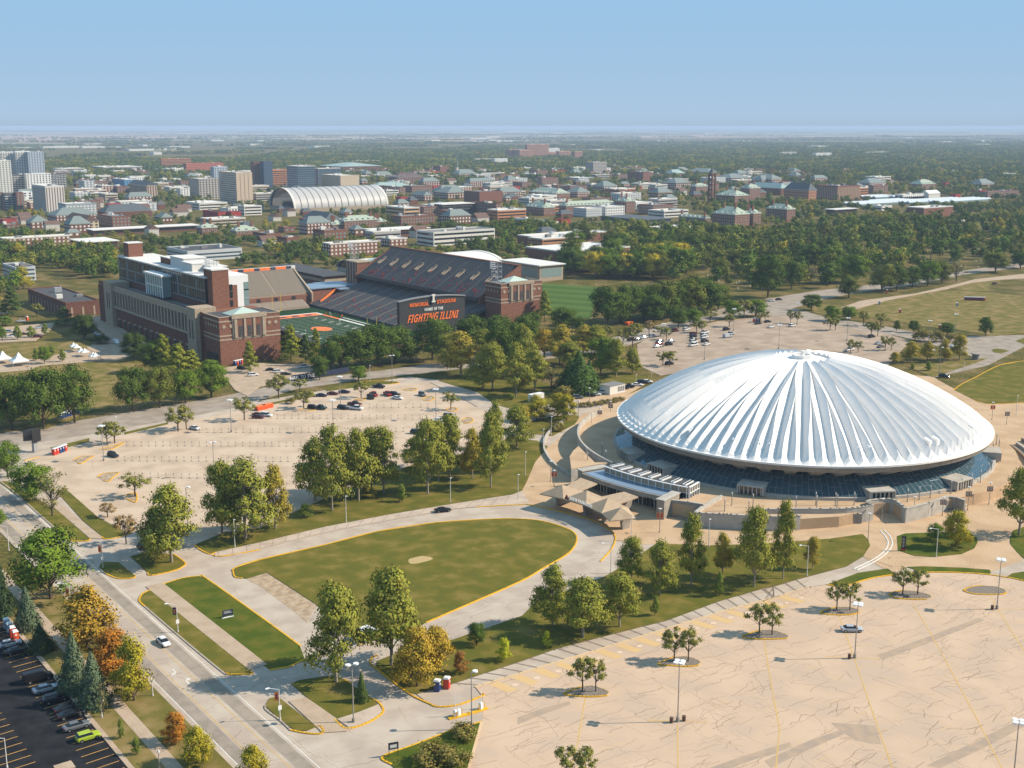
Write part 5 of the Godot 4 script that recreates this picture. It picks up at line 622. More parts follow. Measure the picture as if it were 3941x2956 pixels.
	M.turf = world_mat(gr.call([0.018, 0.058, 0.022], [0.023, 0.068, 0.027], [0.028, 0.078, 0.032], 50), 30, g2, 4)
	M.turf_a = plain(0.055, 0.105, 0.016); M.turf_b = plain(0.085, 0.135, 0.026)
	M.copper = plain(0.42, 0.52, 0.46, 0.6); M.slate = plain(0.20, 0.235, 0.225, 0.7); M.slate_dk = plain(0.10, 0.115, 0.125, 0.7); M.green_roof = plain(0.36, 0.42, 0.34, 0.7); M.tile_brown = plain(0.16, 0.10, 0.08, 0.8)
	M.glass_dk = plain(0.02, 0.028, 0.035, 0.08); M.glass_dk.metallic_specular = 0.7
	M.glass_teal = plain(0.07, 0.16, 0.21, 0.05, 0.5); M.glass_teal.metallic_specular = 0.8
	M.glass_blue = plain(0.05, 0.09, 0.13, 0.06); M.glass_blue.metallic_specular = 0.8
	M.glass_pale = plain(0.22, 0.30, 0.30, 0.1); M.glass_pale.metallic_specular = 0.7
	M.pool_roof = plain(0.20, 0.27, 0.36, 0.35)
	M.mullion = plain(0.30, 0.33, 0.36, 0.4, 0.3)
	M.tyre = plain(0.02, 0.02, 0.02); M.rim = plain(0.45, 0.45, 0.45, 0.3, 0.7); M.car_glass = plain(0.012, 0.014, 0.017, 0.05); M.headlight = plain(0.75, 0.75, 0.72, 0.2); M.tail = plain(0.40, 0.015, 0.01, 0.3)
	M.trunk = plain(0.11, 0.085, 0.062); M.trunk_pale = plain(0.30, 0.26, 0.20)
	M.rusty = plain(0.14, 0.085, 0.06); M.goal = plain(0.65, 0.55, 0.04, 0.5)
	M.plastic_red = plain(0.62, 0.045, 0.02, 0.45); M.plastic_blue = plain(0.02, 0.05, 0.18, 0.45); M.plastic_maroon = plain(0.16, 0.02, 0.03, 0.45); M.plastic_grey = plain(0.25, 0.32, 0.38, 0.45); M.plastic_orange = plain(0.72, 0.10, 0.02, 0.45)
	M.tent = plain(0.80, 0.80, 0.79, 0.6); M.tent.backlight_enabled = true; M.tent.backlight = Color(0.35, 0.35, 0.35)
	M.headstone = plain(0.42, 0.41, 0.39)
	var cars := {"black": [0.012, 0.012, 0.014], "navy": [0.015, 0.022, 0.05], "maroon": [0.10, 0.012, 0.014], "red": [0.28, 0.02, 0.018], "white": [0.75, 0.75, 0.74], "silver": [0.42, 0.44, 0.47], "grey": [0.13, 0.14, 0.155], "green": [0.04, 0.06, 0.045], "lime": [0.35, 0.45, 0.035]}
	for k in cars:
		var m := plain(cars[k][0], cars[k][1], cars[k][2], 0.35, 0.0)
		m.clearcoat_enabled = true; m.clearcoat = 0.35; m.clearcoat_roughness = 0.1; m.metallic_specular = 0.3
		M["car_" + k] = m
	var leaves := {"rnd": [0.040, 0.062, 0.016], "rnm": [0.065, 0.075, 0.020], "rng": [0.060, 0.092, 0.016], "drk": [0.026, 0.042, 0.013], "syc": [0.110, 0.115, 0.028], "syg": [0.165, 0.135, 0.030], "loc": [0.105, 0.105, 0.038], "spr": [0.052, 0.072, 0.058], "sprd": [0.022, 0.036, 0.022], "pin": [0.105, 0.115, 0.022], "pind": [0.035, 0.055, 0.020], "fir": [0.035, 0.060, 0.022], "auo": [0.16, 0.105, 0.022], "orange": [0.20, 0.085, 0.018], "auy": [0.155, 0.135, 0.020], "gold": [0.185, 0.13, 0.025], "lime": [0.21, 0.22, 0.022], "brown": [0.135, 0.095, 0.062], "brown2": [0.15, 0.075, 0.03], "bare": [0.11, 0.10, 0.055], "yng": [0.085, 0.11, 0.028], "arb": [0.045, 0.065, 0.024], "bush": [0.10, 0.085, 0.035], "yel": [0.22, 0.18, 0.025]}
	for k in leaves:
		var m := StandardMaterial3D.new()
		m.vertex_color_use_as_albedo = true
		m.albedo_color = lin(leaves[k][0] * 2.6, leaves[k][1] * 2.55, leaves[k][2] * 1.8); m.roughness = 0.9; m.metallic_specular = 0.12
		m.backlight_enabled = true
		m.backlight = lin(leaves[k][0] * 0.8, leaves[k][1] * 0.8, leaves[k][2] * 0.3)
		M["leaf_" + k] = m

# ------------------------------------------------------------------ trees
var protos := {}
func leaf(m: MB, p: Vector3, out: Vector3, s: float, r: RandomNumberGenerator) -> void:
	var nn := (out + Vector3(p.x, (p.y - 0.45) * 0.6, p.z).normalized() * 0.9 + Vector3(r.randfn(0, 0.42), r.randfn(0.2, 0.4), r.randfn(0, 0.42))).normalized()
	var a := nn.cross(Vector3(r.randf() - 0.5, r.randf() - 0.5, r.randf() - 0.5)).normalized()
	var b := nn.cross(a)
	var k := r.randf_range(0.62, 1.38)
	m.col = Color(k * r.randf_range(0.86, 1.2), k, k * r.randf_range(0.7, 1.2))
	var e := s * r.randf_range(0.6, 1.15)
	var f := s * r.randf_range(0.6, 1.15)
	var h := nn * s * 0.22
	var p0 := p + a * e; var p1 := p + b * f * 0.9 + h; var p2 := p - a * e * r.randf_range(0.6, 1.0); var p3 := p - b * f * r.randf_range(0.5, 1.0) - h
	m.trin(p0, p1, p2, nn, nn, nn); m.trin(p0, p2, p3, nn, nn, nn)
func crown(shape: String, seed_: int) -> Array:
	var r := RandomNumberGenerator.new(); r.seed = seed_
	var m := MB.new(); m.uc = true
	var t := MB.new()
	var lobes := []
	var n := 2300
	var s := 0.026
	var base := 0.2
	match shape:
		"broad":
			n = 8600; base = 0.16; s = 0.0185
			for i in 46:
				var y := r.randf_range(0.24, 0.90)
				var env := sqrt(maxf(0.02, 1.0 - pow((y - 0.50) / 0.47, 2)))
				var a := r.randf() * TAU; var d := sqrt(r.randf()) * 0.36 * env
				lobes.append([Vector3(cos(a) * d, y, sin(a) * d), r.randf_range(0.10, 0.16), r.randf_range(0.075, 0.12)])
		"syc":
			n = 8200; base = 0.2; s = 0.0195
			for i in 62:
				var y := pow(r.randf(), 0.85) * 0.78 + 0.20
				var env := pow(clampf((1.04 - y) / 0.72, 0, 1), 0.62) * clampf((y - 0.05) / 0.25, 0.3, 1)
				var a := r.randf() * TAU; var d := r.randf_range(0.3, 1.0) * 0.43 * env
				lobes.append([Vector3(cos(a) * d, y, sin(a) * d), r.randf_range(0.085, 0.15), r.randf_range(0.05, 0.085)])
		"loc":
			n = 2000; base = 0.36; s = 0.029
			for i in 24:
				var y := r.randf_range(0.46, 0.94)
				var a := r.randf() * TAU; var d := r.randf_range(0.15, 0.42) * (1.15 - absf(y - 0.62) * 1.3)
				lobes.append([Vector3(cos(a) * d, y, sin(a) * d), r.randf_range(0.07, 0.13), r.randf_range(0.05, 0.085)])
		"cone":
			n = 4200; base = 0.05; s = 0.027
		"pine":
			n = 3600; base = 0.12; s = 0.027
			for i in 26:
				var y := 0.16 + 0.80 * i / 25.0
				var a := i * 2.4; var d := 0.36 * pow(1.03 - y, 0.75) * r.randf_range(0.55, 1.1)
				lobes.append([Vector3(cos(a) * d, y, sin(a) * d), 0.06 + 0.13 * (1.0 - y), 0.035 + 0.02 * (1.0 - y)])
		"oval":
			n = 7000; base = 0.08; s = 0.020
			for i in 52:
				var y := r.randf_range(0.14, 0.92)
				var env := pow(clampf((1.02 - y) / 0.62, 0, 1), 0.7) * clampf(0.5 + y * 2.0, 0, 1)
				var a := r.randf() * TAU; var d := sqrt(r.randf()) * 0.36 * env
				lobes.append([Vector3(cos(a) * d, y, sin(a) * d), r.randf_range(0.08, 0.13), r.randf_range(0.07, 0.10)])
		"sparse":
			n = 700; base = 0.2; s = 0.022
			for i in 30:
				var y := r.randf_range(0.3, 0.95)
				var a := r.randf() * TAU; var d := r.randf_range(0.05, 0.45) * (1.2 - y * 0.6)
				lobes.append([Vector3(cos(a) * d, y, sin(a) * d), r.randf_range(0.07, 0.14), r.randf_range(0.05, 0.09)])
		"bush":
			n = 1200; base = 0.0; s = 0.04
			for i in 22:
				var a := r.randf() * TAU; var d := sqrt(r.randf()) * 0.38
				lobes.append([Vector3(cos(a) * d, r.randf_range(0.2, 0.75) * (1.1 - d), sin(a) * d), r.randf_range(0.10, 0.17), r.randf_range(0.14, 0.22)])
		"far":
			n = 620; base = 0.1; s = 0.046
			for i in 14:
				var y := r.randf_range(0.25, 0.85)
				var a := r.randf() * TAU; var d := sqrt(r.randf()) * 0.34 * sqrt(maxf(0.05, 1.0 - pow((y - 0.45) / 0.55, 2)))
				lobes.append([Vector3(cos(a) * d, y, sin(a) * d), r.randf_range(0.12, 0.2), r.randf_range(0.10, 0.16)])
	if shape == "cone":
		for i in n:
			var y := 1.0 - pow(r.randf(), 0.62) * 0.93
			var w := (1.0 - y) * 0.5
			var tier := fposmod(y * 13.0 + 0.6 * sin(i * 0.001), 1.0)
			var a := r.randf() * TAU
			var d := (w * (1.0 - 0.42 * tier) + 0.012) * pow(r.randf(), 0.35) * (1.0 + 0.14 * sin(a * 5.0 + floorf(y * 13.0) * 1.7))
			leaf(m, Vector3(cos(a) * d, y - d * 0.14, sin(a) * d), Vector3(cos(a), 0.5, sin(a)), s * (0.7 + 0.6 * (1.0 - y)), r)
	else:
		for i in n:
			var l: Array = lobes[r.randi() % lobes.size()]
			var u := Vector3(r.randfn(), r.randfn() + 0.15, r.randfn()).normalized()
			var k := minf(absf(r.randfn(0.72, 0.34)), 1.6)
			leaf(m, l[0] + Vector3(u.x * l[1], u.y * l[2], u.z * l[1]) * k, u, s * (1.25 if shape == "sparse" and i % 3 == 0 else 1.0), r)
	# bring the crown to a width and a height of one
	var rad := PackedFloat32Array(); var top_y := PackedFloat32Array()
	for i in range(0, m.v.size(), 6):
		rad.append(Vector2(m.v[i].x, m.v[i].z).length()); top_y.append(m.v[i].y)
	rad.sort(); top_y.sort()
	var kr := 0.5 / rad[int(rad.size() * 0.975)]; var kh := 1.0 / top_y[int(top_y.size() * 0.995)]
	for i in m.v.size(): m.v[i] = Vector3(m.v[i].x * kr, m.v[i].y * kh, m.v[i].z * kr)
	for i in lobes.size(): lobes[i][0] = Vector3(lobes[i][0].x * kr, lobes[i][0].y * kh, lobes[i][0].z * kr)
	# trunk and limbs
	var tw := 0.022 if shape != "yng" else 0.03
	if shape == "cone" or shape == "pine":
		t.tube(Vector3.ZERO, Vector3(0, 0.95, 0), tw, 0.004, 6)
	elif shape != "bush":
		var top := 0.62 if shape != "syc" else 0.85
		t.tube(Vector3(0, -0.02, 0), Vector3(0.01, base + 0.08, 0), tw * 1.25, tw, 7)
		t.tube(Vector3(0.01, base + 0.08, 0), Vector3(-0.01, top, 0.01), tw, tw * 0.35, 6)
		for i in mini(lobes.size(), 14 if shape != "sparse" else 30):
			var l: Vector3 = lobes[i][0]
			var y0 := clampf(l.y - 0.22 - 0.3 * Vector2(l.x, l.z).length(), base * 0.8, top)
			t.tube(Vector3(0, y0, 0), l, tw * 0.5, tw * 0.12, 5, false)
	return [t.mesh(), m.mesh()]
const SHAPE := {"rnd": "broad", "rnm": "broad", "rng": "broad", "drk": "broad", "syc": "syc", "syg": "syc", "loc": "loc", "spr": "cone", "sprd": "cone", "pin": "pine", "pind": "pine", "fir": "cone", "auo": "oval", "orange": "oval", "auy": "oval", "gold": "syc", "lime": "oval", "brown": "loc", "brown2": "oval", "bare": "sparse", "yng": "oval", "arb": "cone", "bush": "bush", "yel": "broad"}
const SAY := {"rnd": "dark green broad-crowned tree", "rnm": "olive green broad-crowned tree", "rng": "bright green round tree", "drk": "very dark rounded tree", "syc": "tall olive green sycamore", "syg": "yellowing olive sycamore", "loc": "small sparse-crowned lot tree", "spr": "grey-green spruce", "sprd": "dark spruce", "pin": "yellow-green pine", "pind": "dark pine", "fir": "deep green fir", "auo": "big golden brown autumn tree", "orange": "orange autumn tree", "auy": "green and yellow autumn tree", "gold": "golden leaved tree", "lime": "small lime green tree", "brown": "small brown leaved tree", "brown2": "small russet round tree", "bare": "thin half-bare tree", "yng": "young small tree", "arb": "narrow evergreen", "bush": "brownish bushy shrub", "yel": "bright yellow tree"}
const PLACE := {"verge": "on the verge beside the street", "lotw": "in the parking lot with bollards", "front": "between the street and the asphalt lot", "row": "in the grove north of the oval lawn", "isle": "on the kerbed island by the crossing", "gate": "by the gate drive", "park": "in the park strip south of the arena", "plaza": "on the lawn before the arena plaza", "lots": "on a gravel island of the big empty lot", "kirby": "along the avenue before the stadium", "stad": "at the foot of the brick stadium", "grovw": "on the lawn with white tents", "lotn": "at the avenue edge of the bollard lot", "south": "in the belt before the scoreboard", "mid": "in the wood between stadium and arena", "tri": "on the triangular lawn by the walkway", "pract": "beside the striped practice field", "oaks": "in the oak belt behind the car park", "road": "along the avenue behind the arena", "lote": "in the car park behind the dome", "cem": "in the cemetery", "field": "at the edge of the wide field", "drive": "by the curving drive behind the dome", "campus": "among the campus buildings", "corner": "on the green corner by the lot entrance", "yard": "in the hedge before the service yard"}
func make_tree(x: float, z: float, h: float, w: float, kind: String, zone: String, idx: int, label: String) -> void:
	var shape: String = SHAPE[kind]
	var key := "%s%d" % [shape, idx % (3 if shape in ["broad", "syc", "loc"] else 2)]
	if not protos.has(key): protos[key] = crown(shape, hash(key) & 0xffff)
	var o := thing("shrub" if kind == "bush" else "tree", label, "shrub" if kind == "bush" else "tree", Vector3(x, 0.05, z), fposmod(idx * 2.399, TAU), "trees " + PLACE[zone])
	var sc := Vector3(w, h, w) * Vector3(1.1, 1.02, 1.1)
	if kind != "bush":
		var t := part("trunk", protos[key][0], M.trunk_pale if kind in ["syc", "syg"] else M.trunk, o)
		t.scale = sc
	var c := part("crown", protos[key][1], M["leaf_" + kind], o)
	c.scale = sc
func plant_trees() -> void:
	var counts := {}
	for i in TREES.size():
		var t: Array = TREES[i]
		var key: String = t[4] + t[5]
		var k: int = counts.get(key, 0)
		counts[key] = k + 1
	var now := {}
	for i in TREES.size():
		var t: Array = TREES[i]
		var key: String = t[4] + t[5]
		var k: int = now.get(key, 0)
		now[key] = k + 1
		var label: String = SAY[t[4]] + " " + PLACE[t[5]]
		if counts[key] > 1: label += ", " + nth(k) + " from left"
		make_tree(t[0], t[1], t[2], t[3], t[4], t[5], i, label)
func woods() -> void:
	var far := [crown("far", 91), crown("far", 92), crown("broad", 93)]
	var kinds := ["rnd", "rnm", "syc", "rng", "auy"]
	var say := ["dark green", "olive green", "yellowish olive", "bright green", "yellowing"]
	var r := RandomNumberGenerator.new(); r.seed = 77
	var buckets := {}
	for k in kinds: buckets[k] = []
	var cells := {}
	for b in BUILD:
		for gx in range(int(floor((b[0] - 12) / 20)), int(floor((b[0] + b[3] + 8) / 20)) + 1):
			for gz in range(int(floor((b[1] - b[4] - 6) / 20)), int(floor((b[1] + 26) / 20)) + 1):
				cells[Vector2i(gx, gz)] = true
	for b in [[ARMORY[0], ARMORY[2], ARMORY[1] - ARMORY[0], ARMORY[2] - ARMORY[3]], [VAULT[0], VAULT[2], VAULT[1] - VAULT[0], VAULT[2] - VAULT[3]]] + GREEN:
		for gx in range(int(floor((b[0] - 25) / 20)), int(floor((b[0] + b[2] + 8) / 20)) + 1):
			for gz in range(int(floor((b[1] - b[3] - 6) / 20)), int(floor((b[1] + 45) / 20)) + 1):
				cells[Vector2i(gx, gz)] = true
	var clump := FastNoiseLite.new(); clump.seed = 4; clump.frequency = 0.0011; clump.fractal_octaves = 3
	var pick := func(x: float, z: float) -> String:
		var q := clump.get_noise_2d(x * 6, z * 6) + r.randfn(0, 0.25)
		if q < -0.05: return "rnd"
		if q < 0.2: return "rnm"
		if q < 0.3: return "rng"
		if q < 0.5: return "syc"
		return "auy"
	var ca := cos(0.63774); var sa := sin(0.63774)
	var put := func(f: float, u: float, h: float, w: float, thin: float) -> void:
		# f metres ahead, u metres aside of the middle line of the valley
		var x := u * ca + f * sa
		var z := u * sa - f * ca
		if cells.has(Vector2i(int(floor(x / 20)), int(floor(z / 20)))): return
		if thin > 0 and r.randf() < thin: return
		var k: String = pick.call(x, z)
		buckets[k].append(Transform3D(Basis(Vector3.UP, r.randf() * TAU) * Basis.from_scale(Vector3(w, h, w)), Vector3(x, 0, z)))
	# campus and town: between the buildings, out to the edge of town, then the wooded suburbs and shelter belts
	var held := {}
	for t in TREES: held[Vector2i(int(floor(t[0] / 7)), int(floor(t[1] / 7)))] = true
	for zone in GROVES:
		var pg := pv(zone[0])
		var lo := pg[0]; var hi := pg[0]
		for q in pg: lo = lo.min(q); hi = hi.max(q)
		var gap: float = zone[1]
		var gx := lo.x
		while gx < hi.x:
			var gz := lo.y
			while gz < hi.y:
				var p := Vector2(gx + r.randf_range(-0.45, 0.45) * gap, gz + r.randf_range(-0.45, 0.45) * gap)
				gz += gap
				if r.randf() > zone[4] or not Geometry2D.is_point_in_polygon(p, pg): continue
				if cells.has(Vector2i(int(floor(p.x / 20)), int(floor(p.y / 20)))) or held.has(Vector2i(int(floor(p.x / 7)), int(floor(p.y / 7)))): continue
				var h := r.randf_range(zone[2], zone[3])
				var w := h * r.randf_range(0.75, 1.05)
				buckets[["rnd", "rnd", "rnm", "rng", "rnm", "syc", "rnd", "auy"][r.randi() % (7 if r.randf() < 0.8 else 8)]].append(Transform3D(Basis(Vector3.UP, r.randf() * TAU) * Basis.from_scale(Vector3(w, h, w)), Vector3(p.x, 0, p.y)))
			gx += gap
	var f := 930.0
	while f < 7600:
		var half := f * 0.46 + 120
		var step := 11.0 + f * 0.0016
		var u := -half
		while u < half:
			var ff := f + r.randf_range(-0.6, 0.6) * step
			var uu := u + r.randf_range(-0.6, 0.6) * step
			var q := clump.get_noise_2d(uu, ff)
			var open := 0.0
			if ff > 3900:
				open = clampf((ff - 3900) / 2600.0, 0, 1)
				if uu < -900: open = clampf((ff - 3000) / 900.0, 0, 1)
				if uu > 500: open *= 0.55
			if q > -0.6 + open * 0.85 + (0.0 if ff > 2200 else ((0.3 if uu < 500 else 0.08) if ff > 1350 else (0.3 if uu < 260 else 0.45))):
				var h := r.randf_range(8, 15) if ff > 2300 or (uu > 260 and ff < 1040) else r.randf_range(5, 10)
				put.call(ff, uu, h, h * r.randf_range(0.8, 1.15) + f * 0.0006, 0.0)
			u += step
		f += step
	# shelter belts far out
	for i in 240:
		var ff := 6500.0 * pow(5.0, r.randf())
		var uu := r.randf_range(-0.5, 0.5) * ff
		var len := r.randf_range(150, 900)
		var n := int(len / 22)
		for j in n:
			put.call(ff + r.randf_range(-20, 20), uu + j * 22, r.randf_range(10, 17), r.randf_range(22, 34), 0.15)
	for i in kinds.size():
		var list: Array = buckets[kinds[i]]
		if list.is_empty(): continue
		for v in 2:
			var mm := MultiMesh.new()
			mm.transform_format = MultiMesh.TRANSFORM_3D
			mm.mesh = far[v][1]
			var sel := []
			for j in range(v, list.size(), 2): sel.append(list[j])
			mm.instance_count = sel.size()
			for j in sel.size(): mm.set_instance_transform(j, sel[j])
			var o := MultiMeshInstance3D.new()
			o.name = numbered("woodland"); o.multimesh = mm; o.material_override = M["leaf_" + kinds[i]]
			add_child(o)
			tag(o, "%s trees of the %s wooded town running to the horizon" % [say[i], "outer" if v else "inner"], "woodland", "", "stuff")
# ------------------------------------------------------------------ ground
func sheet(called: String, pts: PackedVector2Array, y0: float, y1: float, m: Material) -> MeshInstance3D:
	var b := MB.new()
	b.prism(pts, y0, y1)
	return struct(called, b, m)
func strip(b: MB, pts: PackedVector2Array, w: float, y0: float, y1: float, closed := false) -> void:
	var k := pts.size()
	for i in (k if closed else k - 1):
		var p := pts[i]; var q := pts[(i + 1) % k]
		if p.distance_to(q) < 0.05: continue
		var d := (q - p).normalized()
		var s := Vector2(-d.y, d.x) * w / 2
		p -= d * w * 0.35; q += d * w * 0.35
		var c := [p - s, q - s, q + s, p + s]
		var lo := []; var hi := []
		for e in c:
			lo.append(Vector3(e.x, y0, e.y)); hi.append(Vector3(e.x, y1, e.y))
		b.hexa([lo[0], lo[1], lo[2], lo[3], hi[0], hi[1], hi[2], hi[3]], false)
func smooth(p: PackedVector2Array) -> PackedVector2Array:
	if p.size() < 4: return p
	var o := PackedVector2Array()
	for i in p.size() - 1:
		var a := p[maxi(i - 1, 0)]; var b := p[i]; var c := p[i + 1]; var d := p[mini(i + 2, p.size() - 1)]
		for t in 4:
			o.append(b.cubic_interpolate(c, a, d, t / 4.0))
	o.append(p[-1])
	return o
func build_ground() -> void:
	var b := MB.new()
	var g := 90000.0
	var hx0 := 252.0; var hx1 := 396.0; var hz0 := -700.0; var hz1 := -528.0
	for r in [[-g, -g, g, hz0], [-g, hz1, g, g], [-g, hz0, hx0, hz1], [hx1, hz0, g, hz1]]:
		b.quad(Vector3(r[0], -0.1, r[3]), Vector3(r[2], -0.1, r[3]), Vector3(r[2], -0.1, r[1]), Vector3(r[0], -0.1, r[1]))
	struct("ground", b, M.ground)
	# drives and streets (concrete), then lots, walks and raised lawns
	sheet("drive_pavement", pv([86.3, -425, 120, -430, 270, -440, 300, -380, 330, -330, 330, -120, 230, -60, 60, -40, 86.3, -100]), -0.2, 0.0, M.road)
	sheet("first_street", pv([73, -470, 86.5, -470, 86.5, -40, 73, -40]), -0.2, 0.02, M.road)
	for x in [75.4, 83.0]:
		sheet("wheel_track", pv([x - 1.3, -440, x + 1.3, -440, x + 1.3, -60, x - 1.3, -60]), 0.0, 0.026, M.wheel_track)
	sheet("avenue", pv(AVENUE), -0.2, 0.03, M.road_dark)
	sheet("cross_street", pv(CROSS), -0.2, 0.04, M.road_dark)
	sheet("asphalt_lot", pv([-60, -300, 58.6, -300, 58.6, -120, -60, -120]), -0.2, 0.02, M.asphalt)
	sheet("side_walk", pv([58.6, -300, 59.5, -300, 59.5, -120, 58.6, -120]), -0.2, 0.12, M.walk_tan)
	sheet("verge_lawn", pv([59.5, -300, 73, -300, 73, -120, 59.5, -120]), -0.2, 0.10, M.lawn_dry)
	sheet("foot_path", pv([63.8, -300, 66.2, -300, 66.2, -120, 63.8, -120]), -0.2, 0.115, M.walk_tan)
	sheet("parking_lot", pv(PAVE.lot_nw), -0.2, 0.025, M.lot_n)
	sheet("parking_lot", pv(PAVE.lot_se), -0.2, 0.025, M.lot)
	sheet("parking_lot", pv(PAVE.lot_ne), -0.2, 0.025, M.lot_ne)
	sheet("plaza", pv(PAVE.plaza), -0.2, 0.06, M.plaza)
	sheet("service_yard", pv(PAVE.service_lot), -0.2, 0.075, M.plaza)
	sheet("walk_south", pv(PAVE.walk_south), -0.2, 0.13, M.walk)
	sheet("walk_north", pv(PAVE.walk_north), -0.2, 0.13, M.walk)
	sheet("parking_bay", pv(PAVE.bay), -0.2, 0.03, M.bay)
	for k in LAWN:
		var m: Material = M.lawn
		if k in ["field_r", "lot_verge", "grove", "lawn_c", "path_lawn"]: m = M.lawn_dry
		if k in ["crescent", "crescent_b", "corner", "round", "edge_r", "edge_r2", "strip_b"]: m = M.lawn_green
		sheet("lawn", pv(LAWN[k]), -0.2, 0.14, m)
	for k in ISLE: sheet("gravel_bed", pv(ISLE[k]), -0.2, 0.13, M.gravel)
	for k in DIRT: sheet("island_bed", pv(DIRT[k]), -0.2, 0.10, M.bay)
	for k in WALK: sheet("walk", pv(WALK[k]), -0.2, 0.16, M.walk if k == "walk_corner_a" else M.walk_tan)
	sheet("bare_patch", pv(SANDY), -0.1, 0.15, M.sand)
	for i in KERBS.size():
		var q: Array = KERBS[i]
		var kb := MB.new()
		strip(kb, smooth(pv(q[1])), 0.36, -0.1, 0.20 if q[0] == "y" else 0.185)
		struct("kerb", kb, {"y": M.yellow, "d": M.kerb, "p": M.kerb_pale}[q[0]])
	# painted markings
	var mk := MB.new()
	for z in range(-440, -60, 12):
		strip(mk, pv([77.2, z, 77.2, z + 12]), 0.16, 0.02, 0.034)
		strip(mk, pv([80.9, z, 80.9, z + 12]), 0.16, 0.02, 0.034)
	struct("street_marking", mk, M.yellow_worn)
	mk = MB.new()
	strip(mk, pv([84.9, -440, 84.9, -60]), 0.14, 0.02, 0.034)
	strip(mk, pv([74.1, -230, 74.1, -60]), 0.14, 0.02, 0.034)
	for a in [[79.0, -220.0, 1], [79.2, -214.5, -1], [80.2, -168.0, 1]]:
		var s: float = a[2]
		strip(mk, pv([a[0], a[1] - 1.4 * s, a[0], a[1] + 0.2 * s, a[0] - 0.5 * s, a[1] + 0.9 * s]), 0.22, 0.02, 0.036)
		strip(mk, pv([a[0] - 0.5 * s, a[1] + 0.4 * s, a[0] - 1.1 * s, a[1] + 1.0 * s, a[0] - 0.4 * s, a[1] + 1.5 * s]), 0.22, 0.02, 0.036)
	struct("street_marking", mk, M.white_line)
	mk = MB.new()
	for l in PAIRS: strip(mk, smooth(pv(l)), 0.3, 0.02, 0.155)
	struct("path_marking", mk, M.white_line)
	# asphalt lot stalls
	mk = MB.new()
	for i in 60:
		var z := -280.0 + i * 2.75
		strip(mk, pv([53.4, z, 58.2, z - 0.3]), 0.13, 0.02, 0.034)
		strip(mk, pv([40.5, z, 46.5, z - 0.3]), 0.13, 0.02, 0.034)
	struct("stall_marking", mk, M.orange_line)
	mk = MB.new()
	mk.box(Vector3(48.6, 0.0, -197.4), Vector3(51.6, 0.036, -194.6))
	struct("concrete_patch", mk, M.walk_tan)
	# big lot: lines across, hatch bars, accessible bays
	mk = MB.new()
	for l in LOTLINES: strip(mk, pv(l), 0.22, 0.02, 0.04)
	struct("lot_marking", mk, M.yellow_worn)
	mk = MB.new()
	for i in BAYS.size(): mk.prism(pv(BAYS[i]), 0.03, 0.042)
	struct("lot_marking", mk, M.yellow_faint)
	mk = MB.new()
	for q in BAYDOTS:
		var c := PackedVector2Array()
		for k in 14: c.append(Vector2(q[0] + cos(TAU * k / 14) * 0.7, q[1] + sin(TAU * k / 14) * 0.55))
		mk.prism(c, 0.03, 0.05)
	struct("bay_symbol", mk, M.symbol)
	mk = MB.new()
	var r := RandomNumberGenerator.new(); r.seed = 3
	for i in 15:
		for j in 22:
			if r.randf() < 0.45: continue
			var z := -158.0 + i * 6.2 + r.randf() * 0.3
			var x := 118.0 + j * 9.0
			if z > -150 + (x - 118) * 0.02: strip(mk, pv([x, z, x + r.randf_range(2, 5.2), z + 0.05]), 0.11, 0.02, 0.038)
	struct("stall_marking", mk, M.yellow_faint)
	mk = MB.new()
	for i in 9:
		var p0 := Vector2(BAYLINE[0], BAYLINE[1]).lerp(Vector2(BAYLINE[2], BAYLINE[3]), i / 8.0)
		strip(mk, PackedVector2Array([p0, p0 + Vector2(-5.0, 0.3)]), 0.12, 0.02, 0.042)
	struct("stall_marking", mk, M.yellow_worn)
	mk = MB.new()
	for l in JOINTS: strip(mk, pv(l), 0.14, 0.1, 0.137)
	struct("walk_joint", mk, M.joint)
	for l in WEAR: sheet("worn_patch", pv(l), 0.02, 0.033, M.wear)
	# practice field, mown in bands
	for i in 12:
		var a := Vector2(PRACT[0], PRACT[1]); var bb := Vector2(PRACT[2], PRACT[3]); var c := Vector2(PRACT[4], PRACT[5]); var d := Vector2(PRACT[6], PRACT[7])
		var t0 := i / 12.0; var t1 := (i + 1) / 12.0
		sheet("mown_band", PackedVector2Array([a.lerp(d, t0), bb.lerp(c, t0), bb.lerp(c, t1), a.lerp(d, t1)]), -0.1, 0.08 if i % 2 else 0.075, M.turf_a if i % 2 else M.turf_b)
	# cemetery grass and far farmland
	sheet("cemetery_lawn", pv(CEM), -0.2, 0.0, M.lawn)
	for i in FARM.size():
		var q: Array = FARM[i]
		sheet("farm_field", PackedVector2Array([Vector2(q[0], q[1]), Vector2(q[0] + q[2], q[1]), Vector2(q[0] + q[2], q[1] - q[3]), Vector2(q[0], q[1] - q[3])]), 0.0, 0.3 + i * 0.02, [plain(0.40, 0.27, 0.19), plain(0.36, 0.27, 0.17), plain(0.27, 0.23, 0.13), plain(0.16, 0.16, 0.07)][i % 4])

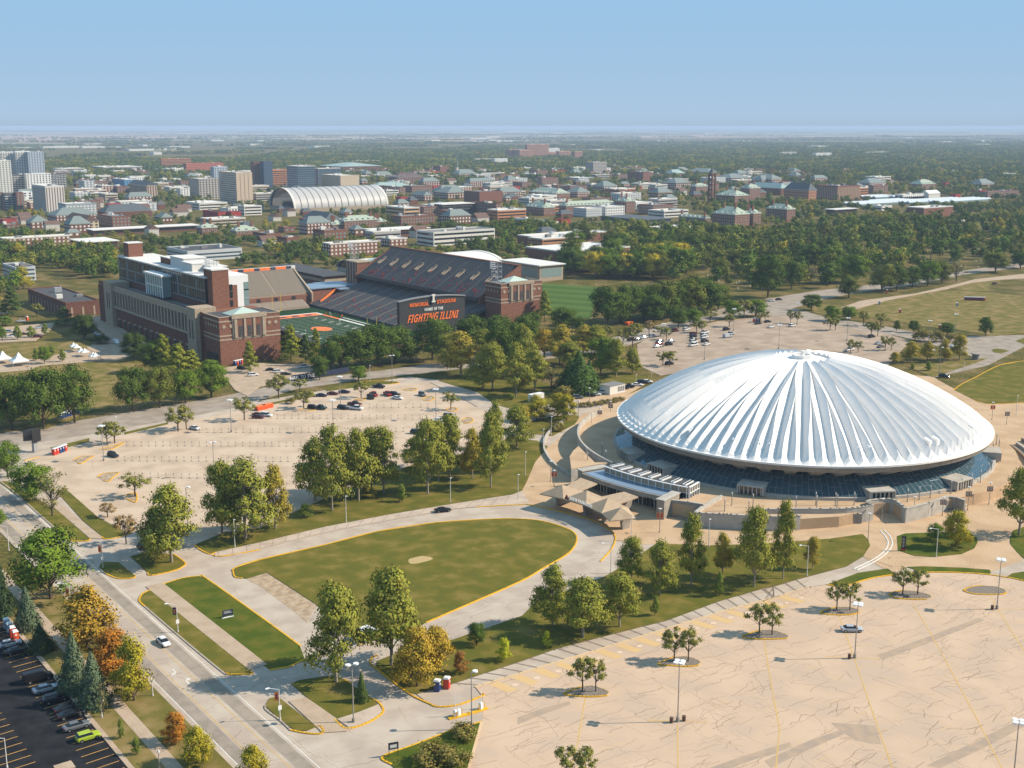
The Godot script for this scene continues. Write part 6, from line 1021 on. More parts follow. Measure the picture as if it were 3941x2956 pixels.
# ------------------------------------------------------------------ arena
const AC := Vector3(311.5, 0, -260.6)
const AN := Vector3(307.6, 0, -255.0)
func pol(r: float, deg: float, y: float) -> Vector3:
	return Vector3(r * cos(deg_to_rad(deg)), y, r * sin(deg_to_rad(deg)))
func arc_wall(b: MB, a0: float, a1: float, r0: float, r1: float, y0: float, y1: float, step := 2.0, y0b := -99.0, y1b := -99.0) -> void:
	var n := maxi(1, int(ceil(absf(a1 - a0) / step)))
	if y1b < -90: y1b = y1
	if y0b < -90: y0b = y0
	for i in n:
		var t0 := float(i) / n; var t1 := float(i + 1) / n
		var u := lerpf(a0, a1, t0); var w := lerpf(a0, a1, t1)
		var ya := lerpf(y1, y1b, t0); var yb := lerpf(y1, y1b, t1)
		var za := lerpf(y0, y0b, t0); var zb := lerpf(y0, y0b, t1)
		b.hexa([pol(r1, u, za), pol(r1, w, zb), pol(r0, w, zb), pol(r0, u, za), pol(r1, u, ya), pol(r1, w, yb), pol(r0, w, yb), pol(r0, u, ya)], true)
func dome_h(r: float) -> float:
	return 12.6 + 20.6 * (1.0 - pow(r / 60.2, 2.0) * 0.94 - 0.06 * pow(r / 60.2, 4.0))
func build_arena() -> void:
	var A := thing("arena", "round arena with white folded dome over sloping glass walls", "arena", AN)
	# one fold of the roof, 1/24 of the circle, which parts into two and then four folds towards the rim
	var fold := MB.new()
	var N := 34
	var rings := []
	for i in N + 1:
		var t := float(i) / N
		var r := 9.0 + (60.0 - 9.0) * pow(t, 0.9)
		var kb := clampf((r - 13.0) / 20.0, 0, 1)
		var kc := clampf((r - 33.0) / 19.0, 0, 1)
		var endk := pow(clampf((59.7 - r) / 3.4, 0, 1), 0.8)
		var top := dome_h(r) + 0.75 * endk
		var dv := minf(2.5, 0.9 + (r - 9.0) * 0.10) * endk
		var db := 2.3 * pow(kb, 0.85) * endk
		var dc := 2.0 * pow(kc, 0.85) * endk
		var pc := 7.5 - 3.75 * kb
		var g := 1.875 * kc
		rings.append([pol(r, 0, top - dv), pol(r, pc - g, top), pol(r, pc, top - dc), pol(r, pc + g, top), pol(r, 7.5, top - db), pol(r, 15.0 - pc - g, top), pol(r, 15.0 - pc, top - dc), pol(r, 15.0 - pc + g, top), pol(r, 15.0, top - dv)])
	for i in N:
		for j in 8:
			var a: Vector3 = rings[i][j]; var b: Vector3 = rings[i + 1][j]; var c: Vector3 = rings[i + 1][j + 1]; var d: Vector3 = rings[i][j + 1]
			if b.distance_to(c) < 0.001: continue
			if a.distance_to(d) < 0.001: fold.tri(a, c, b)
			else: fold.quad(a, d, c, b)
	for j in 8:
		var a: Vector3 = rings[0][j]; var d: Vector3 = rings[0][j + 1]
		if a.distance_to(d) > 0.001: fold.quad(a * Vector3(1, 0, 1) + Vector3(0, 31.9, 0), d * Vector3(1, 0, 1) + Vector3(0, 31.9, 0), d, a)
	var fm := fold.mesh()
	for k in 24:
		var o := part("roof_fold", fm, M.dome, A)
		o.rotation.y = -deg_to_rad(15.0 * k + 4.0)
	var cap := MB.new()
	for i in 48:
		var a := 7.5 * i
		cap.tri(Vector3(0, 33.0, 0), pol(9.2, a + 7.5, 32.2), pol(9.2, a, 32.2))
	arc_wall(cap, 0, 360, 2.6, 3.5, 32.5, 33.8, 45.0)
	var cp := part("roof_cap", cap, M.dome, A)
	var vent := MB.new()
	vent.cbox(0.4, 32.9, -0.3, 0.9, 1.7, 0.9); vent.cbox(0.4, 34.6, -0.3, 1.3, 0.3, 1.3)
	part("vent", vent, M.white, cp)
	# small white vent hoods near the rim
	for a in [160.0, 176.5, 152.0, 148.5, 122.0, 118.5, 97.0, 93.5, 73.0, 69.5]:
		var hd := MB.new()
		hd.hexa([Vector3(-1.6, -1.2, -0.6), Vector3(1.0, -1.9, -0.6), Vector3(1.0, -1.9, 0.6), Vector3(-1.6, -1.2, 0.6), Vector3(-1.3, 0.5, -0.5), Vector3(0.9, -0.2, -0.5), Vector3(0.9, -0.2, 0.5), Vector3(-1.3, 0.5, 0.5)])
		var o := part("roof_hood", hd, M.white, A, pol(54.0, a, dome_h(54.0) + 0.35))
		o.rotation.y = -deg_to_rad(a)
	# edge beam and soffit
	var e := MB.new()
	arc_wall(e, 0, 360, 59.2, 60.3, 12.3, 12.85, 2.5)
	part("edge_beam", e, M.dome, A)
	e = MB.new()
	for i in 144:
		var u := 2.5 * i; var w := u + 2.5
		e.quad(pol(60.1, w, 12.32), pol(60.1, u, 12.32), pol(59.4, u, 10.7), pol(59.4, w, 10.7))
	part("fascia", e, M.concrete, A)
	e = MB.new()
	for i in 48:
		var u := 7.5 * i
		var st := [[0.0, 7.4], [1.2, 7.4], [2.5, 9.0], [5.0, 9.0], [6.3, 7.4], [7.5, 7.4]]
		for j in 5:
			var p0 := pol(59.4, u + st[j][0], 10.7); var p1 := pol(59.4, u + st[j + 1][0], 10.7)
			var q0 := pol(52.0, u + st[j][0], st[j][1]); var q1 := pol(52.0, u + st[j + 1][0], st[j + 1][1])
			e.quad(p0, p1, q1, q0)
			var s0 := pol(46.0, u + st[j][0], st[j][1] + 2.6); var s1 := pol(46.0, u + st[j + 1][0], st[j + 1][1] + 2.6)
			e.quad(q0, q1, s1, s0)
	part("soffit", e, M.concrete_lt, A)
	# sloping glass wall: columns of panes between mullions
	var cols := 200
	var da := 360.0 / cols
	var rl := 60.6; var yl := 4.0; var rh := 49.6; var yh := 10.2
	var pat := [[0.0, 0.30, 0.62, 1.0], [0.0, 0.42, 0.80, 1.0], [0.0, 0.18, 0.52, 1.0], [0.0, 0.36, 0.70, 1.0]]
	var pane_mesh := []
	for q in 4:
		var three := []
		for j in 3:
			var pm := MB.new()
			var t0: float = pat[q][j]; var t1: float = pat[q][j + 1]
			var a0 := 0.06 / da * da; var a1 := da - a0
			var r0 := lerpf(rl, rh, t0 + 0.006); var r1 := lerpf(rl, rh, t1 - 0.006)
			var y0 := lerpf(yl, yh, t0 + 0.006); var y1 := lerpf(yl, yh, t1 - 0.006)
			pm.quad(pol(r0, a1, y0), pol(r0, a0, y0), pol(r1, a0, y1), pol(r1, a1, y1))
			three.append(pm.mesh())
		pane_mesh.append(three)
	var mull := MB.new()
	var up := Vector3(yh - yl, rl - rh, 0).normalized() * 0.07
	mull.hexa([pol(rl, -0.06, yl), pol(rh, -0.06, yh), pol(rh, 0.06, yh), pol(rl, 0.06, yl), pol(rl, -0.06, yl) + up, pol(rh, -0.06, yh) + up, pol(rh, 0.06, yh) + up, pol(rl, 0.06, yl) + up])
	var mull_mesh := mull.mesh()
	var rest := MB.new()
	var rr := RandomNumberGenerator.new(); rr.seed = 8
	var bars := MB.new()
	for c in cols:
		var a := da * c
		var q := (c * 7 + c / 3) % 4
		var seen := a > 58.0 and a < 236.0
		for j in 3:
			if seen:
				var o := part("glass_pane", pane_mesh[q][j], M.glass_teal, A)
				o.rotation.y = -deg_to_rad(a)
			else:
				var r0 := lerpf(rl, rh, pat[q][j]); var r1 := lerpf(rl, rh, pat[q][j + 1])
				var y0 := lerpf(yl, yh, pat[q][j]); var y1 := lerpf(yl, yh, pat[q][j + 1])
				rest.quad(pol(r0, a + da, y0), pol(r0, a, y0), pol(r1, a, y1), pol(r1, a + da, y1))
			if j > 0:
				var t: float = pat[q][j]
				var r2 := lerpf(rl, rh, t); var y2 := lerpf(yl, yh, t)
				bars.hexa([pol(r2 + 0.07, a, y2), pol(r2 + 0.07, a + da, y2), pol(r2 - 0.07, a + da, y2 + 0.02), pol(r2 - 0.07, a, y2 + 0.02), pol(r2 + 0.08, a, y2 + 0.06), pol(r2 + 0.08, a + da, y2 + 0.06), pol(r2 - 0.05, a + da, y2 + 0.09), pol(r2 - 0.05, a, y2 + 0.09)])
		if seen:
			var o := part("mullion", mull_mesh, M.mullion, A)
			o.rotation.y = -deg_to_rad(a)
	part("glazing_bars", bars, M.mullion, A).set_meta("kind", "stuff")
	part("glass_wall_behind", rest, M.glass_teal, A).set_meta("kind", "stuff")
	e = MB.new()
	arc_wall(e, 0, 360, 58.0, 61.4, 2.6, 3.95, 2.5)
	part("sill_wall", e, M.concrete_lt, A)
	# raised exits in the glass
	for a in [152.0, 117.8, 90.4, 53.0, -161.0, -178.0]:
		var x := MB.new()
		x.box(Vector3(-3.2, 2.3, -3.9), Vector3(3.4, 2.7, 3.9)); x.box(Vector3(-3.2, 0, -3.9), Vector3(3.4, 2.3, -3.5)); x.box(Vector3(-3.2, 0, 3.5), Vector3(3.4, 2.3, 3.9))
		for k in 6: x.box(Vector3(2.9, 0, -3.3 + k * 1.25), Vector3(3.2, 2.3, -2.95 + k * 1.25))
		var o := part("exit_bay", x, M.concrete_lt, A, pol(59.4, a, 3.4))
		o.rotation.y = -deg_to_rad(a)
		var dk := MB.new()
		dk.box(Vector3(2.5, 0, -3.5), Vector3(2.7, 2.3, 3.5))
		part("door", dk, M.glass_dk, o)
	# terrace, parapets
	var T := thing("arena_terrace", "raised tan terrace with concrete parapet walls round the arena", "terrace", AC)
	var tp := pv(TERRACE)
	for i in tp.size(): tp[i] -= Vector2(AC.x, AC.z)
	var tb := MB.new(); tb.prism(tp, -0.1, 3.1)
	part("deck", tb, M.plaza, T)
	for l in PARAPETS:
		var pts := smooth(pv(l[0]))
		for i in pts.size(): pts[i] -= Vector2(AC.x, AC.z)
		var pb := MB.new()
		strip(pb, pts, 0.55, -0.1, l[1])
		part("parapet", pb, M.concrete if l[1] < 4.0 else M.concrete_lt, T)
		var cp2 := MB.new()
		strip(cp2, pts, 0.75, l[1], l[1] + 0.16)
		part("coping", cp2, M.concrete_lt, T)
	for l in STEPS:
		var sb := MB.new()
		for k in 8:
			var y := 4.0 - 0.5 * k
			sb.hexa([Vector3(l[0] + l[4] * k - AC.x, -0.1, l[1] + l[5] * k - AC.z), Vector3(l[2] + l[4] * k - AC.x, -0.1, l[3] + l[5] * k - AC.z), Vector3(l[2] + l[4] * (k + 1) - AC.x, -0.1, l[3] + l[5] * (k + 1) - AC.z), Vector3(l[0] + l[4] * (k + 1) - AC.x, -0.1, l[1] + l[5] * (k + 1) - AC.z), Vector3(l[0] + l[4] * k - AC.x, y - 0.5, l[1] + l[5] * k - AC.z), Vector3(l[2] + l[4] * k - AC.x, y - 0.5, l[3] + l[5] * k - AC.z), Vector3(l[2] + l[4] * (k + 1) - AC.x, y - 0.5, l[3] + l[5] * (k + 1) - AC.z), Vector3(l[0] + l[4] * (k + 1) - AC.x, y - 0.5, l[1] + l[5] * (k + 1) - AC.z)], false)
		part("stairs", sb, M.concrete_lt, T)
	for l in BEDS:
		var p := pv(l)
		for i in p.size(): p[i] -= Vector2(AC.x, AC.z)
		var bb := MB.new(); bb.prism(p, -0.1, 0.45)
		part("planter_bed", bb, M.stone_bed, T)
	for l in WINGS:
		var p := pv(l[0])
		for i in p.size(): p[i] -= Vector2(AC.x, AC.z)
		var bb := MB.new(); bb.prism(p, -0.1, l[1])
		part("retaining_block", bb, M.concrete, T)
	# outer ramp wall to the north-west of the dome
	var rw := MB.new()
	arc_wall(rw, -112, -172, 72.4, 73.0, -0.1, 4.9, 2.0, -0.1, 5.0)
	part("ramp_wall", rw, M.concrete_lt, T)
	rw = MB.new()
	arc_wall(rw, -118, -174, 84.0, 84.6, -0.1, 1.2, 2.0, -0.1, 1.0)
	part("ramp_wall", rw, M.concrete_lt, T)
	rw = MB.new()
	arc_wall(rw, 36, 72, 76.0, 76.7, -0.1, 2.0); arc_wall(rw, 30, 76, 84.0, 84.7, -0.1, 2.0)
	part("ramp_wall", rw, M.concrete_lt, T)
	rw = MB.new()
	arc_wall(rw, 36, 72, 74.0, 76.0, -0.1, 1.2); arc_wall(rw, 30, 76, 82.0, 84.0, -0.1, 1.2)
	part("planter_bed", rw, M.stone_bed, T)
	build_entrance()
func build_entrance() -> void:
	var E := thing("entrance_hall", "low curved entrance hall with glass doors and skylights before the arena", "entrance", AC)
	var b := MB.new()
	# stone end pylons
	for q in [[88.0, 162.2, 5.4, 2.4], [82.6, -174.6, 5.2, 2.0]]:
		var p := MB.new()
		var c := pol(q[0], q[1], 0)
		p.hexa([Vector3(-4.5, 0, -1.2), Vector3(4.5, 0, -1.2), Vector3(4.5, 0, 1.2), Vector3(-4.5, 0, 1.2), Vector3(-4.5, q[2], -1.2), Vector3(4.5, q[2], -1.2), Vector3(4.5, q[2], 1.2), Vector3(-4.5, q[2], 1.2)])
		var o := part("stone_pylon", p, M.concrete, E, c); o.rotation.y = -deg_to_rad(q[1])
		p = MB.new(); p.box(Vector3(-4.7, q[2], -1.4), Vector3(4.7, q[2] + 0.3, 1.4))
		part("coping", p, M.concrete_lt, o)
	arc_wall(b, 163.2, 184.4, 80.0, 87.6, 3.6, 4.9, 1.5)
	part("roof_fascia", b, M.concrete, E)
	b = MB.new(); arc_wall(b, 163.6, 184.0, 80.2, 87.0, 4.9, 5.02, 1.5)
	part("flat_roof", b, M.pool_roof, E)
	b = MB.new(); arc_wall(b, 163.2, 184.4, 82.0, 84.4, 0.05, 3.6, 1.5)
	part("glass_front", b, M.glass_dk, E)
	for i in 22:
		var a := 163.6 + i * 0.95
		b = MB.new(); b.box(Vector3(-0.12, 0, -0.09), Vector3(0.12, 3.4, 0.09))
		if i % 5 in [1, 2, 3]: b.box(Vector3(-0.1, 2.3, -0.7), Vector3(0.1, 2.5, 0.7))
		var o := part("door_frame", b, M.white if i % 5 in [1, 2, 3] else M.mid_grey, E, pol(84.6, a, 0.05)); o.rotation.y = -deg_to_rad(a)
	# glazed upper lobby with its row of roof lights
	b = MB.new(); arc_wall(b, 160.0, 182.0, 75.6, 81.6, 3.1, 5.3, 1.6)
	part("lobby_glass", b, M.glass_dk, E)
	b = MB.new(); arc_wall(b, 160.0, 182.0, 75.4, 81.8, 5.3, 6.9, 1.6)
	part("lobby_panel", b, M.tan_panel, E)
	b = MB.new()
	arc_wall(b, 159.8, 182.2, 81.5, 82.0, 6.9, 7.1, 1.6); arc_wall(b, 159.8, 160.2, 75.2, 82.0, 6.9, 7.1); arc_wall(b, 159.7, 160.1, 75.2, 82.0, 5.2, 5.35); arc_wall(b, 159.7, 160.1, 75.2, 82.0, 3.2, 3.4)
	for i in 5: arc_wall(b, 159.7, 160.05, 75.3 + i * 1.6, 75.42 + i * 1.6, 3.2, 7.0)
	arc_wall(b, 159.8, 182.2, 81.6, 81.95, 5.22, 5.36, 1.6)
	part("white_rail", b, M.white, E)
	b = MB.new(); arc_wall(b, 160.0, 182.0, 75.4, 81.5, 6.9, 7.0, 1.6)
	part("lobby_roof", b, M.roof_dark, E)
	for i in 8:
		var a := 161.4 + i * 2.75
		b = MB.new(); b.box(Vector3(-2.6, 0, -0.55), Vector3(2.4, 0.5, 0.45))
		var o := part("roof_light", b, M.white, E, pol(78.5, a, 7.0)); o.rotation.y = -deg_to_rad(a)
		b = MB.new(); b.box(Vector3(-2.5, 0.5, -0.5), Vector3(2.3, 0.54, 0.1))
		part("pane", b, M.glass_dk, o)
	for i in 13:
		var a := 160.4 + i * 1.78
		b = MB.new(); b.box(Vector3(-0.1, 0, -0.1), Vector3(0.1, 3.8, 0.1))
		var o := part("mullion", b, M.white, E, pol(81.9, a, 3.1)); o.rotation.y = -deg_to_rad(a)
	# side terraces of the hall with block walls
	b = MB.new(); b.prism(shifted(HALLDECK), -0.1, 3.8)
	part("side_deck", b, M.plaza, E)
	b = MB.new(); strip(b, shifted(HALLWALL), 0.5, -0.1, 4.6)
	part("block_wall", b, M.concrete, E)
	b = MB.new(); strip(b, shifted(HALLWALL), 0.7, 4.6, 4.76)
	part("coping", b, M.concrete_lt, E)
	# service ramp head north of the hall
	var S := thing("ramp_house", "plain concrete ramp house with a dark doorway beside entrance hall", "ramp house", AC)
	b = MB.new(); b.prism(shifted(RAMPHOUSE), -0.1, 4.3)
	part("wall", b, M.concrete_lt, S)
	b = MB.new(); b.prism(shifted(RAMPHOUSE), 4.3, 4.42)
	part("deck", b, M.plaza, S)
	b = MB.new()
	var d0 := Vector2(DOORWAY[0] - AC.x, DOORWAY[1] - AC.z); var d1 := Vector2(DOORWAY[2] - AC.x, DOORWAY[3] - AC.z)
	var nn := (d1 - d0).orthogonal().normalized() * 0.12
	strip(b, PackedVector2Array([d0, d1]), 0.3, 0.05, 2.8)
	part("doorway", b, M.black, S)
	# folded concrete canopy over the drop-off
	var C := thing("entrance_canopy", "tan folded concrete canopy with peaked plates over the drop-off drive", "canopy", AC)
	var P := [Vector3(207.2, 7.2, -255.6), Vector3(209.4, 7.2, -247.4), Vector3(209.6, 7.2, -238.6), Vector3(207.4, 7.0, -230.6)]
	var Fr := [Vector3(202.2, 4.5, -259.6), Vector3(204.4, 4.6, -251.6), Vector3(205.5, 4.6, -243.0), Vector3(204.6, 4.6, -235.4), Vector3(202.6, 4.4, -229.6)]
	var Bk := [Vector3(212.0, 4.7, -260.6), Vector3(213.6, 4.7, -251.8), Vector3(214.0, 4.7, -243.0), Vector3(213.4, 4.7, -234.6), Vector3(209.4, 4.5, -227.0)]
	var dn := Vector3(0, -0.3, 0)
	for k in 4:
		var f := MB.new()
		var ap: Vector3 = P[k] - AC; var fl: Vector3 = Fr[k] - AC; var fr: Vector3 = Fr[k + 1] - AC; var bl: Vector3 = Bk[k] - AC; var br: Vector3 = Bk[k + 1] - AC
		f.tri(ap, fl, fr); f.tri(ap, fr, br); f.tri(ap, br, bl); f.tri(ap, bl, fl)
		f.tri(ap + dn, fr + dn, fl + dn); f.tri(ap + dn, br + dn, fr + dn); f.tri(ap + dn, bl + dn, br + dn); f.tri(ap + dn, fl + dn, bl + dn)
		f.quad(fl + dn, fr + dn, fr, fl); f.quad(br + dn, bl + dn, bl, br)
		if k == 0: f.quad(bl + dn, fl + dn, fl, bl)
		if k == 3: f.quad(fr + dn, br + dn, br, fr)
		part("canopy_plate", f, M.canopy, C)
	for q in [[212.4, -260.2, 213.2, -254.5, 221.5, -257.0, 221.5, -264.5], [213.8, -246.6, 213.8, -238.8, 222.5, -240.4, 222.5, -246.4]]:
		var f := MB.new()
		var c := [Vector3(q[0], 4.3, q[1]) - AC, Vector3(q[2], 4.3, q[3]) - AC, Vector3(q[4], 4.3, q[5]) - AC, Vector3(q[6], 4.3, q[7]) - AC]
		f.quad(c[0], c[1], c[2], c[3]); f.quad(c[3] + Vector3(0, 0.35, 0), c[2] + Vector3(0, 0.35, 0), c[1] + Vector3(0, 0.35, 0), c[0] + Vector3(0, 0.35, 0))
		for e in 4: f.quad(c[e], c[(e + 1) % 4], c[(e + 1) % 4] + Vector3(0, 0.35, 0), c[e] + Vector3(0, 0.35, 0))
		part("link_plate", f, M.canopy, C)
	for q in [[209.5, -259.2], [209.8, -247.2], [210.2, -232.0], [221.0, -243.4], [209.8, -239.4]]:
		var f := MB.new()
		f.hexa([Vector3(-1.2, 0, -0.4), Vector3(1.2, 0, -0.4), Vector3(1.2, 0, 0.4), Vector3(-1.2, 0, 0.4), Vector3(-1.9, 4.35, -0.55), Vector3(1.9, 4.35, -0.55), Vector3(1.9, 4.35, 0.55), Vector3(-1.9, 4.35, 0.55)])
		part("pier", f, M.concrete, C, Vector3(q[0], 0, q[1]) - AC)
	# name in letters along the front edge
	var Sg := thing("sign_letters", "white letters with a dark red emblem along the canopy edge", "sign", AC)
	for q in [[-250.6, 5.5], [-250.2, 6.1], [-249.8, 5.5]]:
		var f := MB.new()
		f.tube(Vector3(204.6 - AC.x, q[1] - 0.4, q[0] - AC.z), Vector3(204.35 - AC.x, q[1] - 0.4, q[0] - AC.z), 0.36, 0.36, 12)
		part("emblem", f, M.maroon, Sg)
	var font := SystemFont.new(); font.font_names = PackedStringArray(["Droid Sans"]); font.font_weight = 700
	var zz := -249.1
	for ch in "State Farm Center":
		if ch != " ":
			var tm := TextMesh.new(); tm.text = ch; tm.font = font; tm.font_size = 64; tm.pixel_size = 0.0205; tm.depth = 0.15; tm.curve_step = 4.0
			var o := part("letter", tm, M.white, Sg, Vector3(204.75 + 0.55 * sin((zz + 250.0) / 11.0 * PI) - AC.x, 5.25, zz - AC.z)); o.rotation.y = -PI / 2
		zz += 0.42 if ch in "trl " else (0.82 if ch in "mC" else 0.62)

func shifted(a: Array) -> PackedVector2Array:
	var p := pv(a)
	for i in p.size(): p[i] -= Vector2(AC.x, AC.z)
	return p
# ------------------------------------------------------------------ stadium
func wall_panel(b: MB, x0: float, x1: float, y0: float, y1: float, z0: float, z1: float) -> void:
	b.box(Vector3(minf(x0, x1), y0, minf(z0, z1)), Vector3(maxf(x0, x1), y1, maxf(z0, z1)), true)
func bleacher(parent: Node, x0: float, z0: float, y0: float, x1: float, z1: float, y1: float, rows: int, seat: Material, under: Material, aisles: int, along_z: bool) -> void:
	# steps rise from (x0|z0, y0) to (x1|z1, y1); along_z: rows run along z and climb in x
	var b := MB.new(); var s := MB.new(); var st := MB.new()
	for i in rows:
		var t := float(i) / rows; var t2 := float(i + 1) / rows
		var y := lerpf(y0, y1, t); var yt := lerpf(y0, y1, t2)
		if along_z:
			var xa := lerpf(x0, x1, t); var xb := lerpf(x0, x1, t2)
			b.box(Vector3(minf(xa, xb), y - 0.9, minf(z0, z1)), Vector3(maxf(xa, xb), yt, maxf(z0, z1)))
			var xm := lerpf(xa, xb, 0.55)
			for k in aisles:
				var za := lerpf(z0, z1, (k + 0.03) / aisles); var zb := lerpf(z0, z1, (k + 0.97) / aisles)
				s.box(Vector3(xm - 0.15, yt + 0.3, minf(za, zb)), Vector3(xm + 0.15, yt + 0.38, maxf(za, zb)), true)
			for k in range(1, aisles):
				var zc := lerpf(z0, z1, float(k) / aisles)
				st.box(Vector3(minf(xa, xb) + 0.1, yt + 0.004, zc - 0.45), Vector3(maxf(xa, xb) - 0.3, yt + 0.22, zc + 0.45))
		else:
			var za := lerpf(z0, z1, t); var zb := lerpf(z0, z1, t2)
			b.box(Vector3(minf(x0, x1), y - 0.9, minf(za, zb)), Vector3(maxf(x0, x1), yt, maxf(za, zb)))
			var zm := lerpf(za, zb, 0.55)
			for k in aisles:
				var xa := lerpf(x0, x1, (k + 0.03) / aisles); var xb := lerpf(x0, x1, (k + 0.97) / aisles)
				s.box(Vector3(minf(xa, xb), yt + 0.3, zm - 0.15), Vector3(maxf(xa, xb), yt + 0.38, zm + 0.15), true)
	part("seating_steps", b, under, parent)
	part("benches", s, seat, parent).set_meta("kind", "stuff")
	if not st.v.is_empty(): part("aisle_steps", st, M.limestone, parent).set_meta("kind", "stuff")
func corner_tower(parent: Node, x0: float, x1: float, zs: float, zn: float, h: float) -> void:
	var b := MB.new()
	wall_panel(b, x0, x1, -0.2, h, zs, zn)
	var T := part("corner_tower", b, M.brick, parent)
	b = MB.new()
	for y in [13.2, 11.4, h - 2.2]:
		wall_panel(b, x0 - 0.12, x1 + 0.12, y, y + 0.7, zs + 0.12, zn - 0.12)
	part("stone_band", b, M.limestone, T)
	b = MB.new()
	wall_panel(b, x0 - 0.2, x1 + 0.2, h, h + 0.35, zs + 0.2, zs - 0.6); wall_panel(b, x0 - 0.2, x0 + 0.6, h, h + 0.35, zs - 0.6, zn); wall_panel(b, x1 - 0.6, x1 + 0.2, h, h + 0.35, zs - 0.6, zn)
	part("coping", b, M.limestone, T)
	b = MB.new(); wall_panel(b, x0 + 0.6, x1 - 0.6, h, h + 0.06, zs - 0.6, zn)
	part("flat_roof", b, M.roof_dark, T)
	# stone bay with three windows on the south front
	var xm := (x0 + x1) / 2 - 0.5
	b = MB.new(); wall_panel(b, xm - 8.2, xm + 8.2, 12.2, h + 0.9, zs + 0.02, zs + 0.45)
	wall_panel(b, xm - 8.6, xm + 8.6, h - 1.0, h + 1.1, zs + 0.45, zs + 0.8)
	var bay := part("stone_bay", b, M.limestone, T)
	for i in 3:
		var x := xm - 4.4 + i * 4.4
		b = MB.new(); wall_panel(b, x - 1.45, x + 1.45, 12.5, h - 1.3, zs + 0.46, zs + 0.5)
		part("brick_panel", b, M.brick, bay)
		b = MB.new(); wall_panel(b, x - 0.9, x + 0.9, 12.6, 17.6, zs + 0.51, zs + 0.58)
		var w := part("window", b, M.black, bay)
		b = MB.new()
		for k in 7: wall_panel(b, x - 0.9, x + 0.9, 12.9 + k * 0.7, 13.05 + k * 0.7, zs + 0.585, zs + 0.63)
		part("louvre", b, M.mid_grey, w).set_meta("kind", "stuff")
	for i in 4:
		var x := xm - 6.9 + i * 4.6
		b = MB.new(); wall_panel(b, x - 0.5, x + 0.5, 12.4, h - 1.2, zs + 0.46, zs + 0.9)
		part("pilaster", b, M.limestone, bay)
	for x in [x0 + 2.2, x0 + 5.6, x1 - 2.2, x1 - 5.4]:
		b = MB.new(); b.tube(Vector3(x, h - 4.2, zs), Vector3(x, h - 4.2, zs + 0.2), 0.85, 0.85, 14)
		part("roundel", b, M.limestone, T)
	for i in 5:
		b = MB.new(); b.tube(Vector3(x0, h - 4.2, zs - 3.0 - i * 3.0), Vector3(x0 - 0.2, h - 4.2, zs - 3.0 - i * 3.0), 0.7, 0.7, 12)
		part("roundel", b, M.limestone, T)
	b = MB.new()
	var a := Vector3(xm - 8, h + 0.3, zs - 1); var c := Vector3(xm + 8, h + 0.3, zs - 1); var d := Vector3(xm + 8, h + 0.3, zs - 12); var e := Vector3(xm - 8, h + 0.3, zs - 12)
	var p := Vector3(xm, h + 3.2, zs - 6.5)
	b.tri(a, c, p); b.tri(c, d, p); b.tri(d, e, p); b.tri(e, a, p)
	part("copper_roof", b, M.copper, T)
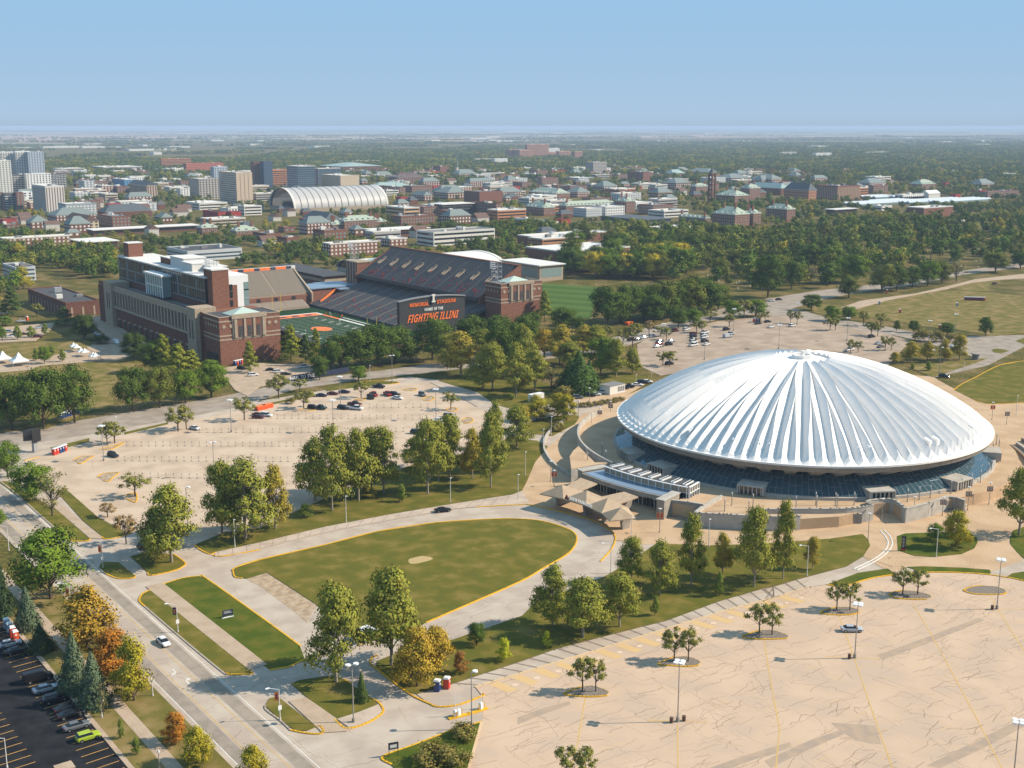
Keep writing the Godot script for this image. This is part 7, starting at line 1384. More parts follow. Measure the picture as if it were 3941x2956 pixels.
func build_stadium() -> void:
	var W := thing("stadium_west_stand", "long brick stadium stand with stone colonnade and glass press box", "stadium stand")
	corner_tower(W, 214.0, 244.0, -511.5, -530.0, 22.0)
	var b := MB.new()
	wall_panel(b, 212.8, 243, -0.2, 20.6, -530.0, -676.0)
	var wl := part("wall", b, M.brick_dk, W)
	b = MB.new(); wall_panel(b, 211.6, 213.6, 10.6, 11.6, -541, -648); wall_panel(b, 212.0, 214.4, 19.6, 22.4, -541, -648)
	part("cornice", b, M.limestone, W)
	b = MB.new(); wall_panel(b, 213.0, 243.0, 20.6, 20.75, -530.0, -676.0)
	part("flat_roof", b, M.roof_grey, W)
	b = MB.new(); wall_panel(b, 213.2, 214.0, 20.7, 22.6, -530, -676)
	part("parapet", b, M.brick, W)
	for q in [[-531.0, -541.5], [-648.0, -660.0]]:
		b = MB.new(); wall_panel(b, 210.6, 221.0, -0.2, 24.2, q[0], q[1])
		var py := part("stone_pylon", b, M.limestone, W)
		for z in [q[0] - 3.2, q[0] - 6.6]:
			b = MB.new(); wall_panel(b, 210.48, 210.59, 9.5, 18.5, z, z - 1.1)
			part("slit_window", b, M.black, py)
	for i in 24:
		var z := -543.8 - i * 4.35
		b = MB.new(); wall_panel(b, 212.0, 213.2, 11.6, 19.6, z + 0.75, z - 0.75)
		part("column", b, M.limestone, W)
		b = MB.new(); wall_panel(b, 212.65, 212.79, 11.8, 19.0, z - 1.2, z - 3.2)
		part("window", b, M.black, W)
	for i in 13:
		var z := -546.0 - i * 8.0
		b = MB.new(); wall_panel(b, 212.5, 212.79, 0.0, 4.6, z, z - 2.4)
		part("gate_door", b, M.black, W)
		b = MB.new(); wall_panel(b, 212.3, 212.8, 4.6, 5.3, z + 0.5, z - 2.9)
		part("gate_lintel", b, M.limestone, W)
	b = MB.new(); wall_panel(b, 213.88, 213.99, 0.0, 5.0, -514.5, -527.0)
	part("gate_opening", b, M.black, W)
	# press box
	var P := MB.new()
	wall_panel(P, 222, 242, 20.7, 24.6, -545, -667)
	var base := part("press_box_base", P, M.brick_dk, W)
	P = MB.new(); wall_panel(P, 222, 242, 24.6, 36.0, -545, -667)
	var pb := part("press_box", P, M.glass_dk, W)
	P = MB.new(); wall_panel(P, 221.6, 242.3, 36.0, 36.7, -544.7, -667.4)
	part("roof_slab", P, M.roof_white, pb)
	for y in [24.5, 29.8]:
		P = MB.new(); wall_panel(P, 221.7, 222.0, y, y + 0.6, -545, -667)
		part("floor_band", P, M.mid_grey, pb)
	for i in 40:
		var z := -546.0 - i * 3.07
		P = MB.new(); wall_panel(P, 221.8, 222.0, 25.1, 36.0, z, z - 0.22)
		part("mullion", P, M.mid_grey, pb)
	for i in 20:
		var z := -548.2 - i * 6.1
		for y in [25.4, 30.7]:
			if (i * 5 + int(y)) % 3 == 0: continue
			P = MB.new(); wall_panel(P, 221.9, 221.98, y, y + 4.1, z, z - 2.2)
			part("blind", P, M.mid_grey if i % 2 else M.tile_brown, pb)
	P = MB.new(); wall_panel(P, 217.5, 226, 22.2, 32.6, -589, -612)
	var bay := part("glass_bay", P, M.glass_pale, W)
	P = MB.new(); wall_panel(P, 216.6, 227, 32.6, 33.6, -588, -613)
	wall_panel(P, 217.2, 217.5, 22.0, 32.6, -588.7, -589.6); wall_panel(P, 217.2, 217.5, 22.0, 32.6, -611.4, -612.3)
	for i in 6: wall_panel(P, 217.2, 217.5, 22.0, 32.6, -592.4 - i * 3.3, -592.8 - i * 3.3)
	wall_panel(P, 217.2, 217.5, 27.2, 27.7, -589.6, -611.4)
	part("white_frame", P, M.white, bay)
	P = MB.new(); wall_panel(P, 223.2, 231.5, 20.7, 40.2, -539, -549)
	var bt := part("brick_tower", P, M.brick, W)
	P = MB.new(); wall_panel(P, 222.9, 231.8, 40.2, 40.8, -538.7, -549.3)
	part("coping", P, M.roof_white, bt)
	P = MB.new(); wall_panel(P, 231.5, 241.8, 20.7, 37.0, -540, -556)
	var wb := part("white_block", P, M.white, W)
	P = MB.new(); wall_panel(P, 231.6, 236.0, 20.7, 32.6, -539.85, -540)
	part("brick_facing", P, M.brick, wb)
	for y in [22.4, 26.6, 30.0]:
		P = MB.new(); wall_panel(P, 232.0, 233.5, y, y + 3.0, -539.7, -539.85)
		part("window", P, M.glass_dk, wb)
		P = MB.new(); wall_panel(P, 239.4, 241.85, y - 0.4, y + 3.6, -539.9, -541.9)
		part("window", P, M.glass_pale, wb)
	P = MB.new(); wall_panel(P, 216.5, 243.5, 20.7, 21.9, -530.0, -540.0)
	part("brick_step", P, M.brick, W)
	for q in [[228, 240, 36.7, 41.2, -586, -604, "roof_white"], [228, 238, 36.7, 39.8, -606, -618, "brick"], [226, 240, 36.7, 40.2, -570, -584, "offwhite"], [232, 240, 36.7, 39.2, -560, -570, "steel"], [224, 232, 36.7, 44.0, -655, -663, "brick"]]:
		P = MB.new(); wall_panel(P, q[0], q[1], q[2], q[3], q[4], q[5])
		var o := part("penthouse", P, M[q[6]], W)
		P = MB.new(); wall_panel(P, q[0] - 0.2, q[1] + 0.2, q[3], q[3] + 0.4, q[4] + 0.2, q[5] - 0.2)
		part("coping", P, M.roof_white, o)
	b = MB.new(); wall_panel(b, 214.0, 244, -0.2, 21.5, -661, -677)
	part("corner_tower", b, M.brick, W)
	bleacher(W, 286.0, -548.0, -4.0, 246.0, -668.0, 16.0, 30, M.bench, M.step, 8, true)
	# east stand
	var E := thing("stadium_east_stand", "steep grey upper deck of the brick stadium facing left", "stadium stand")
	bleacher(E, 349.0, -545.0, -4.2, 393.0, -688.0, 9.0, 34, M.bench, M.step, 11, true)
	bleacher(E, 385.0, -552.0, 11.6, 412.0, -689.0, 28.2, 42, M.bench, M.step, 9, true)
	b = MB.new(); wall_panel(b, 384.6, 385.2, 10.6, 12.6, -552, -689)
	part("deck_front", b, M.dark, E)
	b = MB.new(); wall_panel(b, 412.0, 414.0, 0, 29.2, -550, -691)
	part("back_wall", b, M.brick, E)
	for z in [-549.6, -690.0]:
		b = MB.new()
		b.hexa([Vector3(384, 9.0, z - 0.5), Vector3(413.5, 9.0, z - 0.5), Vector3(413.5, 9.0, z + 0.5), Vector3(384, 9.0, z + 0.5), Vector3(384, 12.8, z - 0.5), Vector3(413.5, 29.6, z - 0.5), Vector3(413.5, 29.6, z + 0.5), Vector3(384, 12.8, z + 0.5)])
		part("end_wall", b, M.brick, E)
	for i in 9:
		var z := -560.0 - i * 15.2
		b = MB.new()
		for s in [-1.1, 1.1]:
			b.hexa([Vector3(396.5, 17.4, z + s - 0.2), Vector3(402, 17.4, z + s - 0.2), Vector3(402, 17.4, z + s + 0.2), Vector3(396.5, 17.4, z + s + 0.2), Vector3(396.5, 20.2, z + s - 0.2), Vector3(402, 23.4, z + s - 0.2), Vector3(402, 23.4, z + s + 0.2), Vector3(396.5, 20.2, z + s + 0.2)])
		b.box(Vector3(401.6, 19, z - 1.3), Vector3(402.2, 23.6, z + 1.3))
		part("vomitory", b, M.limestone, E)
	var rr := RandomNumberGenerator.new(); rr.seed = 5
	b = MB.new()
	for i in 75:
		var z := -560.0 - rr.randi_range(0, 8) * 14.5 + rr.randfn(0, 2.6)
		var t := absf(rr.randfn(0, 0.22))
		var x := 385.6 + t * 26
		b.box(Vector3(x, 12.6 + t * 16.3, z - 0.5), Vector3(x + 0.25, 13.2 + t * 16.3, z + 0.5))
	for i in 45:
		var z := -560.0 - rr.randi_range(0, 8) * 14.5 + rr.randfn(0, 3.0)
		var t := rr.randf() * 0.35
		b.box(Vector3(350 + t * 44, -3.3 + t * 13.2, z - 0.5), Vector3(350.25 + t * 44, -2.7 + t * 13.2, z + 0.5))
	part("red_seats", b, M.red, E).set_meta("kind", "stuff")
	corner_tower(E, 386.0, 414.5, -531.0, -546.0, 22.0)
	b = MB.new(); wall_panel(b, 386.0, 396.0, 0, 19.5, -691, -706); wall_panel(b, 396, 414, 0, 18.5, -692, -704)
	part("north_tower", b, M.brick, E)
	b = MB.new(); wall_panel(b, 385.6, 396.4, 19.5, 20.2, -690.6, -706.4)
	for i in 4: wall_panel(b, 385.6, 385.95, 2, 19.5, -692.2 - i * 3.6, -693.4 - i * 3.6)
	part("stone_trim", b, M.limestone, E)
	b = MB.new()
	var c0 := Vector3(398, 19.0, -693); var c1 := Vector3(412, 19.0, -693); var c2 := Vector3(412, 19, -704); var c3 := Vector3(398, 19, -704); var cp := Vector3(405, 21.5, -698)
	b.tri(c0, c1, cp); b.tri(c1, c2, cp); b.tri(c2, c3, cp); b.tri(c3, c0, cp)
	part("copper_roof", b, M.copper, E)
	# horseshoe end
	var N := thing("stadium_end_stand", "tan bleacher stand closing the far end of the stadium field", "stadium stand")
	bleacher(N, 262.0, -690.0, 3.2, 350.0, -712.0, 16.2, 30, M.bench_lt, M.step_lt, 4, false)
	b = MB.new(); wall_panel(b, 258, 352, -5.2, 2.4, -688, -690)
	part("brick_wall", b, M.brick, N)
	bleacher(N, 270.0, -678.0, -4.0, 344.0, -687.0, -0.5, 9, M.bench_lt, M.step_lt, 5, false)
	for i in 6:
		b = MB.new(); wall_panel(b, 277.0 + i * 12, 279.6 + i * 12, -0.2, 2.0, -687.9, -688)
		part("portal", b, M.black, N)
	b = MB.new(); wall_panel(b, 258, 352, 16.2, 18.4, -712, -713)
	part("rear_rail", b, M.offwhite, N)
	for i in 16:
		b = MB.new(); wall_panel(b, 290 + i * 3.7, 293.5 + i * 3.7, 16.5, 18.2, -711.7, -712)
		part("banner_panel", b, M.navy if i % 3 == 0 else M.orange, N)
	b = MB.new(); b.hexa([Vector3(350, -2, -686), Vector3(351, -2, -686), Vector3(351, -2, -690), Vector3(350, -2, -690), Vector3(350, 3.4, -686), Vector3(351, 3.4, -686), Vector3(351, 17, -712), Vector3(350, 17, -712)])
	part("end_wall", b, M.limestone, N)
	b = MB.new(); b.hexa([Vector3(354, -3, -682), Vector3(368, 3, -688), Vector3(369, 3, -690), Vector3(355, -3, -684), Vector3(354, -1.4, -682), Vector3(368, 4.4, -688), Vector3(369, 4.4, -690), Vector3(355, -1.4, -684)])
	part("orange_panel", b, M.orange, N)
	b = MB.new(); wall_panel(b, 352, 384, -5, 5.0, -690, -712)
	part("brick_block", b, M.brick, N)
	b = MB.new(); wall_panel(b, 351, 385, 5.0, 5.6, -689, -713)
	part("flat_roof", b, M.pool_roof, N)
	# sunken field
	b = MB.new(); b.quad(Vector3(250, -5.2, -526), Vector3(398, -5.2, -526), Vector3(398, -5.2, -702), Vector3(250, -5.2, -702))
	struct("field_apron", b, M.turf)
	b = MB.new()
	for q in [[252, 396, -528, -528.4], [252, 252.4, -528.4, -700], [395.6, 396, -528.4, -700], [252, 396, -699.6, -700]]: wall_panel(b, q[0], q[1], -5.2, -0.1, q[2], q[3])
	struct("field_retaining_wall", b, M.brick)
	var fx := 313.6; var fz := -604.0
	b = MB.new(); wall_panel(b, fx - 24.4, fx + 24.4, -5.2, -5.16, fz + 54.9, fz - 54.9)
	struct("football_field", b, M.turf)
	b = MB.new()
	for s in [-1, 1]:
		strip(b, pv([fx + s * 25.3, fz - 56.7, fx + s * 25.3, fz + 56.7]), 1.8, -5.18, -5.13)
		strip(b, pv([fx - 25.3, fz + s * 55.8, fx + 25.3, fz + s * 55.8]), 1.8, -5.18, -5.13)
		strip(b, pv([fx + s * 29.5, fz - 30, fx + s * 29.5, fz + 30]), 0.9, -5.19, -5.13)
	for i in 21: strip(b, pv([fx - 24.4, fz - 45.72 + i * 4.572, fx + 24.4, fz - 45.72 + i * 4.572]), 0.16, -5.18, -5.14)
	for i in 9:
		for s in [-1, 1]: strip(b, pv([fx + s * 16 - 1.2, fz - 36.6 + i * 9.144, fx + s * 16 + 1.2, fz - 36.6 + i * 9.144]), 1.2, -5.18, -5.13)
	struct("field_marking", b, M.white_line)
	b = MB.new()
	for s in [-1, 1]: wall_panel(b, fx - 24.0, fx + 24.0, -5.17, -5.14, fz + s * 46.0, fz + s * 54.6)
	for i in 14:
		var a := TAU * i / 14
		b.tri(Vector3(fx, -5.12, fz), Vector3(fx + cos(a) * 5.5, -5.12, fz + sin(a) * 8), Vector3(fx + cos(a + TAU / 14) * 5.5, -5.12, fz + sin(a + TAU / 14) * 8))
	strip(b, pv([fx + 25.3, fz - 46, fx + 25.3, fz - 26]), 2.0, -5.18, -5.11)
	struct("field_paint", b, M.orange)
	b = MB.new()
	for i in 5: wall_panel(b, fx - 19 + i * 8.5, fx - 14.5 + i * 8.5, -5.13, -5.10, fz - 48.0, fz - 52.0)
	struct("field_paint", b, M.navy)
	for s in [-1, 1]:
		var G := thing("goal_post", "yellow goal post at the %s end of the field" % ("far" if s < 0 else "near"), "goal post", Vector3(fx, -5.1, fz + s * 57.0))
		b = MB.new(); b.tube(Vector3(0, 0, s * 1.0), Vector3(0, 3.05, 0), 0.14, 0.14, 6)
		part("post", b, M.goal, G)
		b = MB.new(); b.tube(Vector3(-2.8, 3.05, 0), Vector3(2.8, 3.05, 0), 0.12, 0.12, 6)
		part("crossbar", b, M.goal, G)
		for k in [-2.8, 2.8]:
			b = MB.new(); b.tube(Vector3(k, 3.05, 0), Vector3(k, 13.5, 0), 0.12, 0.12, 6)
			part("upright", b, M.goal, G)
	# scoreboard
	var B := thing("scoreboard", "huge black scoreboard with orange lettering and a white emblem on top", "scoreboard", Vector3(337.5, 0, -525))
	b = MB.new()
	var n := 14
	for i in n:
		var t0 := float(i) / n; var t1 := float(i + 1) / n
		var xa := lerpf(-20.3, 20.3, t0); var xb := lerpf(-20.3, 20.3, t1)
		var ya := 18.6 + 1.5 * (1 - pow(t0 * 2 - 1, 2)); var yb := 18.6 + 1.5 * (1 - pow(t1 * 2 - 1, 2))
		b.hexa([Vector3(xa, 3.4, -2.2), Vector3(xb, 3.4, -2.2), Vector3(xb, 3.4, 0), Vector3(xa, 3.4, 0), Vector3(xa, ya, -2.2), Vector3(xb, yb, -2.2), Vector3(xb, yb, 0), Vector3(xa, ya, 0)])
	part("board", b, M.board, B)
	b = MB.new()
	for i in n:
		var t0 := float(i) / n; var t1 := float(i + 1) / n
		var xa := lerpf(-20.7, 20.7, t0); var xb := lerpf(-20.7, 20.7, t1)
		var ya := 18.6 + 1.5 * (1 - pow(t0 * 2 - 1, 2)); var yb := 18.6 + 1.5 * (1 - pow(t1 * 2 - 1, 2))
		b.hexa([Vector3(xa, ya, -2.4), Vector3(xb, yb, -2.4), Vector3(xb, yb, 0.5), Vector3(xa, ya, 0.5), Vector3(xa, ya + 0.5, -2.4), Vector3(xb, yb + 0.5, -2.4), Vector3(xb, yb + 0.5, 0.5), Vector3(xa, ya + 0.5, 0.5)])
	part("top_rail", b, M.mid_grey, B)
	for x in [-15.0, -5.0, 5.0, 15.0]:
		b = MB.new(); wall_panel(b, x - 0.6, x + 0.6, -0.2, 3.6, -1.8, -0.5)
		part("support", b, M.mid_grey, B)
	b = MB.new(); b.box(Vector3(-1.1, 17.2, 0.6), Vector3(1.1, 18.0, 1.1)); b.box(Vector3(-0.55, 18.0, 0.6), Vector3(0.55, 20.6, 1.1)); b.box(Vector3(-1.1, 20.6, 0.6), Vector3(1.1, 21.4, 1.1))
	part("block_emblem", b, M.offwhite, B)
	text(B, "MEMORIAL", Vector3(-8.4, 16.6, 0.2), 1.9, 0.0, M.orange, 11.6)
	text(B, "STADIUM", Vector3(8.4, 17.0, 0.2), 1.9, 0.0, M.orange, 11.6)
	text(B, "HOME OF THE", Vector3(0.6, 13.6, 0.2), 1.5, 0.0, M.white, 11.4)
	text(B, "FIGHTING ILLINI", Vector3(0.2, 9.5, 0.2), 4.0, 0.28, M.orange, 31.0)
	# light tower on the south-east corner
	for q in [[388.5, -538.5, 19.5, 34.0], [387.0, -696.0, 20.0, 33.0], [232.0, -560.0, 36.8, 43.5]]:
		var L := thing("light_tower", "steel lattice floodlight tower on the stadium %s" % ("near corner tower" if q[1] == -538.5 else ("far corner tower" if q[0] > 300 else "press box roof")), "light tower", Vector3(q[0], q[2], q[1]))
		var h: float = q[3] - q[2]
		b = MB.new()
		var cs := [Vector3(-2, 0, -2), Vector3(2, 0, -2), Vector3(2, 0, 2), Vector3(-2, 0, 2)]
		for i in 4:
			b.tube(cs[i], cs[i] + Vector3(0, h, 0), 0.14, 0.14, 5)
			for k in 5:
				var y := h * k / 5.0
				b.tube(cs[i] + Vector3(0, y, 0), cs[(i + 1) % 4] + Vector3(0, y + h / 5.0, 0), 0.07, 0.07, 4, false)
				b.tube(cs[i] + Vector3(0, y, 0), cs[(i + 1) % 4] + Vector3(0, y, 0), 0.07, 0.07, 4, false)
		part("lattice", b, M.steel, L)
		for j in 4:
			b = MB.new(); b.tube(Vector3(-2.6, h - 0.5 - j * 1.1, 1.8), Vector3(-2.6, h - 0.5 - j * 1.1, -2.8), 0.06, 0.06, 4)
			for k in 5: b.cbox(-2.75, h - 0.75 - j * 1.1, -2.2 + k * 1.0, 0.35, 0.5, 0.6)
			part("lamp_row", b, M.lens, L)
func text(parent: Node, s: String, at: Vector3, size: float, slant: float, m: Material, want: float) -> void:
	var font := SystemFont.new(); font.font_names = PackedStringArray(["Droid Sans"]); font.font_weight = 800
	var tm := TextMesh.new(); tm.text = s; tm.font = font; tm.font_size = 64; tm.pixel_size = size / 46.0; tm.depth = 0.2; tm.curve_step = 4.0
	var o := part("lettering", tm, m, parent, at)
	var wd := tm.get_aabb().size.x
	var k := want / maxf(wd, 0.1)
	o.transform = Transform3D(Basis(Vector3(k, 0, 0), Vector3(slant, 1, 0), Vector3(0, 0, 1)), at)

# ------------------------------------------------------------------ town buildings
# wall, roof, window kind, roof kind, floor height, window glass, words
func styles() -> Dictionary:
	return {
	"whitetower": [M.offwhite, M.roof_white, "grid", "flat", 3.0, M.glass_blue, "white high-rise tower with rows of windows"],
	"whitegrid": [M.white, M.roof_white, "balcony", "flat", 3.0, M.glass_dk, "white high-rise with stacked balconies"],
	"bluetower": [plain(0.42, 0.47, 0.54), M.roof_white, "grid", "flat", 3.0, M.glass_blue, "pale blue-grey high-rise"],
	"darkgrid": [plain(0.12, 0.12, 0.13), M.roof_white, "balcony", "flat", 3.0, M.glass_blue, "dark panelled apartment block with pale frames"],
	"white": [M.white, M.roof_white, "grid", "flat", 3.2, M.glass_dk, "white flat-roofed apartment block"],
	"whitelow": [M.offwhite, M.roof_white, "strip", "flat", 3.6, M.glass_dk, "low white flat-roofed building"],
	"slab": [plain(0.70, 0.66, 0.62), M.roof_white, "vert", "flat", 3.0, plain(0.22, 0.17, 0.15), "tall pale slab tower with blank end wall"],
	"greyapt": [plain(0.33, 0.36, 0.38), M.roof_white, "grid", "flat", 3.0, M.white, "grey apartment block with white window frames"],
	"brick": [M.brick, M.roof_grey, "grid", "flat", 3.4, M.glass_pale, "red brick flat-roofed building"],
	"blue": [plain(0.06, 0.22, 0.45), M.roof_white, "grid", "flat", 3.0, M.glass_pale, "bright blue apartment block"],
	"stone": [plain(0.52, 0.45, 0.36), M.slate_dk, "vert", "gable", 3.4, M.brick_dk, "tan stone hall with gabled end"],
	"orange": [plain(0.48, 0.22, 0.11), M.roof_white, "strip", "flat", 3.4, M.glass_dk, "orange brick block with window bands"],
	"salmon": [plain(0.48, 0.17, 0.11), M.roof_grey, "strip", "flat", 3.4, plain(0.30, 0.10, 0.07), "salmon red parking block with open bands"],
	"concrete": [plain(0.42, 0.39, 0.36), M.roof_white, "grid", "flat", 3.2, M.glass_dk, "grey concrete office block with gridded windows"],
	"tower": [plain(0.55, 0.44, 0.33), M.roof_white, "balcony_w", "flat", 3.0, M.glass_dk, "tall tan tower with dark balconied side"],
	"redwall": [plain(0.36, 0.06, 0.05), M.roof_dark, "none", "flat", 3.4, M.glass_dk, "red walled building with dark flat roof"],
	"dorm": [M.brick, M.roof_white, "grid", "flat", 3.1, M.offwhite, "brick dormitory with white framed windows"],
	"whiteroof": [M.brick_dk, M.roof_white, "strip", "slab", 4.5, M.glass_dk, "low hall under a wide white roof"],
	"whitedorm": [plain(0.55, 0.57, 0.58), M.roof_dark, "strip", "flat", 2.9, M.glass_blue, "white banded dormitory with dark roof"],
	"georgian": [M.brick, M.green_roof, "sash", "hip", 3.6, M.offwhite, "brick hall with green hipped roof and chimneys"],
	"slate": [M.brick_dk, M.slate, "grid", "hip", 3.5, M.offwhite, "brick building with grey pitched roof"],
	"slatelow": [M.brick_dk, M.slate_dk, "none", "hip", 3.5, M.offwhite, "low building under a dark pitched roof"],
	"cream": [plain(0.58, 0.48, 0.33), M.tile_brown, "grid", "gable", 3.0, M.glass_dk, "cream gabled house"],
	"greylow": [plain(0.40, 0.38, 0.37), M.roof_white, "strip", "flat", 3.2, M.glass_dk, "long low grey block"],
	"beige": [plain(0.50, 0.42, 0.33), M.roof_white, "strip", "flat", 3.2, M.glass_dk, "beige flat-roofed block"],
	"redtower": [M.brick, M.roof_white, "grid", "flat", 3.2, M.glass_blue, "red brick and glass high-rise"],
	"bluedark": [plain(0.08, 0.11, 0.17), M.roof_white, "strip", "flat", 3.2, M.glass_blue, "dark blue glazed high-rise"],
	"glass": [M.glass_blue, M.roof_white, "curtain", "flat", 3.4, M.mullion, "blue glass high-rise with white frame"],
	"creambrick": [plain(0.56, 0.46, 0.34), M.roof_white, "none", "flat", 3.4, M.brick, "cream and brick windowless block"],
	"greenroof": [M.brick, plain(0.30, 0.40, 0.38), "grid", "hip", 3.6, M.glass_dk, "long brick building with green pitched roof"],
	"tan": [plain(0.58, 0.40, 0.24), M.roof_white, "strip", "flat", 4.2, M.glass_dk, "orange-tan block under construction"],
	"darkglass": [M.glass_dk, M.roof_white, "curtain", "slab", 3.8, M.mid_grey, "dark glass hall under a floating white roof"],
	"brickblank": [M.brick, M.roof_grey, "none", "flat", 4.0, M.glass_dk, "windowless red brick box"],
	"whitemodern": [M.offwhite, M.roof_grey, "strip", "flat", 4.0, M.glass_dk, "long pale building with window bands"],
	"mansard": [M.brick_dk, plain(0.13, 0.09, 0.085), "sash", "hip", 3.6, M.offwhite, "brick hall with dark mansard roof and dormers"],
	"pink": [plain(0.52, 0.28, 0.20), M.roof_white, "strip", "flat", 3.4, M.glass_dk, "pink brick hospital block"],
	"darkroof": [plain(0.12, 0.14, 0.13), M.slate_dk, "none", "slab", 4.0, M.glass_dk, "low hall under a dark seamed roof"],
	"pavilion": [plain(0.40, 0.30, 0.22), M.slate, "strip", "hip", 3.6, M.glass_dk, "brick pavilion with grey pyramid roof"],
	"smith": [M.limestone, M.roof_white, "curtain_s", "slab", 5.0, M.glass_pale, "pale modern hall by the striped field"],
	"brickflat": [M.brick, M.roof_white, "none", "flat", 4.5, M.limestone, "large low brick building with pale flat roof"],
	"hiptall": [plain(0.34, 0.15, 0.09), M.slate_dk, "band", "hiptall", 4.0, M.limestone, "brick tower block with steep slate hipped roof"],
	"brickcol": [M.brick, M.roof_dark, "vert", "flat", 4.0, M.limestone, "big brick library with narrow vertical piers"],
	"brickwhite": [M.brick, M.roof_white, "none", "flat", 4.0, M.limestone, "brick building with cream flat roof"],
	"whitegable": [M.offwhite, M.roof_white, "none", "gable", 4.0, M.glass_dk, "white gabled greenhouse hall"],
	"gym": [M.brick_dk, M.roof_dark, "piers", "flat", 5.0, M.limestone, "brick hall with dark flat roof"],
	"darkflat": [M.brick_dk, M.roof_dark, "strip", "slab", 4.5, M.limestone, "wide hall with dark grey roof behind the stadium end"],
	"bluelow": [M.brick_dk, M.pool_roof, "none", "slab", 4.5, M.limestone, "low hall with blue-grey roof by the stand"],
	"house": [plain(0.55, 0.52, 0.47), M.tile_brown, "none", "gable", 3.0, M.glass_dk, "small house"],
	}
func build_town() -> void:
	var st := styles()
	var seen := {}
	var total := {}
	for b in BUILD: total[b[5] + b[6]] = total.get(b[5] + b[6], 0) + 1
	for b in BUILD:
		var s: Array = st[b[5]]
		var key: String = b[5] + b[6]
		var k: int = seen.get(key, 0)
		seen[key] = k + 1
		var label: String = s[6] + {"w": " in the western skyline", "m": " beyond the stadium", "c": " in the campus centre", "e": " behind the cemetery", "h": " among the town trees"}[b[6]]
		if total[key] > 1: label += ", " + nth(k) + " from left"
		house(b, s, label)
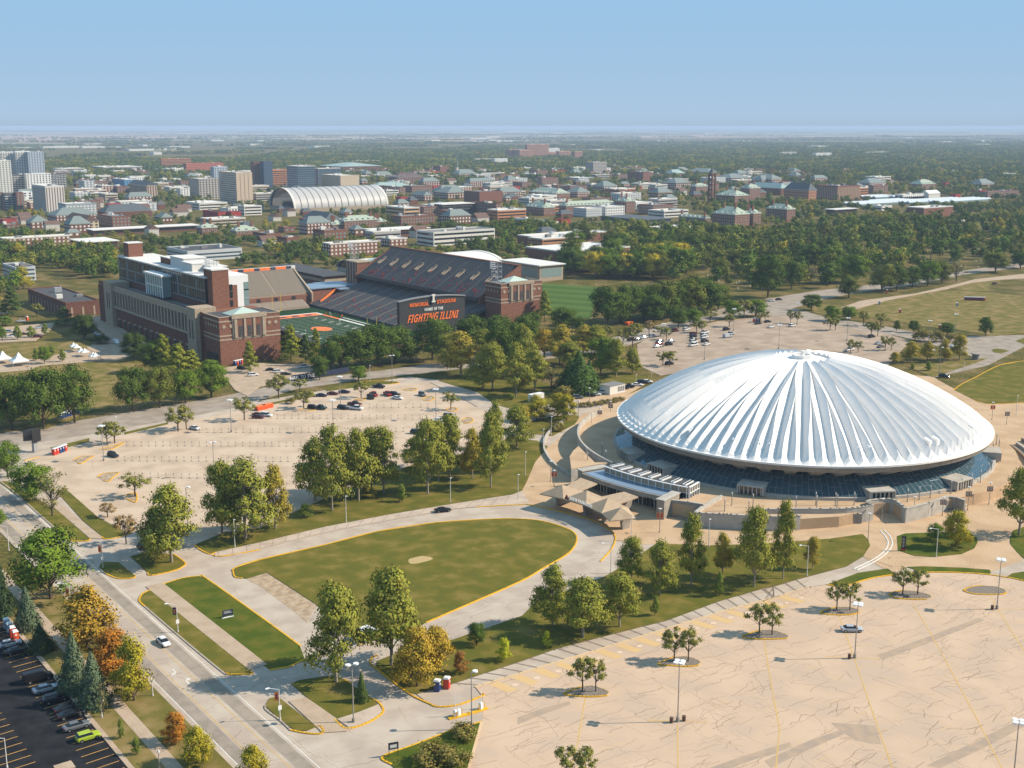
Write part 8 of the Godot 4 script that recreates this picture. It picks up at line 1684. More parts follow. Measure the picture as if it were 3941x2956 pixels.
func house(b: Array, s: Array, label: String) -> void:
	var x0: float = b[0]; var z1: float = b[1]; var h: float = b[2]; var E: float = b[3]; var N: float = b[4]
	var kind: String = {"house": "house", "georgian": "college_hall", "slate": "pitched_roof_hall", "slatelow": "pitched_roof_hall", "dorm": "dormitory", "whitedorm": "dormitory", "white": "apartment_block", "greyapt": "apartment_block", "darkgrid": "apartment_block", "whitegrid": "tower_block", "whitetower": "tower_block", "bluetower": "tower_block", "tower": "tower_block", "slab": "tower_block", "glass": "tower_block"}.get(b[5], "building")
	var B := thing(kind, label, "house" if b[5] == "house" else "building", Vector3(x0 + E / 2, 0, z1 - N / 2), 0, "houses in the town trees" if b[5] == "house" else "town and campus buildings")
	var dist := x0 * 0.5954 - z1 * 0.8034
	var m := MB.new()
	m.box(Vector3(-E / 2, -0.2, -N / 2), Vector3(E / 2, h, N / 2))
	part("wall", m, s[0], B)
	var rk: String = s[3]
	if rk == "flat" or rk == "slab":
		var o := 0.0 if rk == "flat" else 1.4
		m = MB.new()
		if rk == "flat":
			m.box(Vector3(-E / 2 + 0.5, h, -N / 2 + 0.5), Vector3(E / 2 - 0.5, h + 0.05, N / 2 - 0.5))
			part("roof", m, s[1], B)
			m = MB.new()
			for q in [[-E / 2 - 0.08, N / 2 - 0.5, E / 2 + 0.08, N / 2 + 0.08], [-E / 2 - 0.08, -N / 2, -E / 2 + 0.5, N / 2 - 0.5], [E / 2 - 0.5, -N / 2, E / 2 + 0.08, N / 2 - 0.5], [-E / 2 + 0.5, -N / 2, E / 2 - 0.5, -N / 2 + 0.5]]:
				m.box(Vector3(q[0], h - 0.3, q[1]), Vector3(q[2], h + 0.75, q[3]), true)
			part("parapet", m, M.offwhite if (s[1] == M.roof_white and h < 14) or s[0] == M.glass_blue else s[0], B)
			if E * N > 250:
				var rr := RandomNumberGenerator.new(); rr.seed = int(x0 * 7 + z1)
				for i in 2 + int(E * N / 900):
					var px := rr.randf_range(-0.35, 0.35) * E; var pz := rr.randf_range(-0.35, 0.35) * N
					m = MB.new(); m.cbox(px, h + 0.05, pz, rr.randf_range(2, 6), rr.randf_range(1.2, 3.0), rr.randf_range(2, 5))
					part("roof_plant", m, [M.offwhite, M.roof_grey, M.steel][i % 3], B)
		else:
			m.box(Vector3(-E / 2 - o, h, -N / 2 - o), Vector3(E / 2 + o, h + 0.7, N / 2 + o), true)
			part("roof", m, s[1], B)
	else:
		var ov := 0.6
		var e := E / 2 + ov; var n := N / 2 + ov
		var rise := minf(minf(E, N) * 0.36, 7.5) if rk != "hiptall" else minf(E, N) * 0.55
		var inset := minf(e, n)
		m = MB.new()
		var a := Vector3(-e, h, n); var c := Vector3(e, h, n); var d := Vector3(e, h, -n); var f := Vector3(-e, h, -n)
		var r0: Vector3; var r1: Vector3
		var gi := inset * (0.75 if rk == "hip" else (0.62 if rk == "hiptall" else 0.0))
		if E >= N:
			r0 = Vector3(-e + gi, h + rise, 0); r1 = Vector3(e - gi, h + rise, 0)
			m.quad(a, c, r1, r0); m.quad(d, f, r0, r1); m.tri(c, d, r1); m.tri(f, a, r0)
		else:
			r0 = Vector3(0, h + rise, n - gi); r1 = Vector3(0, h + rise, -n + gi)
			m.tri(a, c, r0); m.quad(c, d, r1, r0); m.tri(d, f, r1); m.quad(f, a, r0, r1)
		m.quad(f, d, c, a)
		var roof := part("roof", m, s[1], B)
		m = MB.new(); m.box(Vector3(-E / 2 - 0.3, h - 0.6, -N / 2 - 0.3), Vector3(E / 2 + 0.3, h - 0.02, N / 2 + 0.3), true)
		part("cornice", m, M.offwhite, B)
		if b[5] in ["georgian", "mansard"]:
			for q in ([[r0, 1], [r1, -1]] if E * N < 2600 else [[r0, 1], [r1, -1], [r0.lerp(r1, 0.5), 1]]):
				var p: Vector3 = q[0]
				m = MB.new(); m.cbox(p.x - (0.0 if E >= N else 2.2), h + rise * 0.3, p.z + (2.0 if E >= N else 0.0), 2.2, rise * 0.7 + 4.0, 1.4)
				part("chimney", m, M.brick, roof)
			var k := int(maxf(2, (E - 4) / 5.5))
			for i in k:
				var x := -E / 2 + (i + 0.5) * E / k
				m = MB.new(); m.cbox(x, h + 0.35, N / 2 - rise * 0.18 - 0.4, 1.5, 1.9, 2.2)
				var dm := part("dormer", m, M.offwhite, roof)
				m = MB.new(); m.box(Vector3(x - 0.5, h + 0.8, N / 2 - rise * 0.18 + 0.71), Vector3(x + 0.5, h + 1.9, N / 2 - rise * 0.18 + 0.76))
				part("pane", m, M.glass_dk, dm)
			k = int(maxf(2, (N - 4) / 6.0))
			for i in k:
				var z := -N / 2 + (i + 0.5) * N / k
				m = MB.new(); m.cbox(-E / 2 + rise * 0.18 + 0.4, h + 0.35, z, 2.2, 1.9, 1.5)
				part("dormer", m, M.offwhite, roof)
	# windows on the two seen fronts
	var fh: float = s[4]
	var floors := maxi(1, int(h / fh))
	var wk: String = s[2]
	var all := MB.new()
	var own := dist < 1060.0
	var add := func(face: int, u: float, y: float, w: float, hh: float, proud: float, mat: Material, called: String) -> void:
		var q := MB.new() if own else all
		if face == 0: q.box(Vector3(u - w / 2, y, N / 2), Vector3(u + w / 2, y + hh, N / 2 + proud), true)
		else: q.box(Vector3(-E / 2 - proud, y, u - w / 2), Vector3(-E / 2, y + hh, u + w / 2), true)
		if own: part(called, q, mat, B)
	var frame := MB.new()
	if wk in ["grid", "sash", "balcony", "balcony_w", "vert", "curtain", "curtain_s", "strip", "piers", "band"]:
		for face in 2:
			var L := E if face == 0 else N
			if wk == "balcony_w" and face == 0:
				for i in 3: add.call(0, -L / 2 + L * (0.25 + 0.25 * i), 1.0, 0.5, h - 2, 0.06, s[5], "window_slot")
				continue
			if wk == "vert" or wk == "piers":
				var k := maxi(3, int(L / (3.2 if wk == "vert" else 6.0)))
				for i in k:
					add.call(face, -L / 2 + (i + 0.5) * L / k, (1.2 if wk == "vert" else 0.2), L / k * (0.42 if wk == "vert" else 0.16), h - 2.6, 0.12, s[5], "pier")
				continue
			if wk == "curtain" or wk == "curtain_s":
				if wk == "curtain_s":
					add.call(face, 0.0, h * 0.25, L * 0.86, h * 0.55, 0.1, s[5], "glass_front")
					continue
				var k := maxi(3, int(L / 3.0))
				for i in k + 1: add.call(face, -L / 2 + i * L / k, 0.0, 0.22, h, 0.12, s[5], "mullion")
				for f in floors: add.call(face, 0.0, (f + 1) * fh - 0.35, L, 0.35, 0.1, s[5], "floor_band")
				continue
			for f in floors:
				var y := f * fh + fh * 0.32 + (h - floors * fh) * 0.4
				if wk == "strip" or (wk == "band"):
					add.call(face, 0.0, y, L - 1.6, fh * (0.45 if wk == "strip" else 0.2), 0.05, s[5], "window_band")
					continue
				var gap := 3.6 if wk != "sash" else 3.2
				if dist > 1500: gap = 4.2
				var k := maxi(2, int((L - 1.5) / gap))
				for i in k:
					var u := -L / 2 + (i + 0.5) * L / k
					var ww := L / k * (0.62 if wk.begins_with("balcony") else 0.46)
					add.call(face, u, y, ww, fh * (0.55 if wk != "sash" else 0.58), 0.05, s[5] if wk != "sash" else M.offwhite, "window")
					if wk == "sash":
						if face == 0: frame.box(Vector3(u - ww * 0.36, y + 0.2, N / 2 + 0.05), Vector3(u + ww * 0.36, y + fh * 0.58 - 0.2, N / 2 + 0.08), true)
						else: frame.box(Vector3(-E / 2 - 0.08, y + 0.2, u - ww * 0.36), Vector3(-E / 2 - 0.05, y + fh * 0.58 - 0.2, u + ww * 0.36), true)
					if wk.begins_with("balcony"):
						if face == 0: frame.box(Vector3(u - ww * 0.55, y - 0.5, N / 2), Vector3(u + ww * 0.55, y + 0.5, N / 2 + 0.9), true)
						else: frame.box(Vector3(-E / 2 - 0.9, y - 0.5, u - ww * 0.55), Vector3(-E / 2, y + 0.5, u + ww * 0.55), true)
	if not all.v.is_empty(): part("windows", all, s[5] if wk != "sash" else M.offwhite, B).set_meta("kind", "stuff")
	if not frame.v.is_empty(): part("balconies" if wk.begins_with("balcony") else "panes", frame, M.offwhite if wk.begins_with("balcony") else M.glass_dk, B).set_meta("kind", "stuff")
func barrel(called: String, label: String, x0: float, x1: float, zs: float, zn: float, y0: float, rise: float, roof: Material, endm: Material, ribs: int) -> void:
	var B := thing(called, label, "hall", Vector3((x0 + x1) / 2, 0, (zs + zn) / 2))
	var L := (x1 - x0) / 2; var W := (zs - zn) / 2
	var m := MB.new(); m.box(Vector3(-L, -0.2, -W), Vector3(L, y0, W))
	part("wall", m, endm, B)
	var n := 20
	m = MB.new()
	var ends := MB.new()
	for i in n:
		var a := PI * i / n; var c := PI * (i + 1) / n
		var p := Vector3(0, y0 + sin(a) * rise, cos(a) * W); var q := Vector3(0, y0 + sin(c) * rise, cos(c) * W)
		var X := Vector3(L, 0, 0)
		var np := Vector3(0, sin(a) * W, cos(a) * rise).normalized(); var nq := Vector3(0, sin(c) * W, cos(c) * rise).normalized()
		m.trin(p - X, p + X, q + X, np, np, nq); m.trin(p - X, q + X, q - X, np, nq, nq)
		ends.tri(p - X * 0.985, q - X * 0.985, Vector3(-L * 0.985, y0, 0)); ends.tri(q + X * 0.985, p + X * 0.985, Vector3(L * 0.985, y0, 0))
	part("vault_roof", m, roof, B)
	part("glazed_end", ends, M.glass_dk, B)
	for k in ribs:
		m = MB.new()
		var x := lerpf(-L, L, float(k) / (ribs - 1))
		for i in n:
			var a := PI * i / n; var c := PI * (i + 1) / n
			var p := Vector3(x, y0 + sin(a) * (rise + 0.02), cos(a) * (W + 0.02)); var q := Vector3(x, y0 + sin(c) * (rise + 0.02), cos(c) * (W + 0.02))
			var o := Vector3(0.35 if k > 0 and k < ribs - 1 else 1.4, 0, 0)
			var u := Vector3(0, sin(a) * 0.35, cos(a) * 0.35); var w := Vector3(0, sin(c) * 0.35, cos(c) * 0.35)
			m.hexa([p - o, p + o, q + o, q - o, p - o + u, p + o + u, q + o + w, q - o + w])
		part("rib", m, M.roof_grey if k > 0 and k < ribs - 1 else M.offwhite, B)
func build_landmarks() -> void:
	barrel("armory", "long silver barrel vault hall with ribs behind the campus gym", ARMORY[0], ARMORY[1], ARMORY[2], ARMORY[3], 5.0, ARMORY[4], plain(0.44, 0.43, 0.415, 0.5), M.limestone, 15)
	barrel("practice_dome", "low white arched roof behind the stadium east stand", VAULT[0], VAULT[1], VAULT[2], VAULT[3], 4.0, VAULT[4], M.roof_white, M.concrete_lt, 2)
	# bell tower
	var T := thing("bell_tower", "slender dark brick bell tower with a slate cap", "bell tower", Vector3(BELL[0], 0, BELL[1]))
	var h: float = BELL[2]
	var m := MB.new()
	for s in [Vector2(-1, -1), Vector2(1, -1), Vector2(1, 1), Vector2(-1, 1)]: m.cbox(s.x * 3.1, 0, s.y * 3.1, 1.9, h * 0.86, 1.9)
	part("corner_pier", m, M.brick_dk, T)
	for k in 6:
		m = MB.new(); m.cbox(0, h * (0.08 + 0.14 * k), 0, 6.0, h * 0.05, 6.0)
		part("brick_tier", m, M.brick, T)
	m = MB.new(); m.cbox(0, h * 0.86, 0, 8.6, 1.0, 8.6)
	part("crown_slab", m, M.limestone, T)
	m = MB.new()
	var e := 4.2; var y := h * 0.86 + 1.0
	var ap := Vector3(0, h, 0)
	var c := [Vector3(-e, y, e), Vector3(e, y, e), Vector3(e, y, -e), Vector3(-e, y, -e)]
	for i in 4: m.tri(c[i], c[(i + 1) % 4], ap)
	part("cap_roof", m, M.slate_dk, T)
	# church with spire
	T = thing("church", "grey stone church with a thin tall spire", "church", Vector3(SPIRE[0], 0, SPIRE[1]))
	m = MB.new(); m.box(Vector3(2, 0, -14), Vector3(26, 9, 0)); part("nave", m, plain(0.5, 0.45, 0.37), T)
	m = MB.new(); m.quad(Vector3(1.5, 9, 0.5), Vector3(26.5, 9, 0.5), Vector3(26.5, 16, -7), Vector3(1.5, 16, -7)); m.quad(Vector3(26.5, 9, -14.5), Vector3(1.5, 9, -14.5), Vector3(1.5, 16, -7), Vector3(26.5, 16, -7)); m.tri(Vector3(1.5, 9, -14.5), Vector3(1.5, 9, 0.5), Vector3(1.5, 16, -7))
	part("roof", m, M.slate, T)
	m = MB.new(); m.cbox(-1, 0, -4, 6, 20, 6); part("steeple_base", m, plain(0.5, 0.45, 0.37), T)
	m = MB.new(); m.tube(Vector3(-1, 20, -4), Vector3(-1, SPIRE[2], -4), 2.4, 0.15, 8); part("spire", m, M.slate, T)
	# greenhouse ridges
	for i in GREEN.size():
		var q: Array = GREEN[i]
		var G := thing("greenhouse", "white ridged greenhouse beyond the cemetery, %s from left" % nth(i), "greenhouse", Vector3(q[0], 0, q[1]), 0, "greenhouses beyond the cemetery")
		m = MB.new(); m.box(Vector3(0, 0, -q[3]), Vector3(q[2], 2.6, 0)); part("wall", m, M.glass_pale, G)
		m = MB.new()
		var k := int(q[3] / 8.0)
		for j in k:
			var z0: float = -float(j) * q[3] / k; var z1: float = -float(j + 1) * q[3] / k; var zm: float = (z0 + z1) / 2
			m.quad(Vector3(0, 2.6, z0), Vector3(q[2], 2.6, z0), Vector3(q[2], 4.6, zm), Vector3(0, 4.6, zm))
			m.quad(Vector3(0, 4.6, zm), Vector3(q[2], 4.6, zm), Vector3(q[2], 2.6, z1), Vector3(0, 2.6, z1))
			m.tri(Vector3(0, 2.6, z1), Vector3(0, 2.6, z0), Vector3(0, 4.6, zm))
		part("glass_roof", m, plain(0.58, 0.62, 0.66, 0.25), G)
	# construction crane
	T = thing("crane", "yellow construction crane beside the tan block", "crane", Vector3(CRANE[0], 0, CRANE[1]))
	m = MB.new(); m.tube(Vector3(0, 0, 0), Vector3(0, 8, 0), 1.2, 1.0, 6); part("cab", m, M.goal, T)
	m = MB.new(); m.tube(Vector3(0, 7, 0), Vector3(14, 38, -8), 0.5, 0.3, 5); part("boom", m, M.mid_grey, T)
# ------------------------------------------------------------------ vehicles
var car_proto := {}
func loft(rows: Array) -> MB:
	# rows: [x, half width low, half width high, y low, y mid, y high]; a bevelled shell along x
	var b := MB.new()
	var rings := []
	for r in rows:
		var w: float = r[1]; var wt: float = r[2]
		rings.append([Vector3(r[0], r[3], -w * 0.92), Vector3(r[0], r[4], -w), Vector3(r[0], r[5] - 0.07, -wt), Vector3(r[0], r[5], -wt + 0.1), Vector3(r[0], r[5], wt - 0.1), Vector3(r[0], r[5] - 0.07, wt), Vector3(r[0], r[4], w), Vector3(r[0], r[3], w * 0.92)])
	for i in rings.size() - 1:
		for j in 7:
			b.quad(rings[i][j], rings[i][j + 1], rings[i + 1][j + 1], rings[i + 1][j])
		b.quad(rings[i][7], rings[i][0], rings[i + 1][0], rings[i + 1][7])
	for e in [0, rings.size() - 1]:
		var q: Array = rings[e]
		for j in range(1, 7):
			if e == 0: b.tri(q[0], q[j + 1], q[j])
			else: b.tri(q[0], q[j], q[j + 1])
	return b
func make_car(kind: String) -> Dictionary:
	var L := 4.8; var W := 0.92; var d := {}
	var body: MB; var cab: MB; var roof: MB
	match kind:
		"suv", "jeep", "hatch":
			L = 4.7 if kind != "hatch" else 4.2
			var h := 1.75 if kind != "hatch" else 1.62
			body = loft([[-L / 2, 0.8, 0.78, 0.45, 0.75, 0.98], [-L / 2 + 0.2, W, 0.86, 0.3, 0.7, 1.08], [-L * 0.05, W, 0.88, 0.28, 0.7, 1.06], [L / 2 - 1.2, W, 0.88, 0.28, 0.7, 1.02], [L / 2 - 0.2, 0.88, 0.8, 0.3, 0.65, 0.92], [L / 2, 0.72, 0.68, 0.42, 0.62, 0.8]])
			cab = loft([[-L / 2 + 0.12, 0.84, 0.72, 1.0, 1.06, 1.15], [-L / 2 + 0.5, 0.85, 0.70, 1.0, 1.1, h - 0.06], [L * 0.08, 0.85, 0.70, 1.0, 1.1, h - 0.05], [L / 2 - 1.25, 0.84, 0.74, 0.98, 1.0, 1.06]])
			roof = loft([[-L / 2 + 0.42, 0.72, 0.66, h - 0.12, h - 0.08, h], [L * 0.10, 0.72, 0.66, h - 0.12, h - 0.08, h + 0.01]])
		"pickup":
			L = 5.7
			body = loft([[-L / 2, 0.86, 0.84, 0.5, 0.8, 1.05], [-L / 2 + 0.1, 0.97, 0.93, 0.4, 0.8, 1.1], [L * 0.1, 0.97, 0.93, 0.38, 0.8, 1.12], [L / 2 - 0.3, 0.95, 0.88, 0.38, 0.75, 1.08], [L / 2, 0.8, 0.78, 0.5, 0.72, 0.95]])
			cab = loft([[-0.55, 0.88, 0.74, 1.08, 1.14, 1.75], [-0.4, 0.9, 0.76, 1.08, 1.16, 1.86], [0.9, 0.9, 0.74, 1.08, 1.16, 1.84], [1.65, 0.88, 0.78, 1.06, 1.08, 1.14]])
			roof = loft([[-0.5, 0.76, 0.7, 1.78, 1.82, 1.92], [1.0, 0.76, 0.7, 1.78, 1.82, 1.9]])
			var bed := MB.new(); bed.box(Vector3(-L / 2 + 0.15, 1.08, -0.78), Vector3(-0.7, 1.13, 0.78))
			d.bed = bed.mesh()
		"van":
			L = 5.6
			body = loft([[-L / 2, 0.9, 0.86, 0.4, 0.8, 2.05], [-L / 2 + 0.15, 0.98, 0.88, 0.35, 0.8, 2.15], [L * 0.18, 0.98, 0.88, 0.32, 0.8, 2.15], [L / 2 - 1.1, 0.97, 0.86, 0.32, 0.8, 1.35], [L / 2 - 0.15, 0.9, 0.8, 0.35, 0.7, 1.05], [L / 2, 0.75, 0.7, 0.45, 0.65, 0.85]])
			cab = loft([[L * 0.10, 0.99, 0.885, 1.2, 1.3, 2.0], [L * 0.185, 0.99, 0.885, 1.2, 1.3, 2.0], [L / 2 - 1.12, 0.975, 0.875, 1.2, 1.25, 1.32]])
			roof = MB.new(); roof.box(Vector3(-L / 2 + 0.4, 2.15, -0.6), Vector3(L * 0.1, 2.2, 0.6))
		_:
			body = loft([[-L / 2, 0.75, 0.7, 0.45, 0.7, 0.92], [-L / 2 + 0.25, W, 0.8, 0.3, 0.66, 1.0], [-L * 0.2, W, 0.86, 0.26, 0.66, 0.98], [L * 0.15, W, 0.86, 0.26, 0.66, 0.95], [L / 2 - 0.35, 0.88, 0.78, 0.28, 0.6, 0.80], [L / 2, 0.66, 0.62, 0.4, 0.55, 0.68]])
			cab = loft([[-L / 2 + 0.55, 0.8, 0.66, 0.92, 0.95, 1.0], [-L / 2 + 1.35, 0.82, 0.6, 0.92, 1.0, 1.38], [0.15, 0.82, 0.6, 0.92, 1.0, 1.40], [1.15, 0.82, 0.7, 0.9, 0.92, 0.97]])
			roof = loft([[-L / 2 + 1.2, 0.62, 0.56, 1.33, 1.36, 1.42], [0.3, 0.62, 0.56, 1.33, 1.36, 1.43]])
	d.body = body.mesh(); d.cab = cab.mesh(); d.roof = roof.mesh()
	var w := MB.new(); w.tube(Vector3(0, 0, -0.12), Vector3(0, 0, 0.12), 0.35, 0.35, 14)
	w.tube(Vector3(0, 0, 0.12), Vector3(0, 0, -0.12), 0.35, 0.35, 14)
	d.wheel = w.mesh()
	w = MB.new(); w.tube(Vector3(0, 0, -0.13), Vector3(0, 0, 0.13), 0.2, 0.2, 10); w.tube(Vector3(0, 0, 0.13), Vector3(0, 0, -0.13), 0.2, 0.2, 10)
	d.rim = w.mesh()
	w = MB.new(); w.cbox(0, 0, 0, 0.12, 0.14, 0.36)
	d.lamp = w.mesh(); d.L = L
	return d
func park_cars() -> void:
	var where := {"nw": "in the bollard parking lot", "grovew": "parked beyond the tent lawn", "stad": "parked at the stadium foot", "ne": "in the car park behind the dome", "drive": "on the drive behind the dome", "kirby": "waiting on the avenue", "far": "in the far paved court", "service": "parked in the arena service yard", "ovald": "driving on the oval drive", "se": "alone in the big empty lot", "first": "driving along the street", "asphalt": "parked on the dark asphalt lot", "isle": "in tree shade at the crossing", "campus": "parked on campus"}
	var say := {"suv": "SUV", "sedan": "sedan", "pickup": "pickup truck", "van": "van", "jeep": "boxy SUV", "hatch": "boxy hatchback"}
	var total := {}; var now := {}
	for c in CARS:
		var key: String = c[2] + c[3] + c[5]
		total[key] = total.get(key, 0) + 1
	for c in CARS:
		var kind: String = c[3]
		if not car_proto.has(kind): car_proto[kind] = make_car(kind)
		var d: Dictionary = car_proto[kind]
		var key: String = c[2] + c[3] + c[5]
		var k: int = now.get(key, 0); now[key] = k + 1
		var label: String = "%s %s %s" % [c[2] if c[2] != "lime" else "lime green", say[kind], where[c[5]]]
		if total[key] > 1: label += ", %s of these from left" % nth(k)
		var o := thing("parked_car" if not c[5] in ["ovald", "first", "kirby"] else "car", label, "car", Vector3(c[0], 0.04, c[1]), -deg_to_rad(c[4]), "cars " + where[c[5]])
		part("body", d.body, M["car_" + c[2]], o)
		part("windows", d.cab, M.car_glass, o)
		part("roof", d.roof, M["car_" + c[2]], o)
		if d.has("bed"): part("bed", d.bed, M.dark, o)
		for x in [-d.L * 0.31, d.L * 0.32]:
			for z in [-0.82, 0.82]:
				var wh := part("wheel", d.wheel, M.tyre, o, Vector3(x, 0.35, z))
				part("rim", d.rim, M.rim, wh)
		for z in [-0.62, 0.62]:
			part("headlight", d.lamp, M.headlight, o, Vector3(d.L / 2 - 0.12, 0.62, z))
			part("tail_light", d.lamp, M.tail, o, Vector3(-d.L / 2 + 0.05, 0.78, z))

# ------------------------------------------------------------------ street furniture
func build_lamps() -> void:
	for i in LAMPS.size():
		var q: Array = LAMPS[i]
		var h: float = q[2]
		var o := thing("light_mast", "tall parking lot light mast with %s white heads, %s from left" % [["no", "one", "two", "three", "four"][q[3]], nth(i)], "light mast", Vector3(q[0], 0, q[1]), 0.3, "parking lot light masts")
		var b := MB.new(); b.tube(Vector3.ZERO, Vector3(0, 0.9, 0), 0.35, 0.33, 10)
		part("base", b, M.concrete, o)
		b = MB.new(); b.tube(Vector3(0, 0.9, 0), Vector3(0, h, 0), 0.13, 0.08, 8)
		part("pole", b, M.pole, o)
		for k in q[3]:
			var a: float = TAU * k / maxi(2, q[3]) + 0.5
			b = MB.new()
			var dir := Vector3(cos(a), 0, sin(a))
			b.tube(Vector3(0, h - 0.1, 0), dir * 0.5 + Vector3(0, h, 0), 0.05, 0.05, 5)
			b.tube(dir * 0.75 + Vector3(0, h - 0.12, 0), dir * 0.75 + Vector3(0, h + 0.14, 0), 0.5, 0.5, 12)
			part("lamp_head", b, M.lens, o)
	var bins := [[0.9, 0.5], [-0.9, 0.6]]
	for i in [0, 1, 2]:
		for k in (2 if i == 0 else 1):
			var q: Array = LAMPS[i]
			var b := MB.new(); b.tube(Vector3.ZERO, Vector3(0, 0.95, 0), 0.33, 0.36, 10); b.tube(Vector3(0, 0.95, 0), Vector3(0, 1.02, 0), 0.38, 0.38, 10)
			solo("trash_barrel", b, M.rusty, "brown trash barrel at the foot of a light mast, %s from left" % nth(i + k + (1 if i > 0 else 0)), "trash barrel", Vector3(q[0] + (1.1 if k else -1.2), 0.03, q[1] + (0.5 if k else -0.4)), 0, "trash barrels by the masts")
	for i in SLAMPS.size():
		var q: Array = SLAMPS[i]
		var h: float = q[2]
		var word: String = {"arm": "street lamp with a side arm", "post": "plain light post", "disc": "light post with a disc head", "globe": "light post with a globe head"}[q[3]]
		var bw: String = "" if q[4] == "-" else (" and %s banner" % q[4])
		var o := thing("street_lamp", "%s%s, %s lamp from left" % [word, bw, nth(i)], "street lamp", Vector3(q[0], 0.1, q[1]), 0, "street lamps along walks and drives")
		var b := MB.new(); b.tube(Vector3.ZERO, Vector3(0, h, 0), 0.11, 0.07, 7); b.tube(Vector3.ZERO, Vector3(0, 0.35, 0), 0.2, 0.16, 7)
		part("pole", b, M.pole_white if q[3] in ["arm", "post"] else M.pole, o)
		b = MB.new()
		if q[3] == "arm":
			b.tube(Vector3(0, h - 0.1, 0), Vector3(-1.6, h + 0.25, -0.9), 0.05, 0.05, 5); b.cbox(-1.8, h + 0.15, -1.0, 0.75, 0.16, 0.32)
		elif q[3] == "disc":
			b.tube(Vector3(0, h, 0), Vector3(0, h + 0.12, 0), 0.45, 0.45, 12); b.tube(Vector3(0, h + 0.12, 0), Vector3(0, h + 0.2, 0), 0.3, 0.2, 12)
		elif q[3] == "globe":
			b.tube(Vector3(0, h, 0), Vector3(0, h + 0.25, 0), 0.14, 0.24, 10); b.tube(Vector3(0, h + 0.25, 0), Vector3(0, h + 0.48, 0), 0.24, 0.1, 10)
		else:
			b.cbox(0.2, h - 0.05, 0, 0.55, 0.14, 0.3)
		part("lamp_head", b, M.lens, o)
		if q[4] != "-":
			var two: bool = q[3] == "disc"
			var dirv := Vector3(-0.595, 0, 0.803).rotated(Vector3.UP, PI / 2)
			for s in ([-1.0, 1.0] if two else [-1.0]):
				b = MB.new()
				var wx := 0.75
				var y0 := h * 0.62 if not two else h * 0.6
				var p0: Vector3 = Vector3(0.803, 0, 0.595) * 0.12 * s; var p1: Vector3 = Vector3(0.803, 0, 0.595) * (0.12 + wx) * s
				var t := Vector3(-0.595, 0, 0.803) * 0.02
				var top := y0 + (1.5 if two else 1.7)
				var up := Vector3(0, 1, 0)
				b.hexa([p0 - t + up * y0, p1 - t + up * y0, p1 + t + up * y0, p0 + t + up * y0, p0 - t + up * top, p1 - t + up * top, p1 + t + up * top, p0 + t + up * top])
				var bn := part("banner", b, M[q[4]], o)
				b = MB.new()
				var mid: Vector3 = (p0 + p1) / 2
				var dd := Vector3(0.803, 0, 0.595)
				for seg in [[0.24, 0.35, 0.5], [0.11, 0.5, 1.1], [0.24, 1.1, 1.25]]:
					var e0: Vector3 = mid - dd * seg[0] + t * 1.6; var e1: Vector3 = mid + dd * seg[0] + t * 1.6
					b.quad(e0 + up * (y0 + seg[1]), e1 + up * (y0 + seg[1]), e1 + up * (y0 + seg[2]), e0 + up * (y0 + seg[2]))
				part("block_emblem", b, M.navy if q[4] == "orange" else (M.orange if q[4] == "navy" else M.offwhite), bn)
		if i == 1 or i == 0 or i == 2:
			b = MB.new(); b.box(Vector3(-0.35, 2.0, 0.12), Vector3(0.35, 2.9, 0.16))
			part("notice", b, M.white, o)
	for i in TPOSTS.size():
		var q: Array = TPOSTS[i]
		var o := thing("terrace_light", "slim bollard light post on the arena terrace, %s from left" % nth(i), "light post", Vector3(q[0], 3.1, q[1]), 0, "light posts on the arena terrace")
		var b := MB.new(); b.tube(Vector3.ZERO, Vector3(0, 3.3, 0), 0.13, 0.13, 7); b.tube(Vector3.ZERO, Vector3(0, 0.25, 0), 0.24, 0.2, 7)
		part("post", b, M.pole, o)
		b = MB.new(); b.tube(Vector3(0, 3.3, 0), Vector3(0, 3.9, 0), 0.15, 0.12, 7)
		part("lamp_head", b, M.lens, o)
	var pm := MB.new(); pm.tube(Vector3.ZERO, Vector3(0, 1.5, 0), 0.05, 0.05, 6); pm.cbox(0, 1.25, 0, 0.2, 0.4, 0.1); pm.cbox(0, 0, 0, 0.9, 0.12, 0.2)
	var pmm := pm.mesh()
	for q in POSTROWS:
		for i in q[4]:
			var tt: float = i / (q[4] - 1.0)
			solo("lot_bollard", pmm, M.grey_post, "grey bollard post with wheel stop in a row across the lot", "bollard", Vector3(lerpf(q[0], q[2], tt), 0.03, lerpf(q[1], q[3], tt)), -0.64, "bollards in rows across the lot")
	# portable toilets
	var tb := MB.new(); tb.box(Vector3(-0.55, 0, -0.55), Vector3(0.55, 2.05, 0.55))
	var tr := MB.new(); tr.hexa([Vector3(-0.62, 2.05, -0.62), Vector3(0.62, 2.05, -0.62), Vector3(0.62, 2.05, 0.62), Vector3(-0.62, 2.05, 0.62), Vector3(-0.45, 2.35, -0.5), Vector3(0.45, 2.35, -0.5), Vector3(0.45, 2.35, 0.5), Vector3(-0.45, 2.35, 0.5)])
	var td := MB.new(); td.box(Vector3(-0.38, 0.1, 0.55), Vector3(0.38, 1.9, 0.6))
	var tp := MB.new(); tp.box(Vector3(-0.2, 1.3, 0.6), Vector3(0.2, 1.65, 0.62))
	var meshes := [tb.mesh(), tr.mesh(), td.mesh(), tp.mesh()]
	var n := 0
